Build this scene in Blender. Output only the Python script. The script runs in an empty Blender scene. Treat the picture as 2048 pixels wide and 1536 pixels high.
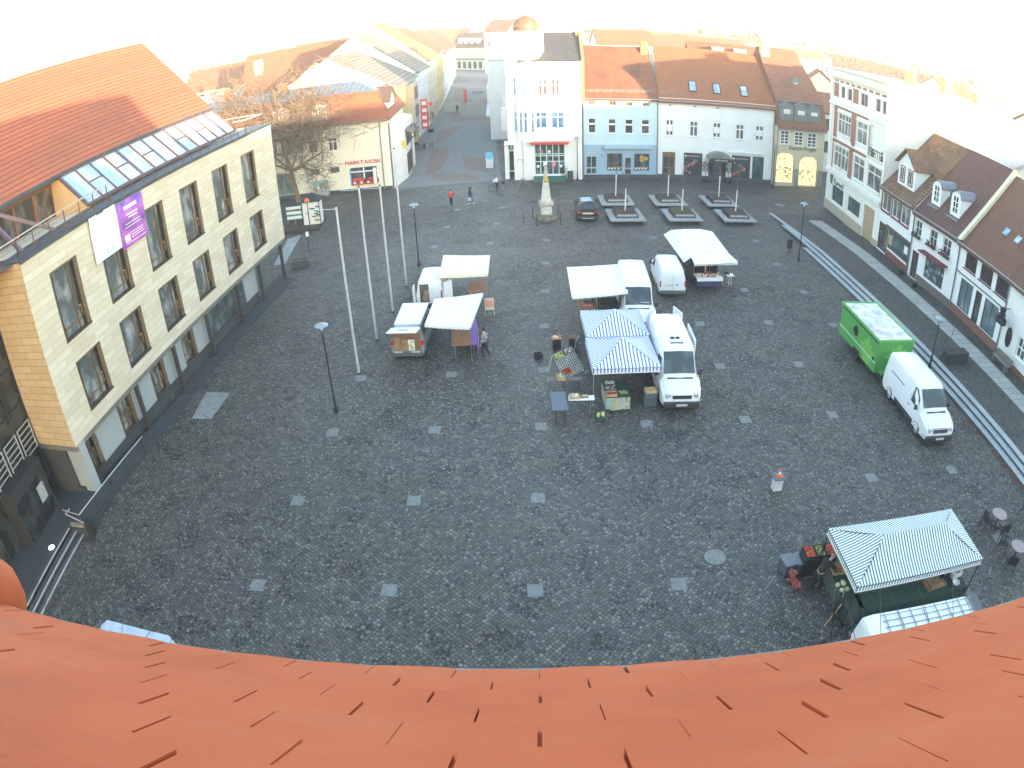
import bpy, math, random
from mathutils import Vector, Matrix
R = math.radians
rnd = random.Random(7)
scn = bpy.context.scene
COL = scn.collection
H = 17.5                        # height of the lens above the square
# ---- lens (measured from the photograph): wide angle with barrel distortion
CX, CY = 1024.0, 768.0
K1, K3, K5 = 0.726700443, 0.0147759792, 0.0205621446
PITCH, ROLL = 1.04602044, -0.0401142635

def ray(px, py):
    dx, dy = (px-CX)/1024.0, (py-CY)/1024.0
    r = math.hypot(dx, dy)+1e-12
    th = K1*r+K3*r**3+K5*r**5
    v = Vector((math.sin(th)*dx/r, -math.sin(th)*dy/r, -math.cos(th)))
    return Matrix.Rotation(PITCH, 3, 'X') @ (Matrix.Rotation(ROLL, 3, 'Z') @ v)

def G(px, py, z=0.0):
    "point of the ground (or of height z) seen there"
    v = ray(px, py); t = (z-H)/v.z
    return Vector((v.x*t, v.y*t, z))

def HT(b, t, z=0.0):
    "height above 0 of a point seen at t that stands straight over ground point b"
    g = G(b[0], b[1], z); v = ray(*t)
    return H+v.z*(v.x*g.x+v.y*g.y)/(v.x**2+v.y**2)

# ---- tags
def tag(o, label=None, cat=None, group=None, kind=None):
    if label: o['label'] = label
    if cat: o['category'] = cat
    if group: o['group'] = group
    if kind: o['kind'] = kind
    return o
def empty(name, loc=(0, 0, 0), rz=0.0, label=None, cat=None, group=None):
    o = bpy.data.objects.new(name, None); COL.objects.link(o)
    o.location = loc; o.rotation_euler = (0, 0, rz); o.empty_display_size = .2
    return tag(o, label, cat, group)
def copy_tree(o, parent=None):
    c = o.copy(); COL.objects.link(c); c.parent = parent
    for ch in list(o.children): copy_tree(ch, c)
    return c
def rep(root, loc, rz, label, scale=None):
    c = copy_tree(root); c.location = loc; c.rotation_euler = (0, 0, rz); c['label'] = label
    if scale: c.scale = scale
    return c

# ---- mesh builder
class MB:
    def __init__(s): s.v = []; s.f = []; s.m = []; s.uv = []
    def add(s, vs, fs, mi=0, M=None, uv=None):
        n = len(s.v)
        for p in vs:
            p = Vector(p); s.v.append(M @ p if M else p)
        for k, f in enumerate(fs):
            s.f.append([i+n for i in f]); s.m.append(mi); s.uv.append(uv[k] if uv else None)
        return s
    def poly(s, pts, mi=0, M=None, uv=None): return s.add(pts, [list(range(len(pts)))], mi, M, [uv] if uv else None)
    def box(s, x0, x1, y0, y1, z0, z1, mi=0, M=None):
        v = [(x, y, z) for z in (z0, z1) for y in (y0, y1) for x in (x0, x1)]
        return s.add(v, [(0, 2, 3, 1), (4, 5, 7, 6), (0, 1, 5, 4), (2, 6, 7, 3), (0, 4, 6, 2), (1, 3, 7, 5)], mi, M)
    def bevbox(s, x0, x1, y0, y1, z0, z1, b=.03, mi=0, M=None):
        cs = []
        for z, i in ((z0, b), (z0+b, 0), (z1-b, 0), (z1, b)):
            a = b
            cs.append([(x0+i, y0+a+i, z), (x0+a+i, y0+i, z), (x1-a-i, y0+i, z), (x1-i, y0+a+i, z), (x1-i, y1-a-i, z), (x1-a-i, y1-i, z), (x0+a+i, y1-i, z), (x0+i, y1-a-i, z)])
        v = [p for c in cs for p in c]
        f = [list(range(7, -1, -1)), list(range(24, 32))]
        for k in range(3):
            for j in range(8): f.append((k*8+j, k*8+(j+1) % 8, k*8+8+(j+1) % 8, k*8+8+j))
        return s.add(v, f, mi, M)
    def beam(s, p, q, w, h=None, mi=0, M=None):
        p, q = Vector(p), Vector(q); d = q-p; L = d.length
        if L < 1e-6: return s
        h = h or w
        X = d.normalized(); up = Vector((0, 0, 1)) if abs(X.z) < .98 else Vector((0, 1, 0))
        Y = up.cross(X).normalized(); Z = X.cross(Y)
        T = Matrix(((X.x, Y.x, Z.x, p.x), (X.y, Y.y, Z.y, p.y), (X.z, Y.z, Z.z, p.z), (0, 0, 0, 1)))
        return s.box(0, L, -w/2, w/2, -h/2, h/2, mi, (M @ T) if M else T)
    def cyl(s, p, q, r0, r1=None, n=10, mi=0, M=None, caps=True):
        p, q = Vector(p), Vector(q); d = q-p
        if d.length < 1e-7: return s
        r1 = r0 if r1 is None else r1
        X = d.normalized(); a = Vector((0, 0, 1)) if abs(X.z) < .9 else Vector((1, 0, 0))
        U = X.cross(a).normalized(); W = X.cross(U)
        v = []
        for c, r in ((p, r0), (q, r1)):
            for k in range(n):
                t = 2*math.pi*k/n; v.append(c+U*(r*math.cos(t))+W*(r*math.sin(t)))
        f = [(k, k+n, (k+1) % n+n, (k+1) % n) for k in range(n)]
        if caps: f += [list(range(n)), list(range(2*n-1, n-1, -1))]
        return s.add(v, f, mi, M)
    def lathe(s, prof, c=(0, 0, 0), n=14, mi=0, M=None):
        v = []; f = []
        for r, z in prof:
            for k in range(n):
                t = 2*math.pi*k/n; v.append((c[0]+r*math.cos(t), c[1]+r*math.sin(t), c[2]+z))
        for i in range(len(prof)-1):
            for k in range(n): f.append((i*n+k, i*n+(k+1) % n, (i+1)*n+(k+1) % n, (i+1)*n+k))
        f += [list(range(n-1, -1, -1)), list(range((len(prof)-1)*n, len(prof)*n))]
        return s.add(v, f, mi, M)
    def ball(s, c, r, n=8, mi=0, M=None, sz=1.0):
        pr = [(r*math.sin(math.pi*i/(n-2))+1e-4, -r*sz*math.cos(math.pi*i/(n-2))) for i in range(n-1)]
        return s.lathe(pr, c, n, mi, M)
    def prism(s, pts, h0, h1, mi=0, M=None, axis='y'):
        "polygon in x,z (axis y) or y,z (axis x) or x,y (axis z) pushed along axis"
        n = len(pts)
        mk = {'y': lambda a, b, h: (a, h, b), 'x': lambda a, b, h: (h, a, b), 'z': lambda a, b, h: (a, b, h)}[axis]
        v = [mk(a, b, h0) for a, b in pts]+[mk(a, b, h1) for a, b in pts]
        f = [list(range(n)), list(range(2*n-1, n-1, -1))]+[(k, k+n, (k+1) % n+n, (k+1) % n) for k in range(n)]
        return s.add(v, f, mi, M)
    def tube(s, pts, r, n=6, mi=0, M=None, closed=False):
        pts = [Vector(p) for p in pts]
        L = list(zip(pts, pts[1:]+([pts[0]] if closed else [])))
        for a, b in (L if closed else L[:len(pts)-1]): s.cyl(a, b, r, r, n, mi, M)
        return s
    def build(s, name, mats, parent=None, smooth=False, sharp=35, **kw):
        me = bpy.data.meshes.new(name)
        me.from_pydata([tuple(p) for p in s.v], [], s.f)
        if not isinstance(mats, (list, tuple)): mats = [mats] if mats else []
        for m in mats: me.materials.append(m)
        me.polygons.foreach_set('material_index', s.m)
        if any(u for u in s.uv):
            L = me.uv_layers.new(name='UVMap').data
            for p, u in zip(me.polygons, s.uv):
                if u:
                    for li, q in zip(p.loop_indices, u): L[li].uv = q
        if smooth:
            me.polygons.foreach_set('use_smooth', [True]*len(s.f))
            me.set_sharp_from_angle(angle=R(sharp))
        me.update()
        o = bpy.data.objects.new(name, me); COL.objects.link(o)
        if parent: o.parent = parent
        return tag(o, **kw)

# ---- materials
MC = {}
def nodes(name):
    m = bpy.data.materials.new(name); m.use_nodes = True
    nt = m.node_tree; b = nt.nodes['Principled BSDF']
    return m, nt, b
def N(nt, t, **kw):
    n = nt.nodes.new(t)
    for k, v in kw.items():
        if k.startswith('i_'): n.inputs[k[2:].replace('_', ' ')].default_value = v
        else: setattr(n, k, v)
    return n
def ramp(nt, fac, stops):
    r = N(nt, 'ShaderNodeValToRGB'); nt.links.new(fac, r.inputs[0]); e = r.color_ramp.elements
    while len(e) < len(stops): e.new(.5)
    for k, (p, c) in enumerate(stops):
        e[k].position = p; e[k].color = (*c, 1) if len(c) == 3 else c
    return r.outputs[0]
def mix(nt, fac, a, b, mode='MIX'):
    n = N(nt, 'ShaderNodeMix', data_type='RGBA', blend_type=mode)
    for i, v in ((0, fac), (6, a), (7, b)):
        if isinstance(v, (int, float)): n.inputs[i].default_value = v
        elif isinstance(v, tuple): n.inputs[i].default_value = (*v, 1)
        else: nt.links.new(v, n.inputs[i])
    return n.outputs[2]
def coords(nt, scale=(1, 1, 1), rot=(0, 0, 0), kind='Object'):
    tc = N(nt, 'ShaderNodeTexCoord'); mp = N(nt, 'ShaderNodeMapping')
    mp.inputs['Scale'].default_value = scale; mp.inputs['Rotation'].default_value = rot
    nt.links.new(tc.outputs[kind], mp.inputs[0]); return mp.outputs[0]
def noise(nt, vec, scale, detail=4, rough=.6):
    n = N(nt, 'ShaderNodeTexNoise'); n.inputs['Scale'].default_value = scale
    n.inputs['Detail'].default_value = detail; n.inputs['Roughness'].default_value = rough
    nt.links.new(vec, n.inputs['Vector']); return n.outputs[0]
def bump(nt, b, h, strength=.4, dist=.02):
    n = N(nt, 'ShaderNodeBump'); n.inputs['Strength'].default_value = strength; n.inputs['Distance'].default_value = dist
    nt.links.new(h, n.inputs['Height']); nt.links.new(n.outputs[0], b.inputs['Normal'])
def mat(name, col, rough=.7, metal=0.0, var=.12, scale=3.0, emit=None, spec=None):
    "plain material with soft blotches of wear"
    if name in MC: return MC[name]
    m, nt, b = nodes(name)
    b.inputs['Roughness'].default_value = rough; b.inputs['Metallic'].default_value = metal
    if spec is not None: b.inputs['Specular IOR Level'].default_value = spec
    if var > 0:
        v = coords(nt); f = noise(nt, v, scale, 5, .65)
        dk = tuple(c*(1-var*1.6) for c in col); lt = tuple(min(1, c*(1+var)) for c in col)
        c = ramp(nt, f, [(.3, dk), (.5, col), (.7, lt)])
        nt.links.new(c, b.inputs['Base Color'])
    else: b.inputs['Base Color'].default_value = (*col, 1)
    if emit:
        b.inputs['Emission Color'].default_value = (*emit[0], 1); b.inputs['Emission Strength'].default_value = emit[1]
    MC[name] = m; return m
def plaster(name, col, dirt=.35):
    if name in MC: return MC[name]
    m, nt, b = nodes(name); b.inputs['Roughness'].default_value = .88
    v = coords(nt); vs = coords(nt, (3, 3, .35))
    f1 = noise(nt, v, .7, 5, .6); f2 = noise(nt, vs, 1.2, 4, .6)
    c = ramp(nt, f1, [(.3, tuple(x*.92 for x in col)), (.6, col)])
    d = ramp(nt, f2, [(.55, (0, 0, 0)), (.8, (dirt, dirt, dirt))])
    c = mix(nt, d, c, tuple(x*.72 for x in col))
    nt.links.new(c, b.inputs['Base Color']); bump(nt, b, noise(nt, v, 60, 3), .15, .01)
    MC[name] = m; return m
def tiles(name, c1, c2, rw=.16, w=.22, dirt=(.10, .085, .07), amt=.5, k=1.3, dscale=.35, rot=None):
    "roof tiles: rows across the slope, k = 1/sin(pitch)"
    if name in MC: return MC[name]
    m, nt, b = nodes(name); b.inputs['Roughness'].default_value = .82
    tc = N(nt, 'ShaderNodeTexCoord'); sp = N(nt, 'ShaderNodeSeparateXYZ'); cb = N(nt, 'ShaderNodeCombineXYZ')
    nt.links.new(tc.outputs['Object'], sp.inputs[0])
    mu = N(nt, 'ShaderNodeMath', operation='MULTIPLY'); mu.inputs[1].default_value = k
    nt.links.new(sp.outputs['Z'], mu.inputs[0])
    nt.links.new(sp.outputs['Y' if rot else 'X'], cb.inputs[0]); nt.links.new(mu.outputs[0], cb.inputs[1])
    br = N(nt, 'ShaderNodeTexBrick'); nt.links.new(cb.outputs[0], br.inputs['Vector'])
    for kk, vv in dict(Scale=1.0).items(): br.inputs[kk].default_value = vv
    br.inputs['Mortar Size'].default_value = rw*.11; br.inputs['Brick Width'].default_value = w; br.inputs['Row Height'].default_value = rw
    br.inputs['Color1'].default_value = (*c1, 1); br.inputs['Color2'].default_value = (*c2, 1)
    br.inputs['Mortar'].default_value = (*(x*.33 for x in c1), 1)
    v = coords(nt); f = noise(nt, v, dscale, 5, .7); f2 = noise(nt, coords(nt, (1, 1, .3)), 1.6, 5, .7)
    d = ramp(nt, f, [(.42, (0, 0, 0)), (.75, (amt, amt, amt))]); c = mix(nt, d, br.outputs[0], dirt)
    d2 = ramp(nt, f2, [(.5, (0, 0, 0)), (.8, (amt*.7,)*3)]); c = mix(nt, d2, c, tuple(x*.6 for x in dirt))
    nt.links.new(c, b.inputs['Base Color'])
    bump(nt, b, br.outputs['Fac'], -.5, .03)
    MC[name] = m; return m
def bricks(name, c1, c2, mortar, w, h, gap, axes='XZ', rough=.85, noisec=.25, seed=0.0, rz=0.0):
    if name in MC: return MC[name]
    m, nt, b = nodes(name); b.inputs['Roughness'].default_value = rough
    tc = N(nt, 'ShaderNodeTexCoord'); mp = N(nt, 'ShaderNodeMapping'); mp.inputs['Rotation'].default_value = (0, 0, rz)
    sp = N(nt, 'ShaderNodeSeparateXYZ'); cb = N(nt, 'ShaderNodeCombineXYZ')
    nt.links.new(tc.outputs['Object'], mp.inputs[0]); nt.links.new(mp.outputs[0], sp.inputs[0])
    nt.links.new(sp.outputs[axes[0]], cb.inputs[0]); nt.links.new(sp.outputs[axes[1]], cb.inputs[1])
    br = N(nt, 'ShaderNodeTexBrick'); nt.links.new(cb.outputs[0], br.inputs['Vector'])
    br.inputs['Scale'].default_value = 1.0; br.inputs['Mortar Size'].default_value = gap
    br.inputs['Brick Width'].default_value = w; br.inputs['Row Height'].default_value = h
    br.inputs['Color1'].default_value = (*c1, 1); br.inputs['Color2'].default_value = (*c2, 1); br.inputs['Mortar'].default_value = (*mortar, 1)
    br.inputs['Bias'].default_value = seed
    v = coords(nt, (1, 1, 1)); f = noise(nt, v, 1.1, 5, .65)
    c = mix(nt, ramp(nt, f, [(.35, (0, 0, 0)), (.75, (noisec,)*3)]), br.outputs[0], tuple(x*.55 for x in c1))
    nt.links.new(c, b.inputs['Base Color']); bump(nt, b, br.outputs['Fac'], -.3, .01)
    MC[name] = m; return m
def stripes(name, ca, cb_, period=.16, duty=.5, ang=0.0):
    "woven stripes along the UV map"
    if name in MC: return MC[name]
    m, nt, b = nodes(name); b.inputs['Roughness'].default_value = .75
    tc = N(nt, 'ShaderNodeTexCoord'); sp = N(nt, 'ShaderNodeSeparateXYZ'); nt.links.new(tc.outputs['UV'], sp.inputs[0])
    a = N(nt, 'ShaderNodeMath', operation='DIVIDE'); a.inputs[1].default_value = period; nt.links.new(sp.outputs[0], a.inputs[0])
    fr = N(nt, 'ShaderNodeMath', operation='FRACT'); nt.links.new(a.outputs[0], fr.inputs[0])
    lt = N(nt, 'ShaderNodeMath', operation='LESS_THAN'); lt.inputs[1].default_value = duty; nt.links.new(fr.outputs[0], lt.inputs[0])
    nt.links.new(mix(nt, lt.outputs[0], cb_, ca), b.inputs['Base Color'])
    MC[name] = m; return m
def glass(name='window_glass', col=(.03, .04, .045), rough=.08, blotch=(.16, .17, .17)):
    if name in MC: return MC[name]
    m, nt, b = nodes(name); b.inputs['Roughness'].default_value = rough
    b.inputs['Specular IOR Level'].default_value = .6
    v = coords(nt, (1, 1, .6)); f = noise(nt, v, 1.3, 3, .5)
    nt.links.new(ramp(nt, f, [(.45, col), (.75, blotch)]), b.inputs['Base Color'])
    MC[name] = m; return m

WHITE = mat('white_paint', (.80, .80, .78), .5, var=.04)
WOODW = mat('window_white', (.78, .78, .75), .45, var=.03)
DARK = mat('dark_metal', (.03, .032, .035), .45, .3, var=.1)
BLACK = mat('black_plastic', (.018, .018, .02), .5, var=.15)
STEEL = mat('steel', (.45, .46, .47), .35, .8, var=.06)
ZINC = mat('zinc_gutter', (.22, .24, .26), .5, .5, var=.15)
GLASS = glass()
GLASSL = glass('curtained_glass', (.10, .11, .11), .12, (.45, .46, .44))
BRONZE = mat('bronze_frame', (.085, .06, .045), .45, .3, var=.2)
RUBBER = mat('tyre_rubber', (.02, .02, .021), .8, var=.1)

def text(name, body, size, mt, parent, M, ext=.01, sp=1.0, shear=0.0, xs=1.0):
    cu = bpy.data.curves.new(name, 'FONT'); cu.body = body; cu.size = size; cu.extrude = ext
    cu.align_x = 'CENTER'; cu.align_y = 'CENTER'; cu.space_character = sp; cu.shear = shear
    o = bpy.data.objects.new(name, cu)
    me = bpy.data.meshes.new_from_object(o); bpy.data.objects.remove(o)
    me.transform(Matrix.Diagonal((xs, 1, 1, 1))); me.materials.clear(); me.materials.append(mt)
    q = bpy.data.objects.new(name, me); COL.objects.link(q); q.parent = parent; q.matrix_local = M
    return q

# ---- facades and buildings.  local frame: x along the front, y into the house, z up
class Fac:
    def __init__(s, name, label, cat, Np, Fp, z0=0.0, group=None):
        s.N = Vector((Np[0], Np[1])); d = Vector((Fp[0], Fp[1]))-s.N
        s.W = d.length; s.d = d.normalized(); s.n = Vector((-s.d.y, s.d.x)); s.z0 = z0
        s.e = empty(name, (s.N.x, s.N.y, z0), math.atan2(s.d.y, s.d.x), label, cat, group)
    def sz(s, px, py, off=0.0):
        v = ray(px, py); Pn = s.N+s.n*off; w = Vector((v.x, v.y))
        t = s.n.dot(Pn)/s.n.dot(w)
        return (w*t-s.N).dot(s.d), H+v.z*t-s.z0
    def op(s, x0, y0, x1, y1, off=0.0):
        a = s.sz(x0, y0, off); b = s.sz(x1, y1, off)
        return (min(a[0], b[0]), max(a[0], b[0]), min(a[1], b[1]), max(a[1], b[1]))
def wall(F, z0, z1, ops, m, D=8.0, dep=.16, s0=0.0, s1=None, name='wall', y=0.0, body=True, reveal=1, mats=None, top=True):
    s1 = F.W if s1 is None else s1
    b = MB(); xs = sorted({s0, s1, *[q for o in ops for q in (max(s0, o[0]), min(s1, o[1]))]}); zs = sorted({z0, z1, *[q for o in ops for q in (max(z0, o[2]), min(z1, o[3]))]})
    for i in range(len(xs)-1):
        for j in range(len(zs)-1):
            cx, cz = (xs[i]+xs[i+1])/2, (zs[j]+zs[j+1])/2
            if any(o[0] < cx < o[1] and o[2] < cz < o[3] for o in ops): continue
            b.poly([(xs[i], y, zs[j]), (xs[i+1], y, zs[j]), (xs[i+1], y, zs[j+1]), (xs[i], y, zs[j+1])])
    for o in ops:
        a, c, e, f = o
        for q in (((a, e), (a, f)), ((a, f), (c, f)), ((c, f), (c, e)), ((c, e), (a, e))):
            (p0, r0), (p1, r1) = q
            b.poly([(p0, y, r0), (p0, y+dep, r0), (p1, y+dep, r1), (p1, y, r1)])
        b.poly([(a, y+dep, e), (c, y+dep, e), (c, y+dep, f), (a, y+dep, f)])
    if body:
        b.poly([(s0, y, z0), (s0, y, z1), (s0, y+D, z1), (s0, y+D, z0)])
        b.poly([(s1, y, z0), (s1, y+D, z0), (s1, y+D, z1), (s1, y, z1)])
        b.poly([(s0, y+D, z0), (s0, y+D, z1), (s1, y+D, z1), (s1, y+D, z0)])
        if top: b.poly([(s0, y, z1), (s1, y, z1), (s1, y+D, z1), (s0, y+D, z1)])
    return b.build(name, mats or m, F.e)
def window(F, o, fm=None, gm=None, nv=1, nh=(), y=0.0, dep=.16, fw=.07, sill=None, name='window', bw=.045, surround=None):
    "frame with mullions, its pane a sub-part"
    fm = fm or WOODW; gm = gm or GLASS
    a, c, e, f = o; y0, y1 = y+dep-.09, y+dep-.03; b = MB()
    b.box(a, a+fw, y0, y1, e, f); b.box(c-fw, c, y0, y1, e, f); b.box(a+fw, c-fw, y0, y1, e, e+fw); b.box(a+fw, c-fw, y0, y1, f-fw, f)
    for k in range(1, nv+1):
        x = a+(c-a)*k/(nv+1); b.box(x-bw/2, x+bw/2, y0+.004, y1-.004, e+fw, f-fw)
    for t in nh:
        z = e+(f-e)*t; b.box(a+fw, c-fw, y0+.008, y1-.008, z-bw/2, z+bw/2)
    if sill: b.box(a-.08, c+.08, y-.10, y+.05, e-.07, e-.004)
    if surround:
        t = surround; b.box(a-t, a-.001, y-.02, y+.03, e, f+t); b.box(c+.001, c+t, y-.02, y+.03, e, f+t); b.box(a-.001, c+.001, y-.02, y+.03, f+.001, f+t)
    w = b.build(name, fm, F.e)
    MB().box(a+fw*.5, c-fw*.5, y+dep-.06, y+dep-.045, e+fw*.5, f-fw*.5).build('pane', gm, w)
    return w
def gable_roof(F, ze, zr, D, yr, m, s0=0.0, s1=None, ov=.35, lo=.1, ro=.1, th=.14, name='roof', gable=None, hipl=0.0, hipr=0.0):
    "ridge parallel to the front at depth yr"
    s1 = F.W if s1 is None else s1
    a, c = s0-lo, s1+ro; sl = (zr-ze)/yr; ye = -ov; zf = ze-ov*sl; sb = (zr-ze)/(D-yr); zb = ze-ov*sb
    b = MB()
    def slab(p): # p four corners, offset downward
        q = [(x, y, z-th) for x, y, z in p]; n = len(p)
        b.add(p+q, [list(range(n)), list(range(2*n-1, n-1, -1))]+[(k, k+n, (k+1) % n+n, (k+1) % n) for k in range(n)])
    slab([(a, ye, zf), (c, ye, zf), (c-hipr, yr, zr), (a+hipl, yr, zr)])
    slab([(c, D+ov, zb), (a, D+ov, zb), (a+hipl, yr, zr+.002), (c-hipr, yr, zr+.002)])
    if hipl: slab([(a, ye, zf), (a+hipl, yr, zr), (a, D+ov, zb)])
    if hipr: slab([(c, D+ov, zb), (c-hipr, yr, zr), (c, ye, zf)])
    r = b.build(name, m, F.e)
    if not (hipl or hipr):
        g = MB()
        for x in (s0+.002, s1-.002): g.poly([(x, 0, ze), (x, D, ze), (x, yr, zr-th)])
        g.build('gable', gable or WHITE, F.e)
    return r
def ridge_cap(F, x0, x1, y, z, m, r=.09):
    b = MB(); b.cyl((x0, y, z), (x1, y, z), r, r, 8); return b.build('ridge_tiles', m, F.e)
def chimney(F, parent, x, y, z0, z1, w, d, m, cap=True):
    b = MB().box(x-w/2, x+w/2, y-d/2, y+d/2, z0, z1)
    if cap: b.box(x-w/2-.06, x+w/2+.06, y-d/2-.06, y+d/2+.06, z1, z1+.1)
    return b.build('chimney', m, parent)
def gutter(F, x0, x1, z, y=-.42, r=.07):
    b = MB(); b.cyl((x0, y, z), (x1, y, z), r, r, 8); return b.build('gutter', ZINC, F.e)
def spout(F, x, z1, y=-.09, r=.05, z0=0.05):
    b = MB(); b.cyl((x, y, z0), (x, y, z1), r, r, 8); b.cyl((x, y, z1), (x, -.4, z1+.3), r, r, 8); return b.build('downspout', ZINC, F.e)
EXPO = 3.5
HAZE = .0008
# ================= camera, light, sky
cam = bpy.data.cameras.new('camera'); co = bpy.data.objects.new('camera', cam); COL.objects.link(co); scn.camera = co
cam.type = 'PANO'; cam.panorama_type = 'FISHEYE_LENS_POLYNOMIAL'
cam.sensor_fit = 'AUTO'; cam.sensor_width = 36.0; cam.sensor_height = 27.0
cam.fisheye_fov = R(175)
cam.fisheye_polynomial_k0 = 0.0
cam.fisheye_polynomial_k1 = -4.01578903e-02; cam.fisheye_polynomial_k2 = -8.73034218e-05
cam.fisheye_polynomial_k3 = 8.89552183e-06; cam.fisheye_polynomial_k4 = -5.98488263e-07
cam.clip_start = .05; cam.clip_end = 6000
co.location = (0, 0, H)
co.rotation_euler = (Matrix.Rotation(PITCH, 3, 'X') @ Matrix.Rotation(ROLL, 3, 'Z')).to_euler()
SUN_EL, SUN_AZ = R(4.6), R(146)      # azimuth counted from +Y towards +X: low, behind the camera on the right
w = bpy.data.worlds.new('World'); scn.world = w; w.use_nodes = True; nt = w.node_tree
bg = nt.nodes['Background']; sk = nt.nodes.new('ShaderNodeTexSky'); sk.sky_type = 'NISHITA'; sk.sun_disc = False
sk.sun_elevation = SUN_EL; sk.sun_rotation = SUN_AZ; sk.altitude = 100; sk.air_density = 1.0; sk.dust_density = .6; sk.ozone_density = 1.0
nt.links.new(sk.outputs[0], bg.inputs[0]); bg.inputs[1].default_value = .15
sd = bpy.data.lights.new('sun', 'SUN'); sd.energy = 2.0; sd.angle = R(.55); sd.color = (1.0, .72, .45)
so = bpy.data.objects.new('sun', sd); COL.objects.link(so)
sv = Vector((math.sin(SUN_AZ)*math.cos(SUN_EL), math.cos(SUN_AZ)*math.cos(SUN_EL), math.sin(SUN_EL)))
so.rotation_euler = (-sv).to_track_quat('-Z', 'Y').to_euler(); so.location = (60, -90, 30)
scn.view_settings.view_transform = 'Standard'; scn.view_settings.look = 'None'
scn.view_settings.exposure = EXPO; scn.view_settings.gamma = 1.0
scn.cycles.max_bounces = 5; scn.cycles.diffuse_bounces = 3; scn.cycles.glossy_bounces = 3; scn.cycles.transmission_bounces = 3
scn.cycles.use_denoising = True

# ================= ground
def cobble(name, scale, cols, joint, rz=45, dist=.35, mossy=0.0):
    m, nt, b = nodes(name)
    v0 = coords(nt, (1, 1, 1), (0, 0, R(rz)))
    nz = N(nt, 'ShaderNodeTexNoise'); nz.inputs['Scale'].default_value = .55; nz.inputs['Detail'].default_value = 2; nt.links.new(v0, nz.inputs['Vector'])
    vm = N(nt, 'ShaderNodeVectorMath', operation='MULTIPLY_ADD'); vm.inputs[1].default_value = (dist,)*3
    nt.links.new(nz.outputs['Color'], vm.inputs[0]); nt.links.new(v0, vm.inputs[2])
    vo = N(nt, 'ShaderNodeTexVoronoi'); vo.inputs['Scale'].default_value = scale; vo.inputs['Randomness'].default_value = .55
    ve = N(nt, 'ShaderNodeTexVoronoi', feature='DISTANCE_TO_EDGE'); ve.inputs['Scale'].default_value = scale; ve.inputs['Randomness'].default_value = .55
    for q in (vo, ve): nt.links.new(vm.outputs[0], q.inputs['Vector'])
    sp = N(nt, 'ShaderNodeSeparateColor'); nt.links.new(vo.outputs['Color'], sp.inputs[0])
    c = ramp(nt, sp.outputs[0], cols); c.node.color_ramp.interpolation = 'LINEAR'
    big = noise(nt, v0, .09, 5, .62)
    c = mix(nt, .85, c, ramp(nt, big, [(.30, (.86, .86, .88)), (.52, (.98, .98, 1.0)), (.72, (1.15, 1.12, 1.06))]), 'MULTIPLY')
    med = noise(nt, v0, .8, 4, .7)
    c = mix(nt, .3, c, ramp(nt, med, [(.35, (.86, .86, .86)), (.62, (1.1, 1.09, 1.06))]), 'MULTIPLY')
    j = ramp(nt, ve.outputs['Distance'], [(.045, (1, 1, 1)), (.13, (0, 0, 0))])
    c = mix(nt, j, c, joint)
    nt.links.new(c, b.inputs['Base Color'])
    rr = ramp(nt, big, [(.35, (.42, .42, .42)), (.65, (.72, .72, .72))]); nt.links.new(rr, b.inputs['Roughness'])
    hh = N(nt, 'ShaderNodeMapRange'); hh.inputs[1].default_value = 0; hh.inputs[2].default_value = .25; nt.links.new(ve.outputs['Distance'], hh.inputs[0])
    bump(nt, b, hh.outputs[0], .55, .025)
    return m
COB = cobble('granite_setts', 7.2, [(0, (.048, .046, .043)), (.25, (.077, .073, .067)), (.5, (.102, .095, .084)), (.62, (.100, .099, .096)), (.74, (.125, .098, .068)), (.86, (.150, .142, .126)), (.97, (.195, .187, .168))], (.013, .0115, .010))
COB2 = cobble('pavement_setts', 9.0, [(0, (.04, .038, .035)), (.45, (.07, .067, .062)), (.75, (.085, .079, .07)), (.95, (.125, .122, .116))], (.02, .018, .016), 20, .25)
b = MB(); E = 3000
b.poly([(-E, -400, 0), (E, -400, 0), (E, 4000, 0), (-E, 4000, 0)]); b.build('ground', COB, kind='structure')
# street running away between the houses, with reddish fields
PAV = bricks('street_slabs', (.22, .225, .225), (.19, .195, .195), (.14, .14, .14), .6, .4, .015, 'XY', .8, .5)
def gnd(name, pts, m, z): return MB().poly([(p[0], p[1], z) for p in pts]).build(name, m, kind='structure')
gnd('street', [(-11.9, 72), (-.2, 73.5), (-.9, 97), (-1.6, 150), (-2.0, 245), (-14.8, 262), (-13.6, 215), (-12.2, 125), (-12.6, 90)], PAV, .004)
PAVR = bricks('red_pavers', (.23, .17, .145), (.21, .155, .13), (.15, .12, .11), .22, .11, .008, 'XY', .85, .4)
def px(*a): return [tuple(G(*q)[:2]) for q in a]
b = MB()
for q in (px((866, 345), (960, 350), (958, 362), (862, 360)), px((925, 312), (978, 318), (975, 345), (930, 338)), px((862, 300), (893, 288), (900, 305), (880, 340), (850, 352)),
          px((880, 262), (925, 250), (910, 268), (870, 290)), px((910, 176), (932, 176), (930, 200), (918, 232), (900, 240)), px((928, 198), (945, 198), (945, 203), (928, 204)),
          px((960, 198), (981, 198), (982, 206), (960, 204)), px((924, 160), (936, 160), (934, 166), (923, 166)), px((962, 160), (978, 160), (979, 168), (964, 167)), px((910, 233), (978, 230), (978, 240), (905, 243))):
    b.poly([(x, y, .008) for x, y in q])
b.build('red_paving', PAVR, kind='structure')
# worn pavement in front of the far houses
gnd('pavement', [(1.5, 69.2), (36, 66.6), (36.5, 72.5), (1.5, 73.4)], COB2, .005)

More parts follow.
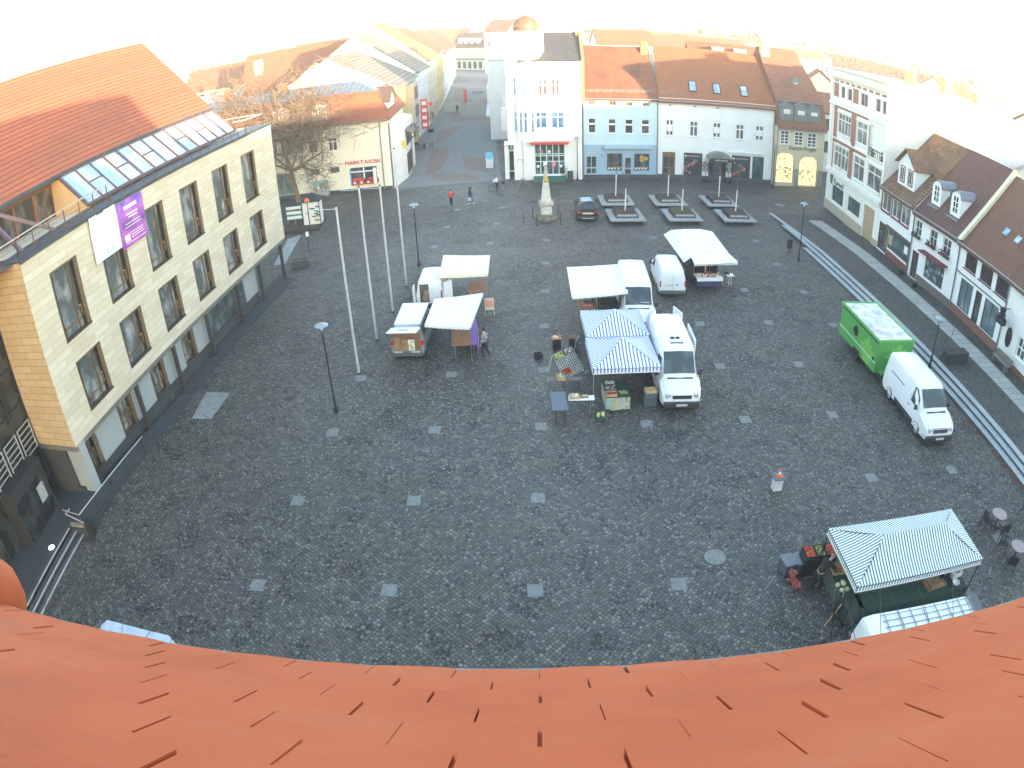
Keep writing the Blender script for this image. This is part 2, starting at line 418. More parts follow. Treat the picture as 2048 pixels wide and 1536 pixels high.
# ================= raised terrace on the right with three granite steps
def zt(y): return .45*max(0.0, min(1.0, (60.3-y)/11.5))
GRAN = mat('pale_granite', (.36, .38, .385), .75, var=.22, scale=5)
ys = [-30, -10, 0, 10, 18, 26, 34, 42, 48, 50, 52, 54, 56, 58, 60.3]
b = MB()
for y0, y1 in zip(ys[:-1], ys[1:]): b.poly([(25.0, y0, zt(y0)), (60, y0, zt(y0)), (60, y1, zt(y1)), (25.0, y1, zt(y1))])
b.poly([(25, -30, 0), (25, -30, .45), (60, -30, .45), (60, -30, 0)])
b.build('terrace', COB2, kind='structure')
b = MB()
def stepz(i, y): return min(.15*i, zt(y)+.004)
for i, x0 in ((1, 23.8), (2, 24.2), (3, 24.6)):
    for y0, y1 in zip(ys[:-1], ys[1:]):
        za, zb = stepz(i, y0), stepz(i, y1); la, lb = max(0, stepz(i-1, y0)-.02), max(0, stepz(i-1, y1)-.02)
        if y0 > (49, 54, 60)[i-1]: continue
        b.poly([(x0, y0, za), (x0+.4, y0, za), (x0+.4, y1, zb), (x0, y1, zb)]); b.poly([(x0, y1, lb), (x0, y0, la), (x0, y0, za), (x0, y1, zb)], 1)
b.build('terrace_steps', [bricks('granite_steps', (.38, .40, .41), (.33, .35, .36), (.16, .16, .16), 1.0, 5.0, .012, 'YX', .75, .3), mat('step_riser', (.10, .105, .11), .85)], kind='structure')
STR = bricks('walk_slabs', (.42, .41, .37), (.33, .34, .32), (.12, .12, .11), 3.0, .62, .02, 'XY', .8, .45)
b = MB()
for y0, y1 in zip(ys[:-2], ys[1:-1]): b.poly([(27.9, y0, zt(y0)+.005), (29.35, y0, zt(y0)+.005), (29.35, y1, zt(y1)+.005), (27.9, y1, zt(y1)+.005)])
b.build('slab_walkway', STR, kind='structure')

# ================= granite inlays of the grid, covers
b = MB()
for p in ((515.5,1170),(778.5,1180.5),(1070.5,1181),(1358,1168),(1620,1143),(1996,1076),(595.5,1001.5),(827.5,1001.5),(1076,996),(1743,955),(1903,940),(665,865),(869,859.5),(1082.5,852.5),(1293,847),(1490.5,839),(1665,829.5),(722,756.5),(903,748.5),(1087,740),(1440,732),(1597,728),(1088.5,652.5),(1400,647),(1537.5,645),(1667,650),(1091,582),(1489,580),(1607,584),(1091.5,525.5),(1554,528.5),(869.5,493.5),(981,486.5),(1092.5,480.5),(1512,482),(895,453.5),(993.5,447),(915,419.5),(1004,415),(1306,475)):
    g = G(*p); M = Matrix.Translation((g.x, g.y, 0)) @ Matrix.Rotation(rnd.uniform(-.04, .04), 4, 'Z')
    b.box(-.27, .27, -.29, .29, -.05, .007, 0, M)
b.build('granite_inlays', mat('inlay_granite', (.19, .195, .19), .7, var=.2, scale=6), kind='structure')
g = [G(383, 838), G(413, 784), G(460, 786), G(423, 838)]
gnd('concrete_field', [(p.x, p.y) for p in g], mat('pale_field', (.22, .225, .225), .8, var=.2), .006)
g = [G(548, 530), G(575, 478), G(602, 470), G(570, 528)]
gnd('slab_path', [(p.x, p.y) for p in g], bricks('path_slabs', (.30, .32, .34), (.26, .28, .30), (.12, .12, .12), 1.3, 1.3, .03, 'XY', .8, .2), .006)
IRON = mat('cast_iron', (.07, .055, .045), .6, .4, var=.3, scale=8)
CONC = mat('concrete_cover', (.20, .20, .19), .8, var=.25, scale=6)
def cover(label, p, r=.34, conc=True):
    g = G(*p); e = empty('manhole_cover', (g.x, g.y, 0), 0, label, 'manhole cover', 'manhole covers in the paving')
    MB().lathe([(r+.05, 0), (r+.05, .008), (r, .009)], n=20).build('ring', IRON, e)
    MB().lathe([(r-.005, .0), (r-.005, .012), (r-.03, .013)], n=20).build('lid', CONC if conc else IRON, e)
cover('large pale concrete manhole cover alone in the open setts left of the green striped tent', (1430.5, 1114), .42)
cover('rusty manhole cover in the setts left of the nearest black street lamp', (602, 703), .34, False)
cover('manhole cover in the setts just behind the nearest white flagpole', (705, 662), .34, False)
cover('upper of two covers close together beside the long dark planter', (582, 562), .32, False)
cover('lower of two covers close together beside the long dark planter', (584, 575), .32, False)
cover('reddish cover in the setts just behind the stone obelisk', (1066, 404), .45, False)
cover('pale cover close beside the dark parked car', (1147, 403), .42)
cover('cover in the setts right of the planters near the brick town house', (1559, 410), .5)
cover('cover in the setts behind the far right tree planter', (1507, 385), .45, False)
cover('small pale round cover at the mouth of the shopping street', (900, 361), .32)
g = G(579, 797); e = MB().box(-.3, .3, -.2, .2, 0, .01)
for k in range(6): e.box(-.27+k*.095, -.22+k*.095, -.17, .17, .01, .016)
tag(e.build('drain_grate', IRON), 'small iron drain grate in the setts left of the nearest lamp', 'drain').location = (g.x, g.y, .002)
# leaf litter
LEAF = mat('dead_leaves', (.16, .07, .035), .9, var=.4, scale=20)
b = MB()
def leaves(n, f, s=.06):
    for _ in range(n):
        x, y, z = f(); a = rnd.uniform(0, 6.3); c, d = math.cos(a)*s, math.sin(a)*s; t = rnd.uniform(-.02, .03)
        b.poly([(x-c, y-d, z+.01), (x+d*.6, y-c*.6, z+.02+t), (x+c, y+d, z+.012), (x-d*.6, y+c*.6, z+.015)])
leaves(260, lambda: (23.75-abs(rnd.gauss(0, .12)), rnd.uniform(18, 24.5), .0))
leaves(60, lambda: (23.7-abs(rnd.gauss(0, .12)), rnd.uniform(38.5, 41), .0), .05)
gl = [G(800, 640), G(840, 545)]
leaves(900, lambda: (lambda t: (gl[0].x+(gl[1].x-gl[0].x)*t+rnd.gauss(.25, .38), gl[0].y+(gl[1].y-gl[0].y)*t+rnd.gauss(0, .5), 0))(rnd.random()), .045)
b.build('leaf_litter', LEAF, kind='stuff', label='brown dead leaves blown against the steps and behind the parked vans', cat='leaves')

# ================= the roof the camera looks over
TERRA = None
def terracotta():
    m, nt, b = nodes('terracotta_tiles'); b.inputs['Roughness'].default_value = .8
    v = coords(nt); vi = coords(nt, (1, 1, 1))
    oi = N(nt, 'ShaderNodeAttribute', attribute_name='tint')
    f = noise(nt, v, 2.2, 5, .65); g_ = noise(nt, v, 14, 4, .7); f3 = noise(nt, coords(nt, (1.3, 5, 5)), 1.7, 4, .6)
    c = ramp(nt, f, [(.3, (.33, .060, .017)), (.5, (.40, .075, .022)), (.72, (.42, .096, .034))])
    c = mix(nt, ramp(nt, g_, [(.5, (0, 0, 0)), (.8, (.22,)*3)]), c, (.26, .08, .044))
    c = mix(nt, ramp(nt, f3, [(.55, (0, 0, 0)), (.75, (.35,)*3)]), c, (.36, .12, .06))
    nt.links.new(c, b.inputs['Base Color']); bump(nt, b, noise(nt, v, 90, 3), .25, .002)
    return m
TERRA = terracotta()
e = empty('camera_house', (0, 0, 0), 0, 'steep roof of orange clay tiles in the foreground with gutter and bird spikes', 'building')
rot = Matrix.Rotation(-R(2.2), 4, 'Z')
sl, ca = math.radians(46.1), None
ny = Vector((0, math.cos(sl), -math.sin(sl)))        # down the slope
nn = Vector((0, math.sin(sl), math.cos(sl)))         # out of it
P0 = Vector((0, .912, H-1.258))                       # eave line
b = MB(); rowh, tw = .151, .1815
for r in range(-0, 26):
    up = P0-ny*(rowh*r)
    for k in range(-26, 27):
        x0 = k*tw+(tw/2 if r % 2 else 0)+.002+rnd.gauss(0, .0012)
        if abs(x0) > 4.0 and r < 3 and False: continue
        wv = tw-.0042+rnd.gauss(0, .001); dz = rnd.gauss(0, .0012); tl = rowh*1.55
        pts = []
        for q in range(7):        # rounded lower edge of the tile
            t = q/6; xx = x0+wv*t; yy = .022*(1-(2*t-1)**2)-.012
            pts.append((xx, yy))
        top = [up+Vector((a, 0, 0))+ny*y_+nn*(.016+dz) for a, y_ in pts]+[up+Vector((x0+wv, 0, 0))-ny*tl+nn*.001, up+Vector((x0, 0, 0))-ny*tl+nn*.001]
        bot = [p-nn*.013 for p in top]
        n = len(top)
        b.add(top+bot, [list(range(n-1, -1, -1)), list(range(n, 2*n))]+[(i, (i+1) % n, (i+1) % n+n, i+n) for i in range(n)], 0, rot)
b.build('roof_tiles', TERRA, e)
b = MB(); lo = P0+ny*.0-nn*.02; hi = P0-ny*6.2-nn*.02
b.poly([rot @ (lo+Vector((-6, 0, 0))), rot @ (lo+Vector((6, 0, 0))), rot @ (hi+Vector((6, 0, 0))), rot @ (hi+Vector((-6, 0, 0)))])
b.poly([rot @ (hi+Vector((-6, 0, 0))), rot @ (hi+Vector((6, 0, 0))), (6, -8.2, H-1.3), (-6, -8.2, H-1.3)])
b.build('roof_deck', mat('roof_batten', (.09, .05, .035), .9), e)
b = MB(); b.box(-5.7, 5.7, -8, .6, 0, H-1.25, 0, rot)
for s in (-5.7, 5.7): b.poly([(s, -8, H-1.25), (s, .6, H-1.25), (s, -3.6, H+3.0)], 0, rot)
b.build('wall', plaster('cream_wall', (.62, .56, .42)), e)
# gutter: half round, open on top
b = MB(); gy, gz, gr = .912-.006, H-1.305, .05
seg = []
for k in range(9):
    t = math.pi*(1+k/8); seg.append((gy+gr*math.cos(t), gz+gr*math.sin(t)))
n = len(seg)
for x0, x1 in ((-6, 0), (0, 6)):
    b.add([(x, y, z) for x in (x0, x1) for y, z in seg], [(i, i+1, i+1+n, i+n) for i in range(n-1)], 0, rot)
b.tube([(-6, gy+gr, gz+.004), (6, gy+gr, gz+.004)], .007, 6, 0, rot); b.build('gutter', mat('zinc_pale', (.30, .29, .27), .45, .3, var=.2, scale=4), e)
b = MB()
for k in range(150):
    x = -5.9+k*.0787+rnd.gauss(0, .006)
    if x < -2.4 and False: continue
    a = (k % 3-1)*.42+rnd.gauss(0, .07); L = rnd.uniform(.11, .19)
    b.cyl((x, gy+gr-.004, gz+.0), (x+math.sin(a)*L*.55, gy+gr+L*.72, gz+.02+rnd.uniform(.0, .035)), .0011, .0009, 5, 0, rot)
tag(b.build('bird_spikes', mat('spike_wire', (.10, .09, .085), .5, .4, var=0), e), label='thin wire bird spikes along the gutter', kind='stuff')
# hip ornament at the far left of the same roof
b = MB(); g0 = Vector((0, 0, H))+ray(-14, 1192)*2.3
b.lathe([(.0, -.20), (.11, -.18), (.13, -.02), (.115, .06), (.06, .12), (.0, .14)], (0, 0, 0), 16, 0, Matrix.Translation(g0) @ Matrix.Rotation(R(25), 4, 'Y'))
b.box(-.5, .0, -.16, .10, -.32, -.16, 0, Matrix.Translation(g0) @ Matrix.Rotation(R(-10), 4, 'X'))
b.build('verge_tile', TERRA, e, smooth=True)

# the bright morning air over the town
hb = MB().box(-900, 900, -120, 1000, -1, 26).build('haze', None, kind='stuff', label='bright morning haze over the town', cat='haze')
hm = bpy.data.materials.new('morning_haze'); hm.use_nodes = True; hn = hm.node_tree; hn.nodes.clear()
ho = hn.nodes.new('ShaderNodeOutputMaterial'); hv = hn.nodes.new('ShaderNodeVolumePrincipled'); hv.inputs['Density'].default_value = HAZE; hv.inputs['Color'].default_value = (.97, .98, 1, 1)
hn.links.new(hv.outputs[0], ho.inputs['Volume']); hb.data.materials.clear(); hb.data.materials.append(hm)
scn.cycles.volume_bounces = 1
# ================= town hall on the left
STONE = bricks('sandstone_cladding', (.68, .62, .49), (.58, .50, .37), (.42, .36, .27), 1.25, .335, .010, 'XZ', .8, .16)
STONE2 = bricks('sandstone_warm', (.54, .42, .25), (.47, .35, .19), (.22, .16, .10), 1.1, .335, .012, 'XZ', .8, .2)
RTILE = tiles('hall_tiles', (.42, .12, .058), (.36, .10, .05), .335, 30.0, (.16, .085, .055), .45, 1.41, .25)
SLATEZ = mat('dark_zinc', (.085, .09, .10), .5, .4, var=.15)
GREYP = plaster('grey_render', (.34, .37, .375), .3)
d = Vector((.10517147, .9944541)); n0 = G(190, 988, .45)
Nn = Vector((n0.x, n0.y)); Fn = Nn+d*26.9
F = Fac('town_hall', 'sandstone clad town hall with red tiled roof and slanted glass band on the left', 'building', Nn, Fn, 0)
FR = F
SF = 3.02; TP = 11.68
ups = [(98,547,144,512,177,645,131,664), (200,480,246,475,263,557,222,588), (283,424,320,402,339,500,303,524), (357,378,390,361,406,450,375,472), (422,340,451,325,464,411,436,429), (480,310,504,297,516,376,490,393)]
los = [(147,712,190,674,224,779,185,818), (235,635,272,602,300,698,264,734), (313,568,347,541,368,632,337,663), (382,512,411,489,429,575,401,601), (443,464,469,447,483,523,459,547), (497,424,519,410,531,485,510,505)]
s_up = [F.sz(p[0], p[1])[0] for p in ups]; s_up[1] = F.sz(222, 588)[0]-.05
ops = []
for k in range(6):
    ops.append((s_up[k], s_up[k]+2.12, 7.2, 10.48)); sl_ = F.sz(los[k][0], los[k][1])[0]; ops.append((sl_, sl_+2.12, 3.72, 6.2-.02))
ops = [(a, b_, c, d_) for a, b_, c, d_ in ops]
def hallwin(F, o, y=0, kind=GLASSL):
    a, c, e, f = o; b = MB(); y0 = y+.16; w_ = c-a
    b.box(a, a+.09, y+.02, y0+.14, e, f, 1); b.box(c-.36, c, y+.02, y0+.16, e, f, 1)          # reveal and bronze side panel
    b.box(a, c, y+.02, y0+.14, f-.10, f, 1); b.box(a, c, y-.03, y0+.16, e, e+.10, 0)
    b.box(c-.36, c-.30, y+.0, y0+.1, e+.1, f-.1, 0); b.box(c-.72, c-.66, y0-.02, y0+.14, e+.1, f-.1, 1)
    b.box(a+.09, c-.36, y0+.02, y0+.12, e+.42, e+.50, 1); b.box(a+.2, a+.26, y0-.04, y0+.1, e+.1, f-.1, 0)
    b.box(c-.62, c-.42, y+.02, y+.08, e+1.05, e+1.12, 2); b.box(c-.45, c-.42, y+.02, y+.08, e+.6, e+1.1, 2)
    b.box(a+.28, a+.40, y+.08, y+.12, e+.55, e+.62, 2)
    q = b.build('window', [BRONZE, mat('bronze_light', (.20, .13, .075), .5, .3, var=.15), mat('brass_handle', (.45, .28, .08), .4, .5, var=0)], F.e)
    MB().box(a+.09, c-.36, y0+.05, y0+.07, e+.10, f-.1).build('pane', kind, q)
wall(F, SF, TP, ops, STONE, 9.0, .30, top=True)
for o in ops: hallwin(F, o)
b = MB(); b.box(-.05, F.W+.05, -.07, 1.5, TP, TP+.07); b.box(-.08, F.W+.08, -.09, -.03, TP-.08, TP+.10); b.build('parapet_cap', SLATEZ, F.e)
# set back ground floor: pale render panels between brown windows
pan = []
gx = [F.sz(*q)[0] for q in ((165, 880), (198.6, 844), (241.6, 795), (270.8, 765), (309, 725), (336, 695.7), (372, 662.5), (396, 637), (427, 608), (497, 541.6), (520, 518.6))]
b = MB(); yo = .55
for a, c in ((gx[1], gx[2]), (gx[3], gx[4]), (gx[5], gx[6]), (gx[7], gx[8]), (gx[9], gx[10])): b.box(a, c, yo, yo+.4, .70, SF)
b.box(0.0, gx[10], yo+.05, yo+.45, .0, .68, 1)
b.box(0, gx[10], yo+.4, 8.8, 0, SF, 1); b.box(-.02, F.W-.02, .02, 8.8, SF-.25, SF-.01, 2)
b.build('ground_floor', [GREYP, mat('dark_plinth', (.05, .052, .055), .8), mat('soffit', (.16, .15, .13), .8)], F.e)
for a, c in ((gx[0]+.1, gx[1]), (gx[2], gx[3]), (gx[4], gx[5]), (gx[6], gx[7])): hallwin(F, (a+.02, c-.02, .72, SF-.05), yo+.0)
b = MB(); a, c = gx[8]+.05, gx[9]-.05
for k in range(8): x = a+(c-a)*k/7; b.box(x-.04, x+.04, yo+.1, yo+.2, .3, SF)
for z in (.35, 1.5, 2.3): b.box(a, c, yo+.1, yo+.18, z-.04, z+.04)
q = b.build('glazed_front', mat('front_frame', (.10, .12, .12), .5, .3), F.e); MB().box(a, c, yo+.14, yo+.16, .3, SF-.02).build('pane', glass('front_glass', (.05, .07, .07), .1, (.16, .20, .20)), q)
cols = [(283, 895), (347, 818), (415, 745), (480, 690), (513, 642), (556, 596)]
for c in cols:
    s_ = F.sz(c[0]-15, c[1]-90)[0]
for k, s_ in enumerate((5.9, 10.05, 14.2, 18.6, 22.2, 26.2)):
    MB().box(s_-.10, s_+.10, .08, .28, 0, SF-.26).build('column', mat('column_steel', (.055, .045, .045), .6, .2), F.e)
MB().box(24.2, 24.4, 1.9, 2.1, 0, SF-.26).build('column', mat('column_steel', (.055, .045, .045)), F.e)
# roof: tiled slope from the eave line, terrace in front, glazed slope between
e0, ze, rdo, zr = 3.5, 14.05, 9.5, 20.1; sx0, sx1 = -6.0, 24.3
b = MB(); sl_ = (zr-ze)/(rdo-e0)
def slab(b, p, th=.15, mi=0):
    p = [Vector(q) for q in p]; nrm = (p[1]-p[0]).cross(p[-1]-p[0]).normalized()*th; q = [v-nrm for v in p]; n = len(p)
    b.add(p+q, [list(range(n)), list(range(2*n-1, n-1, -1))]+[(k, k+n, (k+1) % n+n, (k+1) % n) for k in range(n)], mi)
slab(b, [(sx0-8, e0-.25, ze-.25*sl_), (sx1, e0-.25, ze-.25*sl_), (sx1+.9, rdo, zr), (sx0-8, rdo, zr)])
slab(b, [(sx1, 15.8, ze-.25), (sx0-8, 15.8, ze-.25), (sx0-8, rdo, zr), (sx1+.9, rdo, zr)])
RF = b.build('roof', RTILE, F.e)
b = MB(); b.poly([(sx1-.1, e0, ze-.1), (sx1-.1, 15.5, ze-.1), (sx1+.7, rdo, zr-.2)]); b.poly([(sx1-.1, e0, TP), (sx1-.1, 15.5, TP), (sx1-.1, 15.5, ze), (sx1-.1, e0, ze)]); b.build('gable', plaster('gable_cream', (.70, .62, .45)), F.e)
b = MB(); b.box(sx0-8, sx1, e0-.42, e0-.22, ze-.36, ze-.22); b.box(sx0-8, sx1, e0-.25, e0+.1, ze-.5, ze-.28); b.build('gutter', SLATEZ, F.e)
g0, z0g = 1.4, 11.93
sg = F.sz(150, 335, e0)[0]
sg = 7.0; b = MB(); gp = MB(); L = sx1-.2-sg; nb = 13
def gpt(s_, t): return (s_, g0+(e0-.3-g0)*t, z0g+(ze-.42-z0g)*t)
for k in range(nb+1):
    s_ = sg+L*k/nb; w_ = .16 if k % 4 == 0 else .06
    b.beam(gpt(s_, -.02), gpt(s_, 1.0), w_, .16, 1 if k % 2 else 0)
b.beam(gpt(sg, 0), gpt(sg+L, 0), .10, .14); b.beam(gpt(sg, 1), gpt(sg+L, 1), .10, .14)
for k in (1, 3, 5, 8, 10): b.beam(gpt(sg+L*k/nb, .5), gpt(sg+L*(k+1)/nb, .5), .06, .12)
q = b.build('glass_roof_frame', [mat('violet_frame', (.16, .12, .15), .5, .3), mat('rust_frame', (.26, .10, .06), .5, .2)], F.e)
gp = MB(); gp.poly([gpt(sg, 0), gpt(sg+L, 0), gpt(sg+L, 1), gpt(sg, 1)])
gm, nt_, bs = nodes('roof_glass'); bs.inputs['Base Color'].default_value = (.42, .52, .60, 1); bs.inputs['Roughness'].default_value = .06; bs.inputs['Metallic'].default_value = .25; bs.inputs['Specular IOR Level'].default_value = 1.0
nt_.links.new(ramp(nt_, noise(nt_, coords(nt_, (.35, .2, .2)), 1.6, 3), [(.35, (.30, .46, .60)), (.6, (.62, .64, .72))]), bs.inputs['Base Color'])
gp.build('pane', gm, q)
# wedge wall, recessed glazing of the terrace and its sloping struts
b = MB(); b.poly([(sg-.06, g0, TP), (sg-.06, e0+.6, TP), (sg-.06, e0+.6, ze), (sg-.06, e0, ze), (sg-.06, g0, z0g)]); b.poly([(sg+.06, g0, TP), (sg+.06, g0, z0g), (sg+.06, e0, ze), (sg+.06, e0+.6, ze), (sg+.06, e0+.6, TP)])
b.poly([(sg-.06, g0, TP), (sg-.06, g0, z0g), (sg+.06, g0, z0g), (sg+.06, g0, TP)]); b.build('cheek_wall', plaster('cheek_ochre', (.62, .40, .20)), F.e)
b = MB(); yy = e0+.35
for k in range(9): x = -6+13*k/8; b.box(x-.08, x+.08, yy, yy+.15, TP, ze-.4)
b.box(-6, sg, yy, yy+.15, ze-.75, ze-.3)
q = b.build('terrace_glazing', mat('rust_frame', (.26, .10, .06)), F.e); MB().box(-6, sg, yy+.07, yy+.09, TP, ze-.5).build('pane', glass('terrace_glass', (.05, .045, .04), .08, (.22, .20, .17)), q)
b = MB()
for x in (-3.5, 1.4, 2.0): b.beam((x, e0-.2, ze-.5), (x+(1.9 if x > 1.7 else -.1), 1.1, TP+.05), .16, .16)
b.build('strut', mat('violet_frame', (.16, .12, .15)), F.e)
b = MB(); b.box(-6, sg, .5, yy, TP-.05, TP-.01); b.build('terrace_deck', mat('deck', (.10, .09, .08), .8), F.e)
def rail(F, pts, z0, h, n, mb=None, name='railing', m=None):
    b = MB(); P = [Vector(p) for p in pts]
    for p, q in zip(P[:-1], P[1:]):
        b.beam(p+Vector((0, 0, z0+h)), q+Vector((0, 0, z0+h)), .06, .05, 1)
        L = (q-p).length; k = max(1, int(L/n))
        for i in range(k+1): c = p+(q-p)*i/k; b.beam(c+Vector((0, 0, z0)), c+Vector((0, 0, z0+h)), .035, .05)
        for t in (.2, .4, .6, .8): b.beam(p+Vector((0, 0, z0+h*t)), q+Vector((0, 0, z0+h*t)), .014, .014)
    return b.build(name, [mat('rail_rust', (.20, .09, .06), .5, .3), mat('rail_bright', (.62, .60, .56), .35, .5)], F.e)
rail(F, [(-3.2, .55, 0), (.3, .35, 0), (sg+.4, .35, 0)], TP, .95, 1.1)
rail(F, [(24.0, 1.5, 0), (24.3, .7, 0), (26.6, .5, 0), (26.6, 3.4, 0), (24.6, 3.6, 0)], TP, .85, .7, m=1)
b = MB()
for k in range(16): b.beam((sg+.5+k*1.05, .25, TP), (sg+.5+k*1.05, .25, TP+.45), .05, .03)
b.build('cap_brackets', mat('rail_rust', (.20, .09, .06)), F.e)
b = MB(); b.tube([F.e.matrix_world.inverted() @ Vector((0, 0, 0))*0+Vector((-1.2, e0+3.2, ze+3.2)), Vector((1.0, e0-.2, ze-.1))], .02); b.build('lightning_wire', mat('wire_pale', (.6, .5, .4), .5, .5), RF)
# banners hung from the parapet
WB = mat('banner_white', (.80, .80, .82), .7, var=.05)
s0, s1 = F.sz(160, 450)[0], F.sz(203, 430)[0]
s2 = F.sz(258, 460)[0]
bw = MB(); s0, s1, s2 = 5.05, 7.35, 9.75
def cloth(b, x0, x1, z0, z1, y, mi=0):
    n = 8
    for i in range(n):
        for j in range(n):
            def P(u, v): return (x0+(x1-x0)*u, y+.035*math.sin(u*9+v*4)*v, z0+(z1-z0)*v)
            b.poly([P(i/n, j/n), P((i+1)/n, j/n), P((i+1)/n, (j+1)/n), P(i/n, (j+1)/n)], mi, uv=[(i/n, j/n), ((i+1)/n, j/n), ((i+1)/n, (j+1)/n), (i/n, (j+1)/n)])
M0 = F.e.matrix_basis
def hung(name, label, cat, b, mats, smooth=True):
    e = empty(name, F.e.location, F.e.rotation_euler.z, label, cat)
    return e, b.build(name+'_cloth' if False else 'cloth', mats, e, smooth=smooth)
b = MB(); cloth(b, s0, s1-.03, 9.45, TP-.02, -.10); eb, _ = hung('banner', 'plain white cloth banner hanging from the town hall parapet beside a purple one', 'banner', b, WB)
MB().box(s0+.9, s0+1.8, -.145, -.14, 9.6, 9.85).build('faint_print', mat('faint_blue', (.62, .68, .85), .7, var=.3, scale=12), eb)
# purple poster cloth
m_, nt_, bs = nodes('poster_purple'); v = coords(nt_, kind='UV'); f = noise(nt_, v, 3.2, 3, .5); gr = N(nt_, 'ShaderNodeSeparateXYZ'); nt_.links.new(v, gr.inputs[0])
c = ramp(nt_, gr.outputs[1], [(0, (.34, .05, .42)), (.25, (.42, .10, .46)), (.45, (.16, .06, .26)), (.7, (.46, .14, .55)), (1, (.13, .09, .50))]); c = mix(nt_, ramp(nt_, f, [(.45, (0, 0, 0)), (.62, (.6, .6, .6))]), c, (.62, .22, .62))
nt_.links.new(c, bs.inputs['Base Color']); bs.inputs['Roughness'].default_value = .6
b = MB(); cloth(b, s1, s2, 9.25, TP-.1, -.10); eb, _ = hung('banner', 'purple event banner with pale lettering hanging from the town hall parapet', 'banner', b, m_)
b = MB(); x0 = s1; W_ = s2-s1
b.box(x0+.55, x0+1.75, -.16, -.15, 11.10, 11.28)
for k, (a, w_, z) in enumerate(((.7, 1.0, 10.78), (.85, .8, 10.62), (.5, 1.4, 10.36), (.45, 1.5, 10.2), (.8, 1.2, 9.86), (.85, 1.1, 9.74), (.85, 1.2, 9.62), (.3, 1.9, 9.42))): b.box(x0+a, x0+a+w_, -.16, -.15, z, z+(.035 if k > 1 else .07))
b.box(x0+.25, x0+.72, -.16, -.15, 9.52, 9.88)
b.build('lettering', mat('print_white', (.8, .78, .8), .7, var=0), eb)
# end face towards the camera, and the dark glazed entrance wing
def adopt(F2, FR):
    M = FR.e.matrix_basis.inverted() @ F2.e.matrix_basis
    for ch in list(F2.e.children): ch.parent = FR.e; ch.matrix_local = M @ ch.matrix_local
    bpy.data.objects.remove(F2.e)
F2 = Fac('end_wall', None, None, (-21.95, 21.35), Nn, 0)
wall(F2, 2.98, TP, [], STONE2, .5, name='end_wall')
wall(F2, 0, 2.98, [], GREYP, .5, name='end_wall_base', y=.18)
MB().box(-.1, F2.W+.05, -.06, .5, TP, TP+.08).build('end_cap', SLATEZ, F2.e)
b = MB()
b.bevbox(F2.W*.0-.35, .1, -.55, -.1, .45, 1.75, .03); b.build('stone_pillar', plaster('pillar_beige', (.30, .27, .22)), F2.e)
adopt(F2, FR)
F2 = Fac('entrance', None, None, (-21.75, 8.0), (-21.75, 21.25), .45)
W2 = F2.W; DG = glass('entrance_glass', (.014, .017, .018), .05, (.07, .075, .07))
b = MB(); DF = mat('entrance_frame', (.045, .05, .052), .45, .4)
for k in range(11): x = W2-k*1.32; b.box(x-.05, x+.02, -.06, .1, 0, 11.2)
for z in (2.55, 3.4, 4.9, 6.6, 8.3, 10.0): b.box(0, W2, -.05, .1, z-.04, z+.04)
q = b.build('glazed_wall', DF, F2.e); MB().box(0, W2, .02, .05, 0, 11.2).build('pane', DG, q)
MB().box(0, W2, .06, 9, 0, 11.2).build('entrance_body', mat('wing_body', (.10, .10, .10)), F2.e)
b = MB()   # white steel grille band
for k in range(5):
    x1 = W2-.12-k*1.32; x0 = x1-1.12
    for x in (x0, x1-.05): b.box(x, x+.05, -.14, -.08, 2.62, 4.05)
    for j in range(6): z = 2.62+j*.275; b.box(x0+.05, x1-.05, -.13, -.09, z, z+.045)
b.build('grille', mat('grille_grey', (.42, .44, .45), .5, .2), F2.e)
b = MB()   # projecting portal with open door
x0, x1 = W2-4.1, W2-1.2
b.box(x0, x1, -.9, .0, 2.15, 2.75); b.box(x0, x0+.1, -.9, 0, 0, 2.15); b.box(x1-.1, x1, -.9, 0, 0, 2.15); b.box(x0+1.35, x0+1.45, -.88, -.8, 0, 2.15); b.box(x0, x1, -.92, -.8, 0, .05)
b.build('portal', mat('portal_black', (.035, .038, .04), .5, .3), F2.e)
q = MB().box(x0+.1, x1-.1, -.86, -.84, .05, 2.15).build('door', DG, F2.e)
MB().box(x0+1.9, x0+2.5, -.89, -.88, .9, 1.75).build('notice', mat('notice_white', (.35, .37, .37), .7, var=.5, scale=30), q)
MT = lambda x, z, y=-.925: Matrix.Translation((x, y, z)) @ Matrix.Rotation(R(90), 4, 'X')
text('sign_lettering', 'Rathaus', .34, WHITE, F2.e, MT((x0+x1)/2+.1, 2.53)); text('sign_lettering', 'Markt 1', .17, WHITE, F2.e, MT((x0+x1)/2+.1, 2.28))
adopt(F2, FR)
# plaza, its three steps and the ramp
PLZ = bricks('plaza_slabs', (.052, .056, .062), (.045, .048, .055), (.028, .028, .03), 1.2, .6, .008, 'XY', .6, .25)
a0, a1 = G(40, 1222, .45), G(146, 1058, .45); xa = (a0.x+a1.x)/2; yt = a1.y+.05
b = MB(); b.box(-24, xa, -2, 23.5, .0, .45); b.box(-24, xa+1.1, yt, 21.6, .0, .448)
b.build('plaza', PLZ, kind='structure')
b = MB(); NOS = mat('step_nosing', (.42, .43, .43), .7, var=.15)
for k, z in enumerate((.45, .30, .15)):
    x = xa+k*.36; b.box(x-.3, x, -2, yt, z-.15, z+.003, 0); b.box(x-.045, x+.006, -2, yt, z-.045, z+.008, 1)
b.build('plaza_steps', [mat('step_dark', (.06, .065, .072), .7, var=.2), NOS], kind='structure')
ra = Vector((xa+1.1, 21.6, 0)); e1 = G(283, 900, 0)
b = MB(); P = [(-19.1, 21.6), (xa+1.1, 21.6), (-17.2, 30.5), (-18.1, 30.5)]
v = [(x, y, (.448 if k < 2 else .02)) for k, (x, y) in enumerate(P)]; q = [(x, y, -.05) for x, y in P]
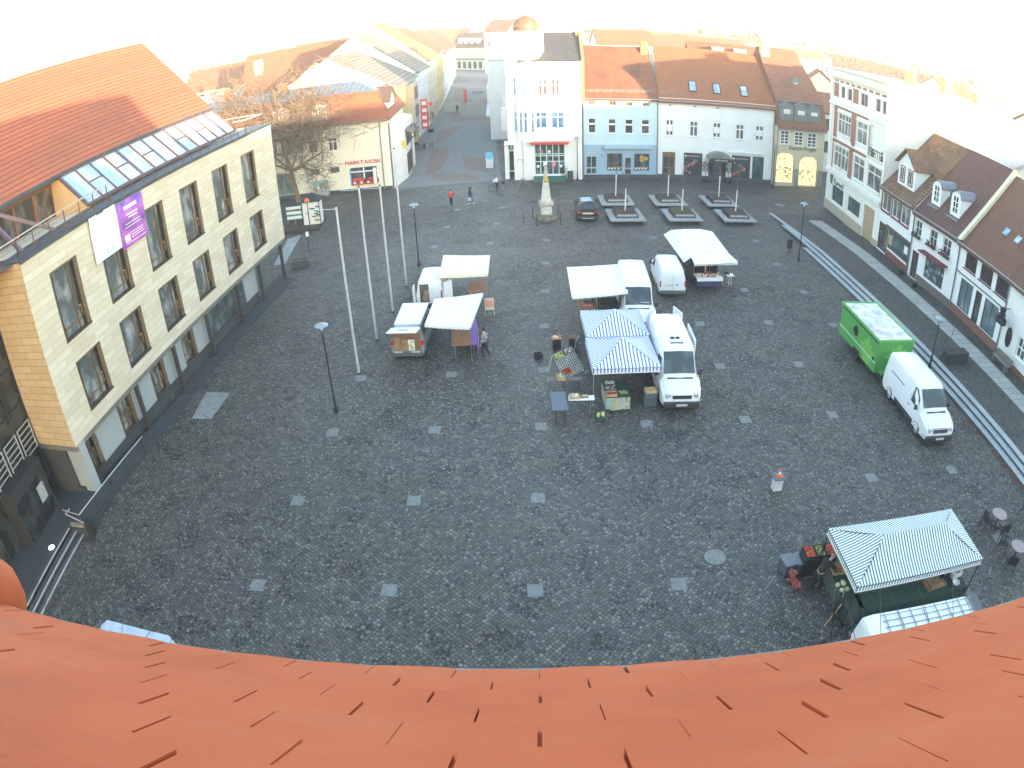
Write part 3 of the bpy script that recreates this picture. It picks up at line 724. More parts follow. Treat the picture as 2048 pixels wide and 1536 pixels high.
b.add(v+q, [(0, 1, 2, 3), (1, 5, 6, 2), (0, 4, 5, 1)]); b.build('ramp', PLZ, kind='structure')
b = MB(); b.poly([(-18.2, 21.6, .012), (-17.3, 30, .012), (-15.6, 47, .012), (-17.2, 48, .012), (-18.9, 24, .012)]); b.build('building_apron', mat('apron_asphalt', (.045, .046, .048), .85, var=.25), kind='structure')
e = empty('handrail', (xa+.9, 20.2, 0), 0, 'long stainless handrail running beside the town hall ramp', 'railing')
h0 = G(158, 1030, 1.4); h1 = G(284, 873, 1.0)
o_ = Vector((e.location.x, e.location.y, 0)); b = MB()
A_ = h0-o_; B_ = h1-o_; b.cyl(A_, B_, .028, .028, 8)
A2 = A_+Vector((-1.15, .25, 0)); b.cyl(A_, A2, .022, .022, 6); b.build('top_rail', mat('rail_steel', (.60, .62, .62), .3, .6), e)
b = MB()
for t in (0.0, .22, .45, .68, .97):
    p = A_.lerp(B_, t); b.cyl((p.x, p.y, .448*(1-t) if t > 0 else .45), p, .022, .022, 6)
b.build('posts', DARK, e)
e = empty('stair_rail', (xa+.4, yt-.2, 0), 0, 'short pale rail on a low wall at the head of the plaza steps', 'railing')
b = MB(); c0, c1 = G(131, 1028, 1.35)-Vector(e.location), G(168, 1046, 1.1)-Vector(e.location); b.tube([c0+Vector((.05, .35, 0)), c0, c1], .03, 8); b.build('top_rail', mat('rail_pale', (.48, .47, .42), .4, .4), e)
b = MB(); b.cyl((c0.x, c0.y, .45), c0, .022, .022, 6); b.cyl((c1.x, c1.y, .1), c1, .022, .022, 6); b.build('posts', DARK, e)
b = MB(); b.box(-.35, .75, .28, .42, .1, .62); b.build('low_wall', mat('low_wall_conc', (.22, .21, .18), .85), e)
g = G(103, 1095, .45); tag(MB().lathe([(.17, 0), (.17, .015), (.12, .02)], n=18).build('floor_light', mat('lamp_glow', (.8, .85, .85), .4, emit=((.8, .95, 1), .5), var=0)), 'round white light set flush in the dark plaza floor', 'floor light').location = (g.x, g.y, .452)
# ================= the row of houses at the far side
def wop(F, x0, y0, x1, y1): return F.op(x0, y0, x1, y1)
RT = dict(k=1.3)
# ---- white corner house with turret
PW = plaster('bright_white', (.80, .79, .76), .18)
F = Fac('corner_house', 'tall white corner house with a round turret, slate roof and red shop canopy', 'building', (2.15, 73.0), (8.3, 72.7), 0)
zt_, ze_ = 0, 12.9
shop = (F.sz(1068.5, 300)[0], F.sz(1130, 300)[0], .55, 4.05)
o1 = [F.op(1075, 157, 1095.5, 191), F.op(1101, 157, 1120.5, 191)]
o2 = [F.op(1067, 224, 1095, 257), F.op(1102, 224, 1129.5, 257)]
wall(F, 0, ze_, [shop]+o1+o2, PW, 12)
BLUEG = glass('sky_glass', (.10, .22, .38), .06, (.30, .50, .72)); MAUVE = glass('mauve_glass', (.10, .07, .09), .1, (.22, .18, .2))
for o in o1: window(F, o, gm=MAUVE, nv=1, nh=(.62,), sill=1, bw=.16, fw=.12)
for o in o2: window(F, o, gm=BLUEG, nv=1, nh=(.70,), sill=1, bw=.16, fw=.12)
b = MB()
for o in o1+o2: b.box(o[0]-.18, o[1]+.18, -.10, -.02, o[3]+.12, o[3]+.3)
for z in (4.25, 8.3, 12.2): b.box(-.02, F.W, -.09, -.005, z, z+.22)
b.box(-.02, F.W+.02, -.30, -.005, 12.62, 12.9); b.build('cornice', PW, F.e)
q = window(F, shop, mat('mint_frame', (.55, .72, .68), .5), GLASS, 4, (.42, .60, .66), bw=.09, fw=.10); 
b = MB(); a, c = shop[0], shop[1]
for k in range(7): x = a+.35+k*(c-a-.6)/6.5; b.ball((x, .06, 1.5+(k % 2)*1.6), .17, 7, k % 3)
for k in range(3): b.box(a+.9+k*.9, a+1.3+k*.9, .05, .08, 1.5, 2.0, k)
b.build('window_display', [WHITE, mat('display_pink', (.6, .25, .28)), mat('display_navy', (.06, .09, .2))], q)
MB().box(a-.42, c+.42, -.75, .0, 4.12, 4.24).box(a-.3, c+.3, -.7, .0, 4.0, 4.12).build('canopy', mat('canopy_red', (.55, .07, .06), .5), F.e)
MB().box(a-.1, c+.1, -1.0, -.02, 0, .28).box(a-.1, c+.1, -.9, -.02, .28, .45).build('entrance_step', mat('green_step', (.03, .12, .09), .8), F.e)
b = MB(); SL = mat('slate_roof', (.055, .06, .07), .6, var=.2, scale=2)
yr = 4.6; zr = 16.0; b.add([(-.3, -.35, ze_), (F.W+.02, -.35, ze_), (F.W+.02, yr, zr), (.75, yr, zr), (.6, 12, ze_), (F.W+.02, 12, ze_)], [(0, 1, 2, 3), (3, 2, 5, 4), (0, 3, 4)])
rf = b.build('roof', SL, F.e)
MB().box(-.0, F.W, yr-.15, yr+.9, zr-.02, zr+.22).build('ridge_parapet', PW, rf)
b = MB(); b.box(F.W+.04, F.W+.34, -.1, 10.2, 8.5, 13.4); b.poly([(F.W+.03, -.1, 13.3), (F.W+.03, yr, zr+.6), (F.W+.03, 10, 13.3)]); b.poly([(F.W+.36, -.1, 13.3), (F.W+.36, 10, 13.3), (F.W+.36, yr, zr+.6)]); b.poly([(F.W+.03, -.1, 13.3), (F.W+.36, -.1, 13.3), (F.W+.36, yr, zr+.6), (F.W+.03, yr, zr+.6)])
b.build('fire_wall', mat('rust_brick_wall', (.30, .16, .10), .9), F.e)
chimney(F, rf, F.W+.1, 4.2, 15, 17.6, .7, .6, mat('chimney_ochre', (.62, .45, .22)))
b = MB(); b.cyl((F.W-1.0, 3.8, 15.8), (F.W-1.5, 3.8, 17.2), .03, .03, 5); b.cyl((F.W-1.5, 3.8, 17.2), (F.W-.7, 3.8, 16.6), .02, .02, 5); b.build('antenna', DARK, rf)
# turret: octagon corbelled out over the corner, dome on top
cx, cy, rr = .72, 1.5, 1.72
b = MB(); b.lathe([(.9, 3.7), (1.35, 4.0), (rr, 4.15), (rr, 12.9), (rr, 16.0), (rr+.15, 16.05), (rr+.15, 16.3), (rr-.1, 16.3)], (cx, cy, 0), 8); tr = b.build('turret', PW, F.e)
b = MB(); b.lathe([(1.25, 16.3), (1.36, 16.6), (1.32, 17.1), (1.0, 17.6), (.45, 17.9), (.1, 18.0), (.0, 18.3)], (cx-.1, cy, 0), 12); b.build('dome', mat('copper_brown', (.22, .10, .06), .5, var=.3), tr, smooth=True)
gb = MB(); wb = MB()
for z0, z1 in ((5.3, 7.4), (9.3, 11.1)):
    for k in range(8):
        t = R(22.5+45*k+22.5); nx, ny_ = math.cos(t), math.sin(t)
        if ny_ > .5: continue
        ap = rr*math.cos(R(22.5)); c = Vector((cx+nx*ap, cy+ny_*ap, 0)); u = Vector((-ny_, nx, 0)); nv_ = Vector((nx, ny_, 0))
        for s_ in (-.28, .28):
            p = c+u*s_; gb.add([p+u*-.17+nv_*.02+Vector((0, 0, z0)), p+u*.17+nv_*.02+Vector((0, 0, z0)), p+u*.17+nv_*.02+Vector((0, 0, z1)), p+u*-.17+nv_*.02+Vector((0, 0, z1))], [(0, 1, 2, 3)])
            wb.add([p+u*-.17+nv_*.03+Vector((0, 0, z0+(z1-z0)*.66)), p+u*.17+nv_*.03+Vector((0, 0, z0+(z1-z0)*.66)), p+u*.17+nv_*.03+Vector((0, 0, z0+(z1-z0)*.73)), p+u*-.17+nv_*.03+Vector((0, 0, z0+(z1-z0)*.73))], [(0, 1, 2, 3)])
w_ = gb.build('window', BLUEG, F.e); wb.build('transom', WHITE, w_)
# street side wall and ground floor of the corner
b = MB(); b.poly([(-1.6, .9, 4.0), (-1.6, .9, 16.0), (-1.9, 26, 16.0), (-1.9, 26, 4.0)]); b.poly([(-1.6, .9, 0), (-1.6, .9, 4.0), (-1.9, 26, 4.0), (-1.9, 26, 0)]); b.poly([(-1.6, .9, 16), (2.2, .9, 16), (2.2, 26, 16), (-1.9, 26, 16)])
b.poly([(-1.6, .9, 4), (-1.6, .9, 16), (.6, .9, 16), (.6, .9, 4)])
b.box(-2.0, -1.55, .8, 1.5, 0, 3.9); b.box(-1.0, -.02, .2, .9, 0, 4.1); b.box(-2.0, .2, .3, 1.4, 3.85, 4.15); b.build('side_wall', PW, F.e)
b = MB(); b.box(-1.55, -1.0, 1.2, 1.25, .7, 3.2); q = b.build('window', mat('mint_frame', (.55, .72, .68)), F.e); MB().box(-1.5, -1.05, 1.14, 1.18, .9, 3.0).build('pane', glass('green_glass', (.04, .07, .06), .1, (.14, .2, .18)), q)
b = MB(); b.tube([(-.7, .15, 2.0), (-.55, .15, 2.3), (-.2, .15, 2.3), (-.05, .15, 2.0)], .03, 5); b.build('logo', mat('logo_grey', (.35, .36, .45)), F.e)
for k in range(3):
    MB().box(-1.72, -1.68, 4+k*6.2, 5.4+k*6.2, 5.4, 7.2).box(-1.76, -1.72, 4+k*6.2, 5.4+k*6.2, 9.4, 11).build('window', GLASS, F.e)
b = MB()
for k in range(4): b.box(-2.3, -1.65, 3+k*5.5, 4.2+k*5.5, 5+k*.4, 7.5+k*.4)
b.build('bay', PW, F.e)
# ---- light blue house
PB = plaster('pale_blue', (.50, .66, .72), .2); PB2 = plaster('blue_ground', (.30, .44, .56), .3)
F = Fac('blue_house', 'light blue house with rust stained tile roof and bakery windows', 'building', (8.42, 73.2), (16.5, 73.2), 0)
FB = F
o0 = [F.op(1177, 201.5, 1190, 209.5), F.op(1218.5, 201.5, 1232.5, 210.5), F.op(1252.5, 203.5, 1265.5, 211.5), F.op(1286, 204.5, 1299, 212)]
o1 = [F.op(1176.5, 236.5, 1191.5, 266), F.op(1216.5, 237.5, 1232, 266.5), F.op(1250, 238.3, 1266, 267.4), F.op(1283, 239.3, 1299, 268)]
dr = F.op(1170, 303.5, 1196, 350); w1 = F.op(1213, 306, 1245, 342); d2 = F.op(1247.5, 306, 1265, 351.5); w2 = F.op(1268, 306.5, 1299, 342.5)
zb = F.sz(1240, 289)[1]
wall(F, zb, 9.1, o0+o1, PB, 9)
wall(F, 0, zb, [dr, w1, d2, w2], PB2, 9, name='ground_wall', y=-.03)
for o in o0: window(F, o, mat('ochre_frame', (.42, .28, .12)), GLASSL, 1)
for o in o1: window(F, o, WOODW, GLASS, 0, (.62,), sill=1, bw=.20, surround=.0)
for o in (w1, w2): 
    q = window(F, o, mat('grey_blue_frame', (.25, .33, .40)), GLASS, 0, y=-.03); b = MB()
    for k in range(8): b.ball((o[0]+.25+k*(o[1]-o[0]-.5)/7, .04, o[2]+.28+.1*(k % 2)), .12, 6, k % 2)
    b.build('window_display', [WHITE, mat('bread', (.45, .28, .12))], q)
def door(F, o, m, y=0, panes=2):
    a, c, e, f = o; b = MB(); b.box(a, c, y+.06, y+.12, e, f); b.box(a+.02, a+.1, y+.0, y+.14, e, f); b.box(c-.1, c-.02, y, y+.14, e, f); b.box(a+.1, c-.1, y+.0, y+.14, f-.45, f-.36)
    dd = b.build('door', m, F.e); g_ = MB(); n = panes
    for k in range(n): x0 = a+.18+(c-a-.3)*k/n; g_.box(x0, x0+(c-a-.3)/n-.08, y+.045, y+.055, e+.9, f-.55); g_.box(x0, x0+(c-a-.3)/n-.08, y+.045, y+.055, e+.2, e+.75)
    g_.build('pane', GLASS, dd); return dd
door(F, dr, mat('door_bluegrey', (.35, .45, .52)), -.03); door(F, d2, mat('door_bluegrey', (.35, .45, .52)), -.03, 1)
MB().box(w1[0]-.3, w2[1]+.2, -.45, -.05, 3.35, 3.62).build('awning_box', mat('awning_bluegrey', (.36, .46, .54), .6), F.e)
MB().box(0, F.W, -.07, .0, 0, .42).build('plinth', mat('plinth_dark', (.06, .065, .08), .85), F.e)
b = MB()
for k in range(3): t = k*2.1; b.lathe([(.20, -.03), (.23, 0), (.20, .03), (.15, .0)], (0, 0, 0), 12, 0, Matrix.Translation((w2[1]-.75+.3*math.cos(t), -.12, w2[3]-.55+.2*math.sin(t))) @ Matrix.Rotation(R(90), 4, 'X'))
b.build('bakery_emblem', mat('brass_gold', (.62, .38, .12), .35, .5), F.e); text('house_number', '6', .55, mat('number_brown', (.35, .2, .1)), F.e, MT(dr[1]+.42, 2.55, -.06))
TR1 = tiles('old_tiles', (.27, .105, .05), (.20, .075, .04), .19, .26, (.055, .03, .028), .85, 1.38, .32)
rf = gable_roof(F, 9.1, 14.4, 10.5, 5.2, TR1, gable=PB, lo=.0, ro=.0); gutter(F, 0, F.W, 8.83)
chimney(F, rf, F.W-.6, 4.7, 13.3, 15.0, .8, .7, mat('chimney_brick', (.40, .17, .09), .9, var=.3, scale=9))
def guard(F, z, y, parent, x0=.2, x1=None):
    b = MB(); x1 = x1 or F.W-.2
    for dz in (0, .12, .24): b.beam((x0, y, z+dz), (x1, y, z+dz), .02, .02)
    for k in range(int((x1-x0)/.7)+1): b.beam((x0+k*.7, y, z-.1), (x0+k*.7, y, z+.26), .025, .03)
    return b.build('snow_guard', ZINC, parent)
guard(F, 9.55, .15, rf); spout(F, 0.05, 8.6); spout(F, F.W-.05, 8.6)
# ---- long white house
PW2 = plaster('house_white', (.80, .80, .79), .15)
F = Fac('white_house', 'long white house with three skylights in a bright orange tile roof', 'building', (16.55, 73.25), (29.5, 71.95), 0)
o0 = [F.op(1337.5, 209, 1343.5, 212), F.op(1387, 211.6, 1393.5, 214.8), F.op(1432.5, 214.7, 1439, 218)]
o1 = [F.op(1332, 239, 1346.5, 271.5), F.op(1380, 242, 1395.5, 273.5), F.op(1426.5, 245, 1441, 276), F.op(1472.3, 248.5, 1487.3, 279.5), F.op(1511.5, 251.5, 1526.5, 282)]
dr = F.op(1325, 303.5, 1349.5, 350.5); w1 = F.op(1368, 305, 1403.5, 353); de = F.op(1418, 313, 1451, 354); w2 = F.op(1464, 310.5, 1499, 358); w3 = F.op(1505.5, 313, 1525.5, 360)
wall(F, 0, 9.05, o0+o1+[dr, w1, de, w2, w3], PW2, 9)
for o in o0: window(F, o, WOODW, MAUVE, 0, fw=.02)
for k, o in enumerate(o1):
    q = window(F, o, WOODW, MAUVE, 1 if k % 2 == 0 else 1, (.66,), sill=1, bw=.13, fw=.09)
    if k % 2 == 0: MB().box(o[0]+.12, o[1]-.12, .03, .08, o[2]+.5, o[2]+(o[3]-o[2])*.66).build('blind', WHITE, q)
door(F, dr, mat('door_brown', (.16, .09, .04), .6)); door(F, de, mat('door_black', (.04, .04, .045)), 0, 2)
SG = mat('shop_poster', (.045, .05, .06), .25, var=.25)
def shopwin(F, o, seed, cols):
    q = window(F, o, DARK, SG, 0, fw=.04); rr_ = random.Random(seed); b = MB(); a, c, e, f = o
    for k in range(26):
        t = k/25; x = a+(c-a)*(.35+.3*math.sin(t*5+seed)); z = e+(f-e)*(.12+.55*t); r_ = rr_.uniform(.05, .16)
        b.ball((x+rr_.uniform(-.12, .12), .085, z), r_, 5, rr_.choice((1, 1, 2, 3)), None, 1.4)
    b.box(a+.12, a+.42, .085, .09, f-.42, f-.32, 0); b.box(a+.15, a+.22, .085, .09, f-.55, f-.25, 0)
    b.box(a+.5, c-.15, .085, .09, f-.46, f-.40, 1); b.box(a+.5, c-.3, .085, .09, f-.36, f-.33, 0)
    b.build('window_poster', cols, q)
PC = [WHITE, mat('poster_red', (.45, .10, .10)), mat('poster_skin', (.5, .32, .25)), mat('poster_grey', (.2, .2, .22))]
shopwin(F, w1, 3, PC); shopwin(F, w2, 5, PC); window(F, w3, DARK, glass('green_glass', (.04, .07, .06), .1, (.14, .2, .18)), 1)
zc = F.sz(1436, 309)[1]; xc = (de[0]+de[1])/2; b = MB(); pr = [(xc+1.35*math.cos(t), zc-.35+.75*math.sin(t)) for t in [math.pi*k/10 for k in range(11)]]
b.prism(pr, -1.2, 0); b.build('canopy', mat('canopy_bronze', (.20, .20, .18), .5), F.e); MB().box(xc-1.0, xc+1.3, -1.3, -1.1, zc-.62, zc-.22).build('sign_board', mat('sign_black', (.02, .02, .025)), F.e)
text('sign_lettering', 'HERRMANNS', .24, WHITE, F.e, MT(xc+.15, zc-.42, -1.31))
MB().box(0, F.W-.1, -.06, 0, 0, .48).build('plinth', mat('plinth_dark', (.06, .065, .08), .85), F.e); MB().box(w2[0]-.4, w3[1]-.2, -.2, -.02, w2[3]+.3, w2[3]+.42).build('ledge', PW2, F.e)
TR2 = tiles('orange_tiles', (.34, .12, .05), (.28, .095, .042), .20, .26, (.16, .08, .05), .4, 1.38, .22)
rf = gable_roof(F, 9.0, 14.55, 10.6, 5.3, TR2, gable=PW2, lo=.02, ro=.02); gutter(F, 0, F.W, 8.75); guard(F, 9.5, .2, rf, .3, 2.6); spout(F, F.W-.1, 8.5)
for p in ((1376, 162, 1393.7, 184), (1423.5, 166, 1442, 190), (1477.4, 171, 1497, 194.6)):
    # intersect with the roof slope
    lo_, hi_ = 0.0, 5.3
    for _ in range(30):
        md = (lo_+hi_)/2; s_, z_ = F.sz((p[0]+p[2])/2, (p[1]+p[3])/2, md)
        if z_ > 9.0+md*5.55/5.3: lo_ = md
        else: hi_ = md
    T = Matrix.Translation((s_, md, 9.0+md*5.55/5.3)) @ Matrix.Rotation(math.atan2(5.55, 5.3), 4, 'X')
    q = MB().box(-.42, .42, -.75, .75, .0, .10, 0, T).build('skylight', DARK, rf); MB().box(-.33, .33, -.65, .6, .10, .115, 0, T).build('pane', glass('sky_pane', (.25, .38, .55), .05, (.6, .72, .85)), q) if False else None
    q['kind'] = q.get('kind', '') or 'part'; del q['kind']; 
    MB().box(-.33, .33, -.66, .62, .102, .118, 0, T).build('skylight_glass', glass('sky_pane', (.20, .33, .5), .05, (.6, .72, .85)), rf)
b = MB(); b.cyl((1.2, 3.2, 12.1), (1.2, 3.2, 12.9), .06, .06, 6); b.build('vent_pipe', ZINC, rf)
# ---- cream jeweller's house with mansard
PC_ = plaster('cream_house', (.66, .58, .40), .25)
F = Fac('mansard_house', 'cream house with three slate dormers and two lit shop arches', 'building', (29.55, 71.3), (35.75, 71.6), 0)
o1 = [F.op(1562, 261, 1577.5, 289), F.op(1590, 263.5, 1605.5, 292), F.op(1616, 266, 1632, 296)]
a1 = F.op(1551.5, 313, 1585, 366); a2 = F.op(1599, 318, 1632, 369)
a1 = (a1[0], a1[1], .35, 3.9); a2 = (a2[0], a2[1], .1, 3.6)
wall(F, 0, 6.9, o1+[a1, a2], PC_, 9)
for o in o1: window(F, o, WOODW, GLASS, 1, (.25, .48, .72), sill=1, bw=.10, fw=.09, surround=.08)
LIT = mat('shop_light', (.7, .6, .35), .6, var=.6, scale=5, emit=((1.0, .72, .32), .10))
ST = plaster('grey_pillars', (.32, .31, .28), .3)
for k, o in enumerate((a1, a2)):
    q = window(F, o, mat('shop_frame', (.30, .25, .16)), LIT, 0 if k else 1, (.78,), fw=.06)
    b = MB(); r_ = (o[1]-o[0])/2; xc = (o[0]+o[1])/2; n = 12; zc = o[3]-r_*.8   # spandrels that round the arch
    for s_ in (-1, 1):
        for j in range(n//2):
            t0, t1 = math.pi/2*j/(n/2), math.pi/2*(j+1)/(n/2)
            p0 = (xc+s_*r_*math.cos(t0), zc+r_*.8*math.sin(t0)); p1 = (xc+s_*r_*math.cos(t1), zc+r_*.8*math.sin(t1))
            b.prism([p0, p1, (p1[0], o[3]+.01), (p0[0], o[3]+.01)], .004, .12)
    b.build('arch', PC_, q); b = MB(); rr_ = random.Random(k)
    for j in range(30): b.ball((rr_.uniform(o[0]+.15, o[1]-.15), .09, rr_.uniform(o[2]+.2, o[2]+1.9)), rr_.uniform(.05, .13), 5, j % 3)
    b.build('window_display', [DARK, mat('display_gold', (.5, .36, .1)), mat('display_white', (.7, .68, .6))], q)
b = MB()
for a, c in ((a1[1], a2[0]), (a2[1], F.W), (0, a1[0])): b.box(a+.02, c-.02, -.06, .0, 0, 1.9); b.box(a, c, -.12, 0, 1.9, 2.05)
b.build('pillar_facing', ST, F.e)
text('sign_lettering', 'Kerstin Krüger', .62, mat('letter_brown', (.07, .055, .04)), F.e, MT(3.35, 4.45, -.05), shear=.25, xs=.95)
GS = mat('grey_slate', (.14, .165, .175), .7, var=.25, scale=3); TR3 = tiles('brown_tiles', (.33, .13, .07), (.25, .10, .06), .19, .26, (.09, .055, .05), .6, 1.25, .3)
zb_, yb = 9.85, 1.05; b = MB(); slab(b, [(-.0, -.35, 6.75), (F.W+.25, -.35, 6.75), (F.W+.1, yb, zb_), (-.0, yb, zb_)]); slab(b, [(-.0, yb-.25, zb_-.02), (F.W+.1, yb-.25, zb_-.02), (F.W-1.2, 6.2, 15.6), (0, 6.2, 15.6)]); slab(b, [(F.W+.1, 11, zb_), (0, 11, zb_), (0, 6.2, 15.6), (F.W-1.2, 6.2, 15.6)])
b.poly([(F.W+.05, yb, zb_), (F.W+.1, 11, zb_), (F.W-1.2, 6.2, 15.58)]); b.poly([(F.W+.02, 0, 6.8), (F.W+.02, 9, 6.8), (F.W+.02, 9, zb_), (F.W+.02, yb, zb_)])
b.poly([(0.02, 0, 6.8), (0.02, yb, zb_), (.02, 6.2, 15.5), (.02, 11, zb_), (.02, 9, 6.8)])
rf = b.build('roof', TR3, F.e); gutter(F, 0, F.W, 6.62); spout(F, .05, 6.4)
MB().box(0, F.W, yb-.42, yb-.2, zb_-.14, zb_-.04).build('roof_moulding', ZINC, rf)
for p in ((1561, 203, 1586, 241.6), (1589.5, 206, 1614, 244), (1616.4, 209.6, 1639.8, 246.3)):
    o = F.op(*p, off=.05); a, c, e, f = o; xc = (a+c)/2
    b = MB(); b.prism([(a, e), (c, e), (c, f-.45), (xc, f), (a, f-.45)], .0, 1.5); b.prism([(a-.1, f-.45), (xc, f+.07), (c+.1, f-.45), (xc, f-.05)], -.1, 1.7)
    dm = b.build('dormer', GS, rf); zz = (e+.75, f-.85)
    b = MB(); b.box(xc-.42, xc+.42, -.04, .0, zz[0], zz[1]); b.build('dormer_frame', WOODW, dm)
    b = MB()
    for i in (-1, 1):
        for j in range(3): h_ = (zz[1]-zz[0]-.2)/3; b.box(xc+i*.2-.13, xc+i*.2+.13, -.055, -.045, zz[0]+.1+j*h_, zz[0]+.03+(j+1)*h_)
    b.build('dormer_pane', GLASS, dm)
o = F.op(1582.4, 152.5, 1600, 180.6, off=2.6); a, c, e, f = o; xc = (a+c)/2
b = MB(); b.prism([(a, e), (c, e), (c, f-.6), (xc, f), (a, f-.6)], 2.6, 4.6); dm = b.build('dormer', GS, rf); MB().box(xc-.25, xc+.25, 2.55, 2.59, e+.25, e+.8).build('dormer_frame', WOODW, dm); MB().box(xc-.12, xc+.12, 2.53, 2.54, e+.35, e+.7).build('dormer_pane', GLASS, dm)
chimney(F, rf, .55, 5.2, 14.4, 16.6, 1.0, .8, mat('chimney_ochre', (.62, .45, .22)))
# ================= brick and stucco town house on the right
BR = bricks('red_brick', (.36, .13, .09), (.30, .10, .07), (.36, .20, .15), .25, .085, .008, 'XZ', .85, .2)
STU = plaster('stucco_white', (.80, .78, .72), .12)
F = Fac('brick_town_house', 'four storey town house of red brick and white stucco with a corner pub sign', 'building', (32.1, 63.17), (31.14, 50.05), .15)
W = F.W; hT = 14.6
g1 = F.op(1664.5, 367, 1684, 416); g2 = F.op(1696, 389, 1717, 438.6); ad = F.op(1729, 407, 1745.3, 460)
ad = (ad[0], ad[1], .0, ad[3])
f2 = [F.op(1669, 287.5, 1682, 327), F.op(1683.2, 293.3, 1695, 334), F.op(1707.8, 305, 1726.6, 353), F.op(1736, 322.6, 1759.4, 373)]
f3 = [F.op(1677, 217, 1688.6, 257), F.op(1689.8, 221.8, 1700.8, 261.7), F.op(1714.9, 232, 1733.6, 279)]
lg = F.op(1741.8, 239, 1767, 313)
f4 = [F.op(1682, 158.7, 1690, 185), F.op(1695, 162.7, 1704, 190), F.op(1721, 171.6, 1735.5, 201.7), F.op(1751.5, 182, 1761, 210), F.op(1765, 185.7, 1774, 215.8)]
lv2 = (min(o[2] for o in f2), max(o[3] for o in f2)); lv3 = (sum(o[2] for o in f3)/3, sum(o[3] for o in f3)/3)
def lev(ops, e, f): return [(a, c, e, f) for a, c, _, _ in ops]
f2 = lev(f2, 4.75, 6.95); f3 = lev(f3, 8.2, 10.3); f4 = lev(f4, 11.75, 13.1)
lg = (lg[0], lg[1], 7.4, 10.5)
allo = [g1, g2, ad]+f2+f3+f4
wall(F, 0, hT, allo+[lg], STU, 12, .18)
for o in (g1, g2): window(F, o, STU, glass('teal_glass', (.04, .07, .075), .1, (.12, .18, .18)), 0, fw=.05)
for o in f2+f3: window(F, o, WOODW, GLASSL, 1 if o[1]-o[0] > 1.2 else 0, (.68,), sill=1, bw=.1, fw=.1)
for o in f4: window(F, o, WOODW, MAUVE, 1 if o[1]-o[0] > 1.2 else 0, (), fw=.12)
q = MB().box(ad[0], ad[1], .10, .15, 0, ad[3]).build('door', mat('door_ochre', (.40, .30, .18)), F.e)
q = MB().box(lg[0], lg[1], .9, 1.0, 7.4, 10.5).build('loggia', plaster('loggia_cream', (.50, .46, .36)), F.e)
b = MB()
for k in range(7): x = lg[0]+(lg[1]-lg[0])*(k+.5)/7; b.box(x-.015, x+.015, -.08, -.05, 7.5, 8.35)
b.box(lg[0], lg[1], -.09, -.04, 8.33, 8.4); b.build('balcony_rail', DARK, q)
for j, x in enumerate((lg[0]+.5, lg[1]-.5)):
    pl_ = MB(); 
    for k in range(40): pl_.ball((x+rnd.gauss(0, .2), .2+rnd.gauss(0, .08), 7.6+abs(rnd.gauss(0, .4))), .07, 5)
    pl_.build('foliage', mat('pot_green', (.05, .07, .04), .9), q)
b = MB()
def bp(x0, x1, z0, z1): b.box(x0, x1, -.035, -.003, z0, z1)
L = 1.0; R_ = lg[0]-.55
for (z0, z1, os_) in ((4.45, 7.2, f2[:3]), (7.9, 10.7, f3)):
    xs = [L]+[v for o in os_ for v in (o[0]-.16, o[1]+.16)]+[R_]
    for i in range(0, len(xs), 2):
        if xs[i+1]-xs[i] > .08: bp(xs[i], xs[i+1], z0, z1)
    bp(L, R_, z1, z1+.3)
bp(L, L+.9, 7.15, 7.9); bp(f3[1][1]+.4, f3[2][0]-.3, 7.0, 7.95)
xs = [1.1, f4[0][0]-.35]
bp(.8, f4[0][0]-.45, 11.8, 13.2); bp(f4[1][1]+.35, f4[2][0]-.35, 11.8, 13.2)
for k in range(9): x = 1.0+k*1.35; bp(x, x+.8, 13.35, 13.55)
bp(f2[3][1]+.1, f2[3][1]+.25, 4.7, 7.0); bp(lg[0]-.22, lg[0]-.05, 7.4, 10.3)
b.build('brick_panels', BR, F.e)
b = MB()
for z, t, h_ in ((3.95, .30, .28), (4.25, .12, .2), (7.5, .08, .14), (10.95, .22, .26), (11.3, .10, .12), (13.75, .25, .18), (13.93, .45, .3), (14.23, .6, .2)): b.box(-.02, W+.02, -t, -.003, z, z+h_)
for o in f2+f3: b.box(o[0]-.15, o[1]+.15, -.08, -.004, o[3]+.03, o[3]+.16)
b.box(-.03, .55, -.10, -.004, 4.4, 13.7); b.box(W-.35, W+.02, -.10, -.004, 4.4, 13.7)
b.build('cornice', STU, F.e)
MB().box(-.04, ad[0]-.1, -.08, -.003, 0, .95).box(ad[1]+.1, W, -.08, -.003, 0, .8).build('stone_base', plaster('base_stone', (.42, .38, .30), .3), F.e)
MB().box(-.3, W+.1, -.3, 12.3, hT, hT+.12).build('roof', mat('roof_pale', (.5, .48, .45), .8), F.e)
b = MB(); x = 1.45; z = 3.25; b.prism([(x-.28, z+.38), (x, z+.5), (x+.28, z+.38), (x+.22, z-.15), (x, z-.45), (x-.22, z-.15)], -.12, -.02); b.build('shield_sign', mat('shield_green', (.02, .20, .06), .4, var=.3, scale=6), F.e)
text('sign_lettering', 'Karwel', .85, mat('letter_teal', (.03, .10, .12)), F.e, MT(3.3, 3.2, -.03), xs=1.05)
for x, y, z1, m_ in ((5.5, 6.5, 16.0, 'chimney_ochre'), (9.5, 8.5, 16.2, 'chimney_ochre')): chimney(F, F.e, x, y, hT, z1, .9, .9, MC['chimney_ochre'])
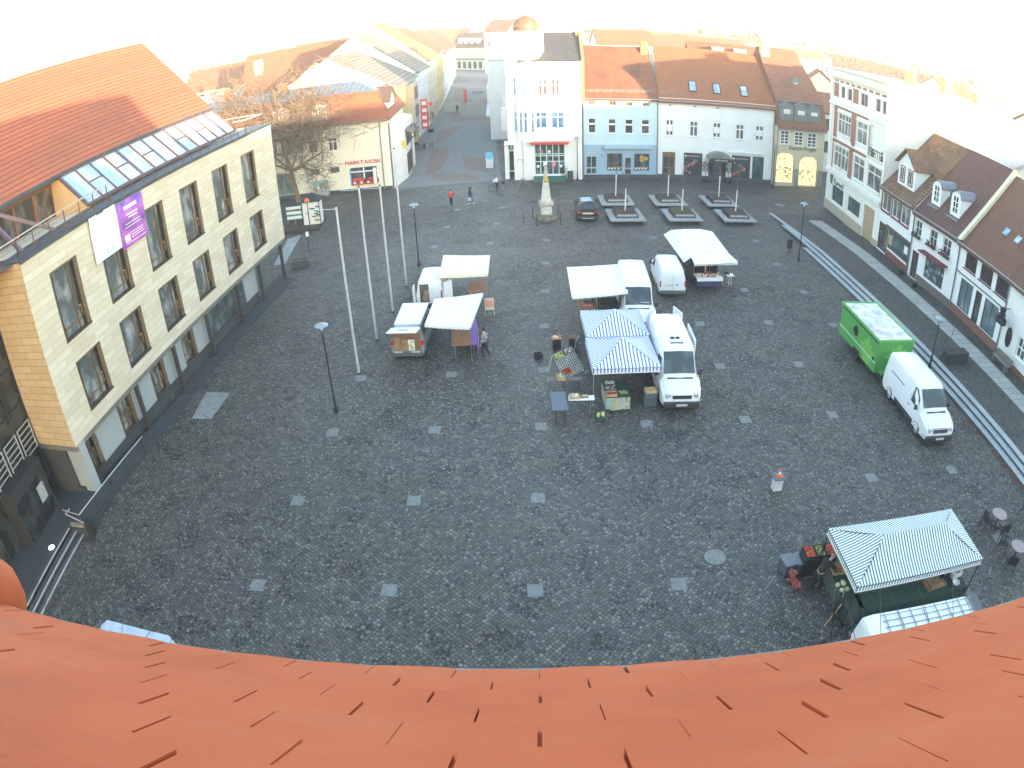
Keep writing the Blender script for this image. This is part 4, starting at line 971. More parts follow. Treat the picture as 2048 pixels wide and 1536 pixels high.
# side wing rising towards the viewer, plain white
F2 = Fac('side_wing', None, None, (31.4, 50.0), (56, 48.4), .2); wall(F2, 0, 13.6, [], STU, 12, name='wing_wall'); MB().box(-.2, F2.W, -.3, 12, 13.6, 13.75).build('wing_roof', MC['roof_pale'], F2.e)
for x, y, h_ in ((6.5, 1.0, 14.6), (10.5, 1.0, 14.9)): chimney(F2, F2.e, x, y, 13, h_+.6, 1.0, .9, MC['chimney_ochre'])
adopt(F2, F)
# ---- house with red window frames and a gable dormer
REDF = mat('oxblood_frame', (.22, .05, .045), .6, var=.1)
F = Fac('red_framed_house', 'white house with oxblood window frames, mossy tiles and a gabled dormer', 'building', (31.1, 50.0), (30.68, 43.85), .42)
o1 = [F.op(1767, 379, 1780, 413), F.op(1787, 392, 1799.5, 426), F.op(1804.5, 404, 1818, 437.6)]
zz = (3.55, 5.05); o1 = lev(o1, *zz)
dr = F.op(1752, 436, 1771.7, 499.8); dr = (max(.1, dr[0]), dr[1], .1, 2.45); sw = F.op(1775, 446, 1814, 523); sw = (sw[0], sw[1], .75, 2.45)
wall(F, 0, 5.75, o1+[dr, sw], PW2, 9)
for o in o1: window(F, o, WOODW, GLASSL, 1, (), surround=0); MB().box(o[0]-.14, o[0], -.03, .02, o[2]-.14, o[3]+.14).box(o[1], o[1]+.14, -.03, .02, o[2]-.14, o[3]+.14).box(o[0], o[1], -.03, .02, o[3], o[3]+.14).box(o[0], o[1], -.06, .02, o[2]-.16, o[2]).build('frame_surround', REDF, F.e)
door(F, dr, mat('door_oxblood', (.08, .03, .03)), 0, 1)
q = window(F, sw, mat('shop_redbrown', (.14, .06, .05)), glass('teal_glass'), 0, fw=.09)
b = MB(); b.box(sw[0]+.5, sw[0]+1.1, .06, .1, 1.1, 1.9, 0); b.box(sw[0]+1.4, sw[1]-.3, .05, .1, .85, 1.15, 1); b.box(sw[1]-.9, sw[1]-.3, .05, .1, 1.4, 2.0, 2); b.build('window_display', [mat('display_tan', (.45, .35, .22)), mat('display_dark', (.05, .05, .07)), WHITE], q)
MB().box(dr[1]+.02, F.W, -.05, 0, 0, .62).build('plinth', mat('plinth_oxblood', (.16, .06, .05), .85), F.e)
MB().box(sw[0]-.12, sw[1]+.12, -.08, .0, sw[3], sw[3]+.14).box(sw[0]-.14, sw[0], -.05, .02, .62, sw[3]).box(sw[1], sw[1]+.1, -.05, .02, .62, sw[3]).build('shop_surround', mat('shop_redbrown', (.14, .06, .05)), F.e)
TM = tiles('mossy_tiles', (.30, .15, .08), (.20, .10, .06), .30, .24, (.045, .045, .022), .9, 1.35, .8)
def ridge_from(F, pts, ze, off0=3.0): pass
zr_ = 10.9; yr = 5.0
rf = gable_roof(F, 5.75, zr_, 10, yr, TM, gable=PW2, lo=.0, ro=.0, s0=-.1); gutter(F, 0, F.W, 5.5)
MB().box(1.9, 4.3, -.0, .0, 0, 0) if False else None
# dormer
a_ = F.sz(1791, 357.8, .5)[0]; c_ = F.sz(1832, 382, .5)[0]
a_, c_ = 1.55, 4.55; z0d, z1d, zpk = 6.0, 8.15, 9.35; xc = (a_+c_)/2; yd = .55
b = MB(); b.prism([(a_, z0d), (c_, z0d), (c_, z1d), (xc, zpk), (a_, z1d)], yd, 4.0); dm = b.build('dormer', PW2, rf)
b = MB(); slab(b, [(a_-.3, yd-.3, z1d-.12), (xc, yd-.3, zpk+.12), (xc, 4.6, zpk+.12), (a_-.3, 4.6, z1d-.12)][::-1], .08); slab(b, [(xc, yd-.3, zpk+.12), (c_+.3, yd-.3, z1d-.12), (c_+.3, 4.6, z1d-.12), (xc, 4.6, zpk+.12)][::-1], .08)
b.build('dormer_roof', tiles('dormer_tiles', (.30, .15, .08), (.20, .10, .06), .25, .24, (.06, .06, .025), .9, 1.5, .8, rot=True), rf)
for x in (xc-.7, xc+.7):
    MB().box(x-.46, x+.46, yd-.03, yd, 6.55, 7.95).build('dormer_frame', REDF, dm); MB().box(x-.34, x+.34, yd-.05, yd-.032, 6.68, 7.85).build('dormer_sash', WOODW, dm)
    MB().box(x-.27, x-.04, yd-.06, yd-.052, 6.75, 7.78).box(x+.04, x+.27, yd-.06, yd-.052, 6.75, 7.78).build('dormer_pane', GLASS, dm)
b = MB()
for j in range(60): t = rnd.random(); b.lathe([(.0, 0), (.05, .03), (0, .06)], (rnd.uniform(.2, 5.8), 4.5*t+.3, 5.75+(4.5*t+.3)*(zr_-5.75)/yr+.02), 5)
b.build('moss', mat('moss_green', (.06, .065, .025), .95), rf)
# ---- house with two barrel dormers
F = Fac('barrel_dormer_house', 'white house with dark red roof and two round topped dormers', 'building', (30.68, 43.8), (30.85, 37.55), .45)
o1 = lev([F.op(1832.5, 440, 1842, 468), F.op(1861, 459, 1872, 491), F.op(1887, 477, 1899.6, 509)], 3.45, 4.65)
dr = F.op(1818.6, 502, 1833.4, 554.5); dr = (.3, 1.2, .05, 2.2); sw = F.op(1848, 528, 1887, 586); sw = (2.2, 4.85, .8, 2.45)
wall(F, 0, 5.45, o1+[dr, sw], PW2, 9)
for k, o in enumerate(o1):
    q = window(F, o, WOODW, GLASS, 1, (.5,), sill=1); b = MB()
    for j in range(22): b.ball((rnd.uniform(o[0]-.1, o[1]+.1), -.2+rnd.uniform(-.06, .06), o[2]+.02+rnd.uniform(0, .22)), .07, 5, j % 2)
    b.box(o[0]-.1, o[1]+.1, -.3, -.1, o[2]-.15, o[2]+.02, 2); b.build('flower_box', [mat('flower_dark', (.05, .03, .03)), mat('flower_red', (.16, .04, .05)), mat('box_dark', (.06, .04, .04))], q)
door(F, dr, mat('door_oxblood', (.08, .03, .03)), 0, 1); q = window(F, sw, mat('shop_redbrown', (.14, .06, .05)), glass('teal_glass'), 1, fw=.06)
b = MB()
for j in range(24): b.box(*(lambda x, z: (x, x+.2, .06, .09, z, z+.25))(rnd.uniform(sw[0]+.1, sw[1]-.3), rnd.uniform(sw[2]+.1, sw[3]-.4)), j % 3)
b.build('window_display', [mat('display_grey', (.35, .37, .36)), mat('display_dark', (.05, .05, .07)), mat('display_teal', (.15, .3, .3))], q)
MB().box(sw[0]-.35, sw[1]+.35, -.7, -.02, 2.66, 2.78).build('awning', mat('awning_maroon', (.16, .02, .03), .6), F.e)
MB().box(1.3, F.W, -.06, 0, 0, .62).build('plinth', plaster('plinth_taupe', (.15, .12, .10)), F.e)
TD = tiles('maroon_tiles', (.165, .07, .055), (.125, .055, .048), .26, .30, (.06, .035, .035), .5, 1.35, .3)
rf = gable_roof(F, 5.45, 10.9, 10, 5.0, TD, gable=STU, lo=.0, ro=.0); gutter(F, 0, F.W, 5.25); spout(F, -.02, 4.9)
MB().prism([(-.4, 5.3), (5.0, 11.0), (10.4, 5.3)], F.W-.02, F.W+.34, 0, None, 'x').build('fire_wall', plaster('firewall_cream', (.72, .64, .46), .3), F.e)
LEAD = mat('lead_grey', (.20, .22, .25), .6, .2, var=.12)
for cxd in (1.55, 4.15):
    zb0 = 6.15; b = MB(); yd = .75; rr = .62; zt2 = 7.65
    pr = [(cxd-rr, zb0)]+[(cxd-rr*math.cos(math.pi*k/10), zt2+rr*.75*math.sin(math.pi*k/10)) for k in range(11)]+[(cxd+rr, zb0)]
    b.prism(pr, yd, 3.4); dm = b.build('dormer', WHITE, rf)
    b = MB(); ar = [(cxd-(rr+.1)*math.cos(math.pi*k/12), zt2+(rr*.75+.1)*math.sin(math.pi*k/12)) for k in range(13)]; b.add([(x, y, z) for y in (yd-.12, 4.2) for x, z in ar], [(k, k+1, k+14, k+13) for k in range(12)]); b.build('dormer_roof', LEAD, rf)
    MB().box(cxd-rr-.1, cxd+rr+.1, yd-.3, yd, zb0-.12, zb0+.02).build('dormer_flashing', LEAD, dm)
    b = MB()
    for i in (-1, 1):
        for j in range(3): b.box(cxd+i*.17-.11, cxd+i*.17+.11, yd-.015, yd-.005, 6.55+j*.42, 6.9+j*.42)
    b.build('dormer_pane', GLASS, dm)
# ---- house with tall shop windows
BRP = bricks('plinth_brick', (.25, .10, .07), (.20, .08, .06), (.16, .12, .10), .25, .085, .01, 'XZ', .85, .3)
F = Fac('shop_house', 'white house with brown roof, brick plinth and tall grey shop windows', 'building', (30.88, 37.5), (30.7, 30.95), .45)
o1 = lev([F.op(1934.5, 499.8, 1951.4, 545), F.op(1964.4, 523, 1982.6, 570), F.op(1995.6, 546.7, 2015, 595)], 3.55, 4.95)
s1 = F.op(1911, 565, 1945, 640); s2 = F.op(1963, 612, 1999.6, 690); dd = F.op(1942, 591, 1966, 657)
s1 = (.75, 2.45, .62, 2.75); dd = (2.85, 3.65, .1, 2.75); s2 = (4.05, 5.85, .62, 2.75)
wall(F, 0, 5.35, o1+[s1, dd, s2], PW2, 9)
for o in o1: window(F, o, mat('window_maroon', (.07, .03, .03)), glass('maroon_glass', (.03, .02, .025), .1, (.08, .05, .06)), 0, (), sill=1)
GB = glass('blue_grey_glass', (.10, .14, .16), .1, (.26, .32, .34))
for o in (s1, s2): window(F, o, DARK, GB, 1, (), fw=.06)
door(F, dd, mat('door_maroon', (.05, .025, .025)), .0, 1)
MB().box(0, F.W, -.07, .0, 0, .60).build('plinth', BRP, F.e); MB().box(0, F.W, -.06, -.003, 2.95, 3.05).build('string_course', ZINC, F.e); spout(F, .0, 4.9); spout(F, F.W, 4.9)
TB = tiles('brown_red_tiles', (.22, .095, .055), (.18, .078, .048), .18, .22, (.09, .045, .035), .5, 1.35, .3)
rf = gable_roof(F, 5.35, 10.6, 10, 5.0, TB, gable=STU, lo=.0, ro=.0); gutter(F, 0, F.W, 5.12)
for s_, t in ((3.3, .34), (4.75, .34)):
    T = Matrix.Translation((s_, 5*t, 5.35+5.25*t)) @ Matrix.Rotation(math.atan2(5.25, 5.0), 4, 'X'); MB().box(-.30, .30, -.32, .32, 0, .09, 0, T).build('skylight', ZINC, rf); MB().box(-.23, .23, -.25, .25, .09, .11, 0, T).build('skylight_glass', glass('sky_pane'), rf)
# ---- inn at the right edge
F = Fac('inn', 'white inn at the right edge with lattice window, oval board and hanging sign', 'building', (30.68, 30.9), (30.3, 21.0), .45)
s1 = (2.05, 4.0, .95, 2.35); o1 = [(2.6, 3.6, 3.6, 4.9), (5.2, 6.2, 3.6, 4.9)]; s2 = (5.2, 7.2, .95, 2.35)
wall(F, 0, 5.35, [s1, s2]+o1, PW2, 9)
for o in (s1, s2): window(F, o, WOODW, GLASS, 3, (.5,), bw=.09, fw=.12, sill=1, surround=.08)
for o in o1: window(F, o, WOODW, GLASS, 1, (.6,), sill=1)
b = MB(); b.prism([(1.0+.33*math.cos(t)*(1 if abs(math.sin(t)) < .8 else .75), 1.65+.68*math.sin(t)) for t in [2*math.pi*k/16 for k in range(16)]], -.08, -.01); b.build('menu_board', mat('menu_black', (.02, .02, .022), .4), F.e)
b = MB(); b.tube([(.55, -.05, 3.35), (.55, -1.0, 3.35)], .03, 6); b.lathe([(.05, .5), (.26, .42), (.2, .1), (.3, .02), (.3, -.04)], (.55, -.75, 2.95), 10); b.box(.1, .95, -.95, -.55, 2.35, 2.75); b.box(0.0, 1.0, -.78, -.72, 2.8, 2.9); b.build('hanging_sign', BLACK, F.e)
gable_roof(F, 5.35, 10.6, 10, 5.0, TB, gable=STU, lo=.0, ro=.2); gutter(F, 0, F.W, 5.12); MB().box(0, F.W, -.05, 0, 0, .35).build('plinth', BRP, F.e)
# ================= kiosk building with mansard roof
PK = plaster('kiosk_cream', (.80, .75, .62), .22)
F = Fac('kiosk_building', 'cream building with a red and slate mansard roof and the kiosk shop front', 'building', (-52, 72.5), (-11.75, 72.45), 0)
W = F.W; ze_ = 7.85
o1 = [F.op(614.5, 283, 637.5, 309.5), F.op(655, 278, 676.5, 306), F.op(593.5, 285, 607.5, 308), F.op(546, 292, 557, 319)]
o1 = [(a, c, 4.75, 6.25) for a, c, _, _ in o1]
sm = [F.op(622, 341, 640.5, 353.5), F.op(660, 337, 679.5, 349)]; sm = lev(sm, 2.35, 2.95)
sw = F.op(698, 327.5, 758, 372.5); sw = (sw[0], sw[1], .55, 2.75); gl = F.op(556, 346, 590, 397); gl = (gl[0]-2.4, gl[1], .35, 2.85)
wall(F, 0, ze_, o1+sm+[sw, gl], PK, 12)
for o in o1: window(F, o, WOODW, MAUVE, 1, (.68,), sill=1, bw=.09, fw=.10)
for o in sm: window(F, o, BRONZE, MAUVE, 0, ())
window(F, gl, mat('pale_frame', (.30, .32, .32)), glass('grey_green_glass', (.10, .12, .11), .12, (.25, .28, .26)), 3, ())
q = window(F, sw, WOODW, GLASS, 1, (.74,), bw=.14, fw=.10, sill=1)
b = MB(); a, c = sw[0], sw[1]
for k in range(2): x = a+.2+k*1.75; b.box(x, x+1.4, .06, .09, .75, 1.45, 0)
for k in range(9): b.ball((a+.4+k*.37, .05, .95+.15*(k % 2)), .14, 6, 1+(k % 2))
b.box(a-.02, a+.12, -.02, .0, .7, 2.6, 3); b.box(c-.5, c-.15, -.03, .0, .6, 2.5, 1); b.box(a+.2, c-.2, -.03, .02, .58, .72, 4)
b.build('window_display', [mat('display_red', (.55, .06, .05)), WHITE, mat('display_black', (.04, .04, .045)), mat('display_blue', (.1, .35, .6)), mat('display_orange', (.75, .5, .15))], q)
text('sign_lettering', 'MARKT KIOSK', .56, mat('letter_red', (.62, .03, .03), .5), F.e, MT((sw[0]+sw[1])/2, 3.22, -.05), xs=1.08, ext=.03)
MB().box(0, W, -.06, -.002, 0, .35).build('plinth', mat('plinth_dark', (.06, .065, .08)), F.e)
a = F.op(630, 365, 662.5, 397); e = MB().box(a[0], a[1], -.9, -.5, .1, 1.75); e.box(a[0]+.08, a[1]-.08, -.92, -.9, .5, 1.6, 1)
for k in range(5): e.box(a[0]+.2+k*.28, a[0]+.4+k*.28, -.935, -.925, .7+.15*(k % 3), 1.0+.15*(k % 3), 2+k % 2)
q = e.build('display_case', [mat('case_frame', (.35, .40, .40)), mat('case_glass', (.28, .40, .38), .2, var=.3), mat('display_red', (.55, .06, .05)), WHITE], None, label='glass display case with notices standing against the cream kiosk building', cat='display case')
q.location = F.e.location; q.rotation_euler = F.e.rotation_euler
TRK = tiles('mansard_tiles', (.37, .12, .055), (.31, .095, .045), .21, .28, (.17, .09, .05), .4, 1.1, .3); SLT = bricks('slate_sheets', (.13, .17, .20), (.10, .13, .155), (.30, .34, .38), .62, 30, .03, 'XY', .45, .3)
yb, zb_ = 1.55, 10.75; b = MB(); slab(b, [(-1, -.35, ze_-.2), (W+.35, -.35, ze_-.2), (W-1.3, yb, zb_), (-1, yb, zb_)]); slab(b, [(W+.35, -.35, ze_-.2), (W+.35, 12.3, ze_-.2), (W-1.3, 10.5, zb_), (W-1.3, yb, zb_)])
rf = b.build('roof', TRK, F.e)
b = MB(); b.add([(-1, yb, zb_), (W-1.3, yb, zb_), (W-1.3, 10.5, zb_), (-1, 10.5, zb_), (W-4.2, 5.8, 11.75), (-1, 5.8, 11.75)], [(0, 1, 4, 5), (1, 2, 4), (2, 3, 5, 4), (3, 0, 5)]); b.build('slate_top', SLT, rf); gutter(F, 0, W, ze_-.22)
for p, big in (((619.5, 205, 662, 250), 0), ((541, 212, 588, 256), 1), ((474, 224, 507, 256), 0)):
    o = F.op(*p, off=.2); a, c = o[0], o[1]; xc = (a+c)/2; e, f = 7.95, o[3]+.05
    b = MB(); ar = [(a, e), (c, e), (c, f-.6), (xc+.45, f-.08), (xc, f), (xc-.45, f-.08), (a, f-.6)]; b.prism(ar, .1, 2.2); dm = b.build('dormer', mat('dormer_brown', (.13, .085, .06), .8, var=.2), rf)
    b = MB(); n = 2+big
    for k in range(n):
        x0 = a+.22+k*(c-a-.44)/n; x1 = a+.22+(k+1)*(c-a-.44)/n-.12; hl = f-.75+.35*(1-abs((x0-xc))/(c-a)*2); hr = f-.75+.35*(1-abs((x1-xc))/(c-a)*2)
        b.prism([(x0, e+.35), (x1, e+.35), (x1, hr), (x0, hl)], .02, .09); 
    w_ = b.build('dormer_sash', WOODW, dm); b = MB()
    for k in range(n):
        x0 = a+.22+k*(c-a-.44)/n+.09; x1 = a+.22+(k+1)*(c-a-.44)/n-.21; h_ = f-.95
        for i in range(2):
            for j in range(3): b.box(x0+(x1-x0)*(i*.5)+.02, x0+(x1-x0)*(i*.5+.5)-.02, .005, .015, e+.42+(h_-e-.4)*j/3, e+.42+(h_-e-.4)*(j+1)/3-.05)
    b.build('dormer_pane', GLASSL, dm)
spout(F, F.sz(763, 300)[0], ze_-.5); chimney(F, rf, F.sz(461, 205, 6)[0], 5.8, 11, 12.9, 1.0, .8, MC['chimney_brick']); chimney(F, rf, F.sz(566, 180, 6)[0], 6, 11.3, 12.5, 1.0, .8, MC['chimney_brick'])
b = MB(); xd = W-.9; b.prism([(6.5, 8.0), (1.9, 8.0), (1.9, 9.6), (4.2, 10.7), (6.5, 9.6)], xd-1.0, xd+.75, 0, None, 'x'); dm = b.build('dormer', WHITE, rf)
b = MB(); slab(b, [(xd-1.6, 1.4, 9.4), (xd+1.1, 1.4, 9.4), (xd+1.1, 4.2, 10.9), (xd-1.6, 4.2, 10.9)]); slab(b, [(xd+1.1, 7.0, 9.4), (xd-1.6, 7.0, 9.4), (xd-1.6, 4.2, 10.9), (xd+1.1, 4.2, 10.9)]); b.build('dormer_roof', tiles('dormer_brown_tiles', (.16, .10, .08), (.12, .08, .07), .2, .2, k=1.5), rf)
# ================= houses along the shopping street, left side
def street_house(name, label, y0, y1, x0, x1, ze, zr, xr, mwall, mroof, depth=10, feats=None, side=None):
    "gable towards the square, eaves over the street; x0,x1 = street line at y0,y1"
    F = Fac(name, label, 'building', (x1, y1), (x0, y0), 0)       # placeholder orientation: inwards is -x
    F.e.location = (x0, y0, 0); F.e.rotation_euler = (0, 0, math.atan2(y1-y0, x1-x0)); F.N = Vector((x0, y0)); F.d = Vector((x1-x0, y1-y0)).normalized(); F.n = Vector((-F.d.y, F.d.x))
    W = F.W; ops = []
    nf = max(2, int(ze/3.1)); k_ = max(2, int(W/2.4))
    for j in range(nf):
        for k in range(k_):
            s = (k+.5)*W/k_; z = .5 if j == 0 else 1.2+j*3.0
            if z+1.7 > ze-.3: continue
            ops.append((s-(.85 if j == 0 else .5), s+(.85 if j == 0 else .5), z, z+(2.2 if j == 0 else 1.6)))
    wall(F, 0, ze, ops, mwall, depth)
    for o in ops: window(F, o, WOODW if not feats else feats, GLASS, 1, (), sill=1)
    gable_roof(F, ze, zr, depth, xr, mroof, gable=side or mwall, lo=.02, ro=.02, ov=.5)
    gutter(F, 0, W, ze-.28, -.55)
    return F
STRI = tiles('striped_tiles', (.30, .235, .19), (.24, .19, .155), .42, 30, (.16, .15, .15), .5, 1.3, .4)
YEL = plaster('yellow_house', (.72, .55, .22), .2); WHT = PW2; CREM = plaster('cream_pale', (.76, .70, .54), .15)
OCH = mat('ochre_frame', (.42, .28, .12))
f1 = street_house('street_house', 'yellow street house with ochre window bands and a white gable, next behind the kiosk', 86.0, 104.0, -12.5, -12.3, 10.0, 14.6, 8.5, YEL, STRI, 17, OCH, WHT)
MB().box(7.5, 11.5, -1.1, 0, 3.9, 9.4).build('bay', plaster('bay_cream', (.55, .50, .40)), f1.e)
b = MB()
for k in range(5):
    for z in (4.6, 7.2): b.box(7.7+k*.76, 8.3+k*.76, -1.15, -1.1, z, z+1.7)
b.build('bay_window', GLASS, f1.e)
b = MB(); slab(b, [(7.3, -1.4, 3.5), (11.7, -1.4, 3.5), (11.7, 0, 4.0), (7.3, 0, 4.0)]); b.build('bay_foot', ZINC, f1.e)
MB().box(.3, 6.5, -.5, -.05, 3.2, 3.9).build('shop_fascia', mat('fascia_red', (.55, .10, .06)), f1.e)
street_house('street_house', 'white street house with a plain front and striped roof, second behind the kiosk', 104.2, 118, -12.3, -11.9, 10.6, 17.0, 9.0, WHT, STRI, 18)
street_house('street_house', 'cream street house with an orange sunlit roof, third behind the kiosk', 118.2, 133, -11.9, -11.6, 11.5, 18.8, 9.0, CREM, tiles('sunny_tiles', (.45, .25, .10), (.38, .2, .08), .3, 3, k=1.4), 18, OCH)
street_house('street_house', 'narrow yellow street house near the middle of the street', 133.2, 152, -11.6, -11.9, 12.0, 17.5, 7.5, YEL, TR2, 15)
street_house('street_house', 'pale house with red tiles far down the left of the street', 152.2, 180, -11.9, -12.6, 11.0, 16.5, 6, WHT, TR2, 12)
street_house('street_house', 'last white house on the left before the street bends', 180.2, 222, -12.8, -13.4, 10.5, 16.0, 6, CREM, TR1, 12)
# low wing between kiosk building and the street: white chamfer with door, clock and signs
e = empty('corner_annex', (-11.6, 73.2, 0), 0, 'white chamfered annex at the street corner with grey canopy and shop door', 'building')
b = MB(); b.poly([(0, -.6, 0), (.9, 4.2, 0), (.9, 4.2, 7.2), (0, -.6, 7.2)]); b.poly([(.9, 4.2, 0), (.9, 12, 0), (.9, 12, 6.3), (.9, 4.2, 6.3)]); b.poly([(0, -.6, 7.2), (.9, 4.2, 7.2), (-4, 6, 7.2), (-4, -.6, 7.2)]); b.poly([(0, -.6, 0), (0, -.6, 7.2), (-2, -.6, 7.2), (-2, -.6, 0)]) if False else None
b.poly([(.9, 4.2, 6.3), (.9, 12, 6.3), (-5, 12, 7.5), (-5, 4.2, 7.5)]); b.build('wall', PW2, e)
b = MB(); b.box(.92, .98, 4.6, 8.0, .3, 2.7); b.box(.92, .97, 5, 11, 3.6, 5.4); b.build('window', BRONZE, e)
b = MB(); slab(b, [(.0, 4.2, 6.0), (1.8, 4.2, 5.2), (1.8, 7.2, 5.2), (.0, 7.2, 6.0)]); b.build('canopy', mat('canopy_taupe', (.16, .13, .12)), e)
b = MB(); b.poly([(.96, 8.5, 0), (.96, 9.2, 0), (.96, 9.2, 5), (.96, 8.5, 5)]); b.build('rust_post', mat('rust_brick_wall', (.30, .16, .10)), e)
def at_street(px_, py_, x): 
    v = ray(px_, py_); t = x/v.x; return Vector((x, v.y*t, H+v.z*t))
p = at_street(819, 267, -10.9); e = empty('clock', p, 0, 'round white clock with black rim hanging over the street corner', 'clock')
b = MB(); b.lathe([(.62, -.09), (.62, .09), (.5, .1)], n=20, M=Matrix.Rotation(R(90), 4, 'X')); b.build('clock_case', BLACK, e); b = MB(); b.cyl((0, -.13, 0), (0, -.105, 0), .5, .5, 20); b.build('clock_face', WHITE, e)
MB().beam((-.6, 0, 0), (-1.5, 0, 0), .06).build('bracket', BLACK, e)
p = at_street(803, 289, -11.0); e = empty('yellow_sign', p, 0, 'square yellow post sign projecting from the white corner wall', 'sign'); MB().box(-.45, .45, -.08, .08, -.45, .45).build('board', mat('sign_yellow', (.75, .52, .05), .4, var=0), e); b = MB(); b.tube([(-.2, -.1, 0), (.0, -.1, .15), (.2, -.1, .05), (-.1, -.1, -.1)], .03, 5); b.build('emblem', BLACK, e)
p = at_street(849, 225, -10.3); e = empty('red_banner_sign', p, 0, 'tall red sign with white marks projecting over the street', 'sign'); MB().box(-.5, .5, -.1, .1, -2.3, 1.9).build('board', mat('sign_red', (.62, .05, .04), .4, var=0), e)
b = MB()
for k, ch in enumerate('SHOE'): pass
for k in range(4): b.box(-.3, .3, -.13, -.11, 1.1-k*1.02, 1.6-k*1.02); 
b.build('white_marks', WHITE, e); b = MB(); b.beam((-.5, 0, .5), (-1.6, 0, .5), .06); b.beam((.5, 0, 1.2), (1.9, 0, 1.3), .06); b.box(.6, 1.1, -.08, .08, .9, 1.5); b.build('bracket', mat('sign_red', (.62, .05, .04)), e)
# closing view at the end of the street and more right hand side
F = Fac('end_house', 'long cream house with four roof dormers closing the far end of the street', 'building', (-17, 252), (-4.5, 240), 0)
e_ = 8.6; ops = [(1+k*2.6, 2.6+k*2.6, .5, 3.0) for k in range(6)]
wall(F, 0, e_, ops, CREM, 10)
for o in ops: window(F, o, DARK, GLASS, 0)
MB().box(0, F.W, -.2, 0, 3.6, 4.2).build('shop_fascia', mat('fascia_olive', (.25, .26, .18)), F.e); rf = gable_roof(F, e_, 13.5, 10, 5, TR3, gable=CREM)
for k in range(4): MB().box(4+k*2.9, 5.3+k*2.9, .4, 2.5, 9.6, 11.6).build('dormer', WHITE, rf)
F = Fac('far_corner_house', 'white corner house on the right where the street bends', 'building', (-4.4, 228), (3, 224), 0)
ops = [(1, 2.6, 5, 7), (1, 2.6, 8.6, 10.6), (1, 2.6, .5, 3)]; wall(F, 0, 14, ops, WHT, 20)
for o in ops: window(F, o, WOODW, GLASS, 1)
gable_roof(F, 14, 18, 12, 6, TR1, gable=WHT)
F = Fac('street_row', 'long white row on the right of the shopping street seen edge on', 'building', (-1.55, 99), (6, 99), 0); wall(F, 0, 11.5, [], WHT, 60); MB().box(-.6, 0, 1.5, 50, 3.2, 3.5).build('ledge', WHT, F.e)
b = MB()
for k in range(6): b.box(-.35, -.02, 2+k*4, 3.6+k*4, 5.0, 7.5)
b.build('bay', WHT, F.e)
MB().box(0, 6, 0, 60, 11.5, 11.7).build('roof', MC['roof_pale'], F.e)
# ================= roofs and trees behind
def house(label, x, y, w_, d_, ze, zr, mw, mr, rz=0.0, name='distant_house', ch=None, dm=0, group='houses behind the square'):
    e = empty(name, (x, y, 0), rz, label, 'house', group)
    b = MB(); b.box(-w_/2, w_/2, -d_/2, d_/2, 0, ze); b.prism([(-d_/2, ze), (d_/2, ze), (0, zr)], -w_/2+.02, w_/2-.02, 0, None, 'x'); b.build('wall', mw, e)
    b = MB(); sl_ = (zr-ze)/(d_/2); o = .5
    for s in (-1, 1):
        p = [(-w_/2-.2, s*(d_/2+o), ze-o*sl_), (w_/2+.2, s*(d_/2+o), ze-o*sl_), (w_/2+.2, 0, zr+.05), (-w_/2-.2, 0, zr+.05)]
        if s > 0: p = p[::-1]
        slab(b, p, .2)
    rf = b.build('roof', mr, e)
    if ch: MB().box(ch-.6, ch+.6, -.5, .5, zr-1, zr+1.9).build('chimney', MC['chimney_ochre'], rf)
    n = max(1, int(w_/3.2)); b = MB()
    for k in range(n):
        xx = -w_/2+(k+.5)*w_/n
        for z in ((ze-2.6,) if ze < 8 else (ze-2.6, ze-5.6)): b.box(xx-.5, xx+.5, -d_/2-.03, -d_/2+.1, z, z+1.5)
    b.build('window', GLASS, e)
    for k in range(dm): MB().box(-w_/4+k*3.2, -w_/4+1.4+k*3.2, -d_/2+1, -.5, ze+.9, ze+2.6).build('dormer', WHITE, rf)
    return e
def atd(px_, py_, y): v = ray(px_, py_); t = y/v.y; return Vector((v.x*t, y, H+v.z*t))
house('white flat fronted house with small windows directly behind the hall roof', *atd(465, 150, 108)[:2], 16, 12, 9.5, 11, WHT, MC['roof_pale'])
house('house with long red roof and one round window behind the hall gable', *atd(520, 125, 150)[:2], 34, 14, 10.5, 14.8, CREM, TR2)
house('brown roofed house with chimney and skylight above the kiosk roof', *atd(545, 150, 100)[:2], 7.5, 9, 9.4, 13.6, YEL, TR3, .1, ch=-2)
house('broad white gable house behind the right end of the kiosk building', *atd(660, 160, 96)[:2], 11, 15, 9.2, 14.4, WHT, TR3, 1.5)
house('long house with sunlit orange roof left of the striped roofs', *atd(600, 105, 128)[:2], 20, 12, 12.0, 16.2, CREM, TR2, .15)
house('low red roof behind the white gable in the left middle distance', *atd(690, 95, 160)[:2], 22, 12, 12.5, 16.4, CREM, TR2, .1)
house('white gabled house far beyond the blue house', *atd(1243, 85, 150)[:2], 12, 10, 12.4, 15.3, WHT, TR2)
house('white house with dark windows beyond the blue house chimney', *atd(1200, 95, 118)[:2], 16, 9, 11.8, 12.8, WHT, MC['roof_pale'])
house('orange house with two roof windows just above the long white house ridge', *atd(1465, 92, 96)[:2], 13, 9, 11.8, 14.9, WHT, TR2, -.15, dm=2)
house('pale roof in the haze beyond the long white house', *atd(1380, 78, 190)[:2], 30, 12, 10.5, 13.8, WHT, TR2, -.1)
house('house with timbered gable between the mansard house and the brick town house', *atd(1637, 148, 92)[:2], 5, 7, 10.2, 13.0, CREM, TR3, 1.2)
house('low red roof squeezed behind the mansard house', *atd(1634, 180, 84)[:2], 6, 7, 8.2, 10.2, WHT, TR3, 0)
house('large orange roofed house with two skylights beyond the right hand roofs', 63, 60, 16, 12, 11.6, 15.8, WHT, TR2, .5, dm=2)
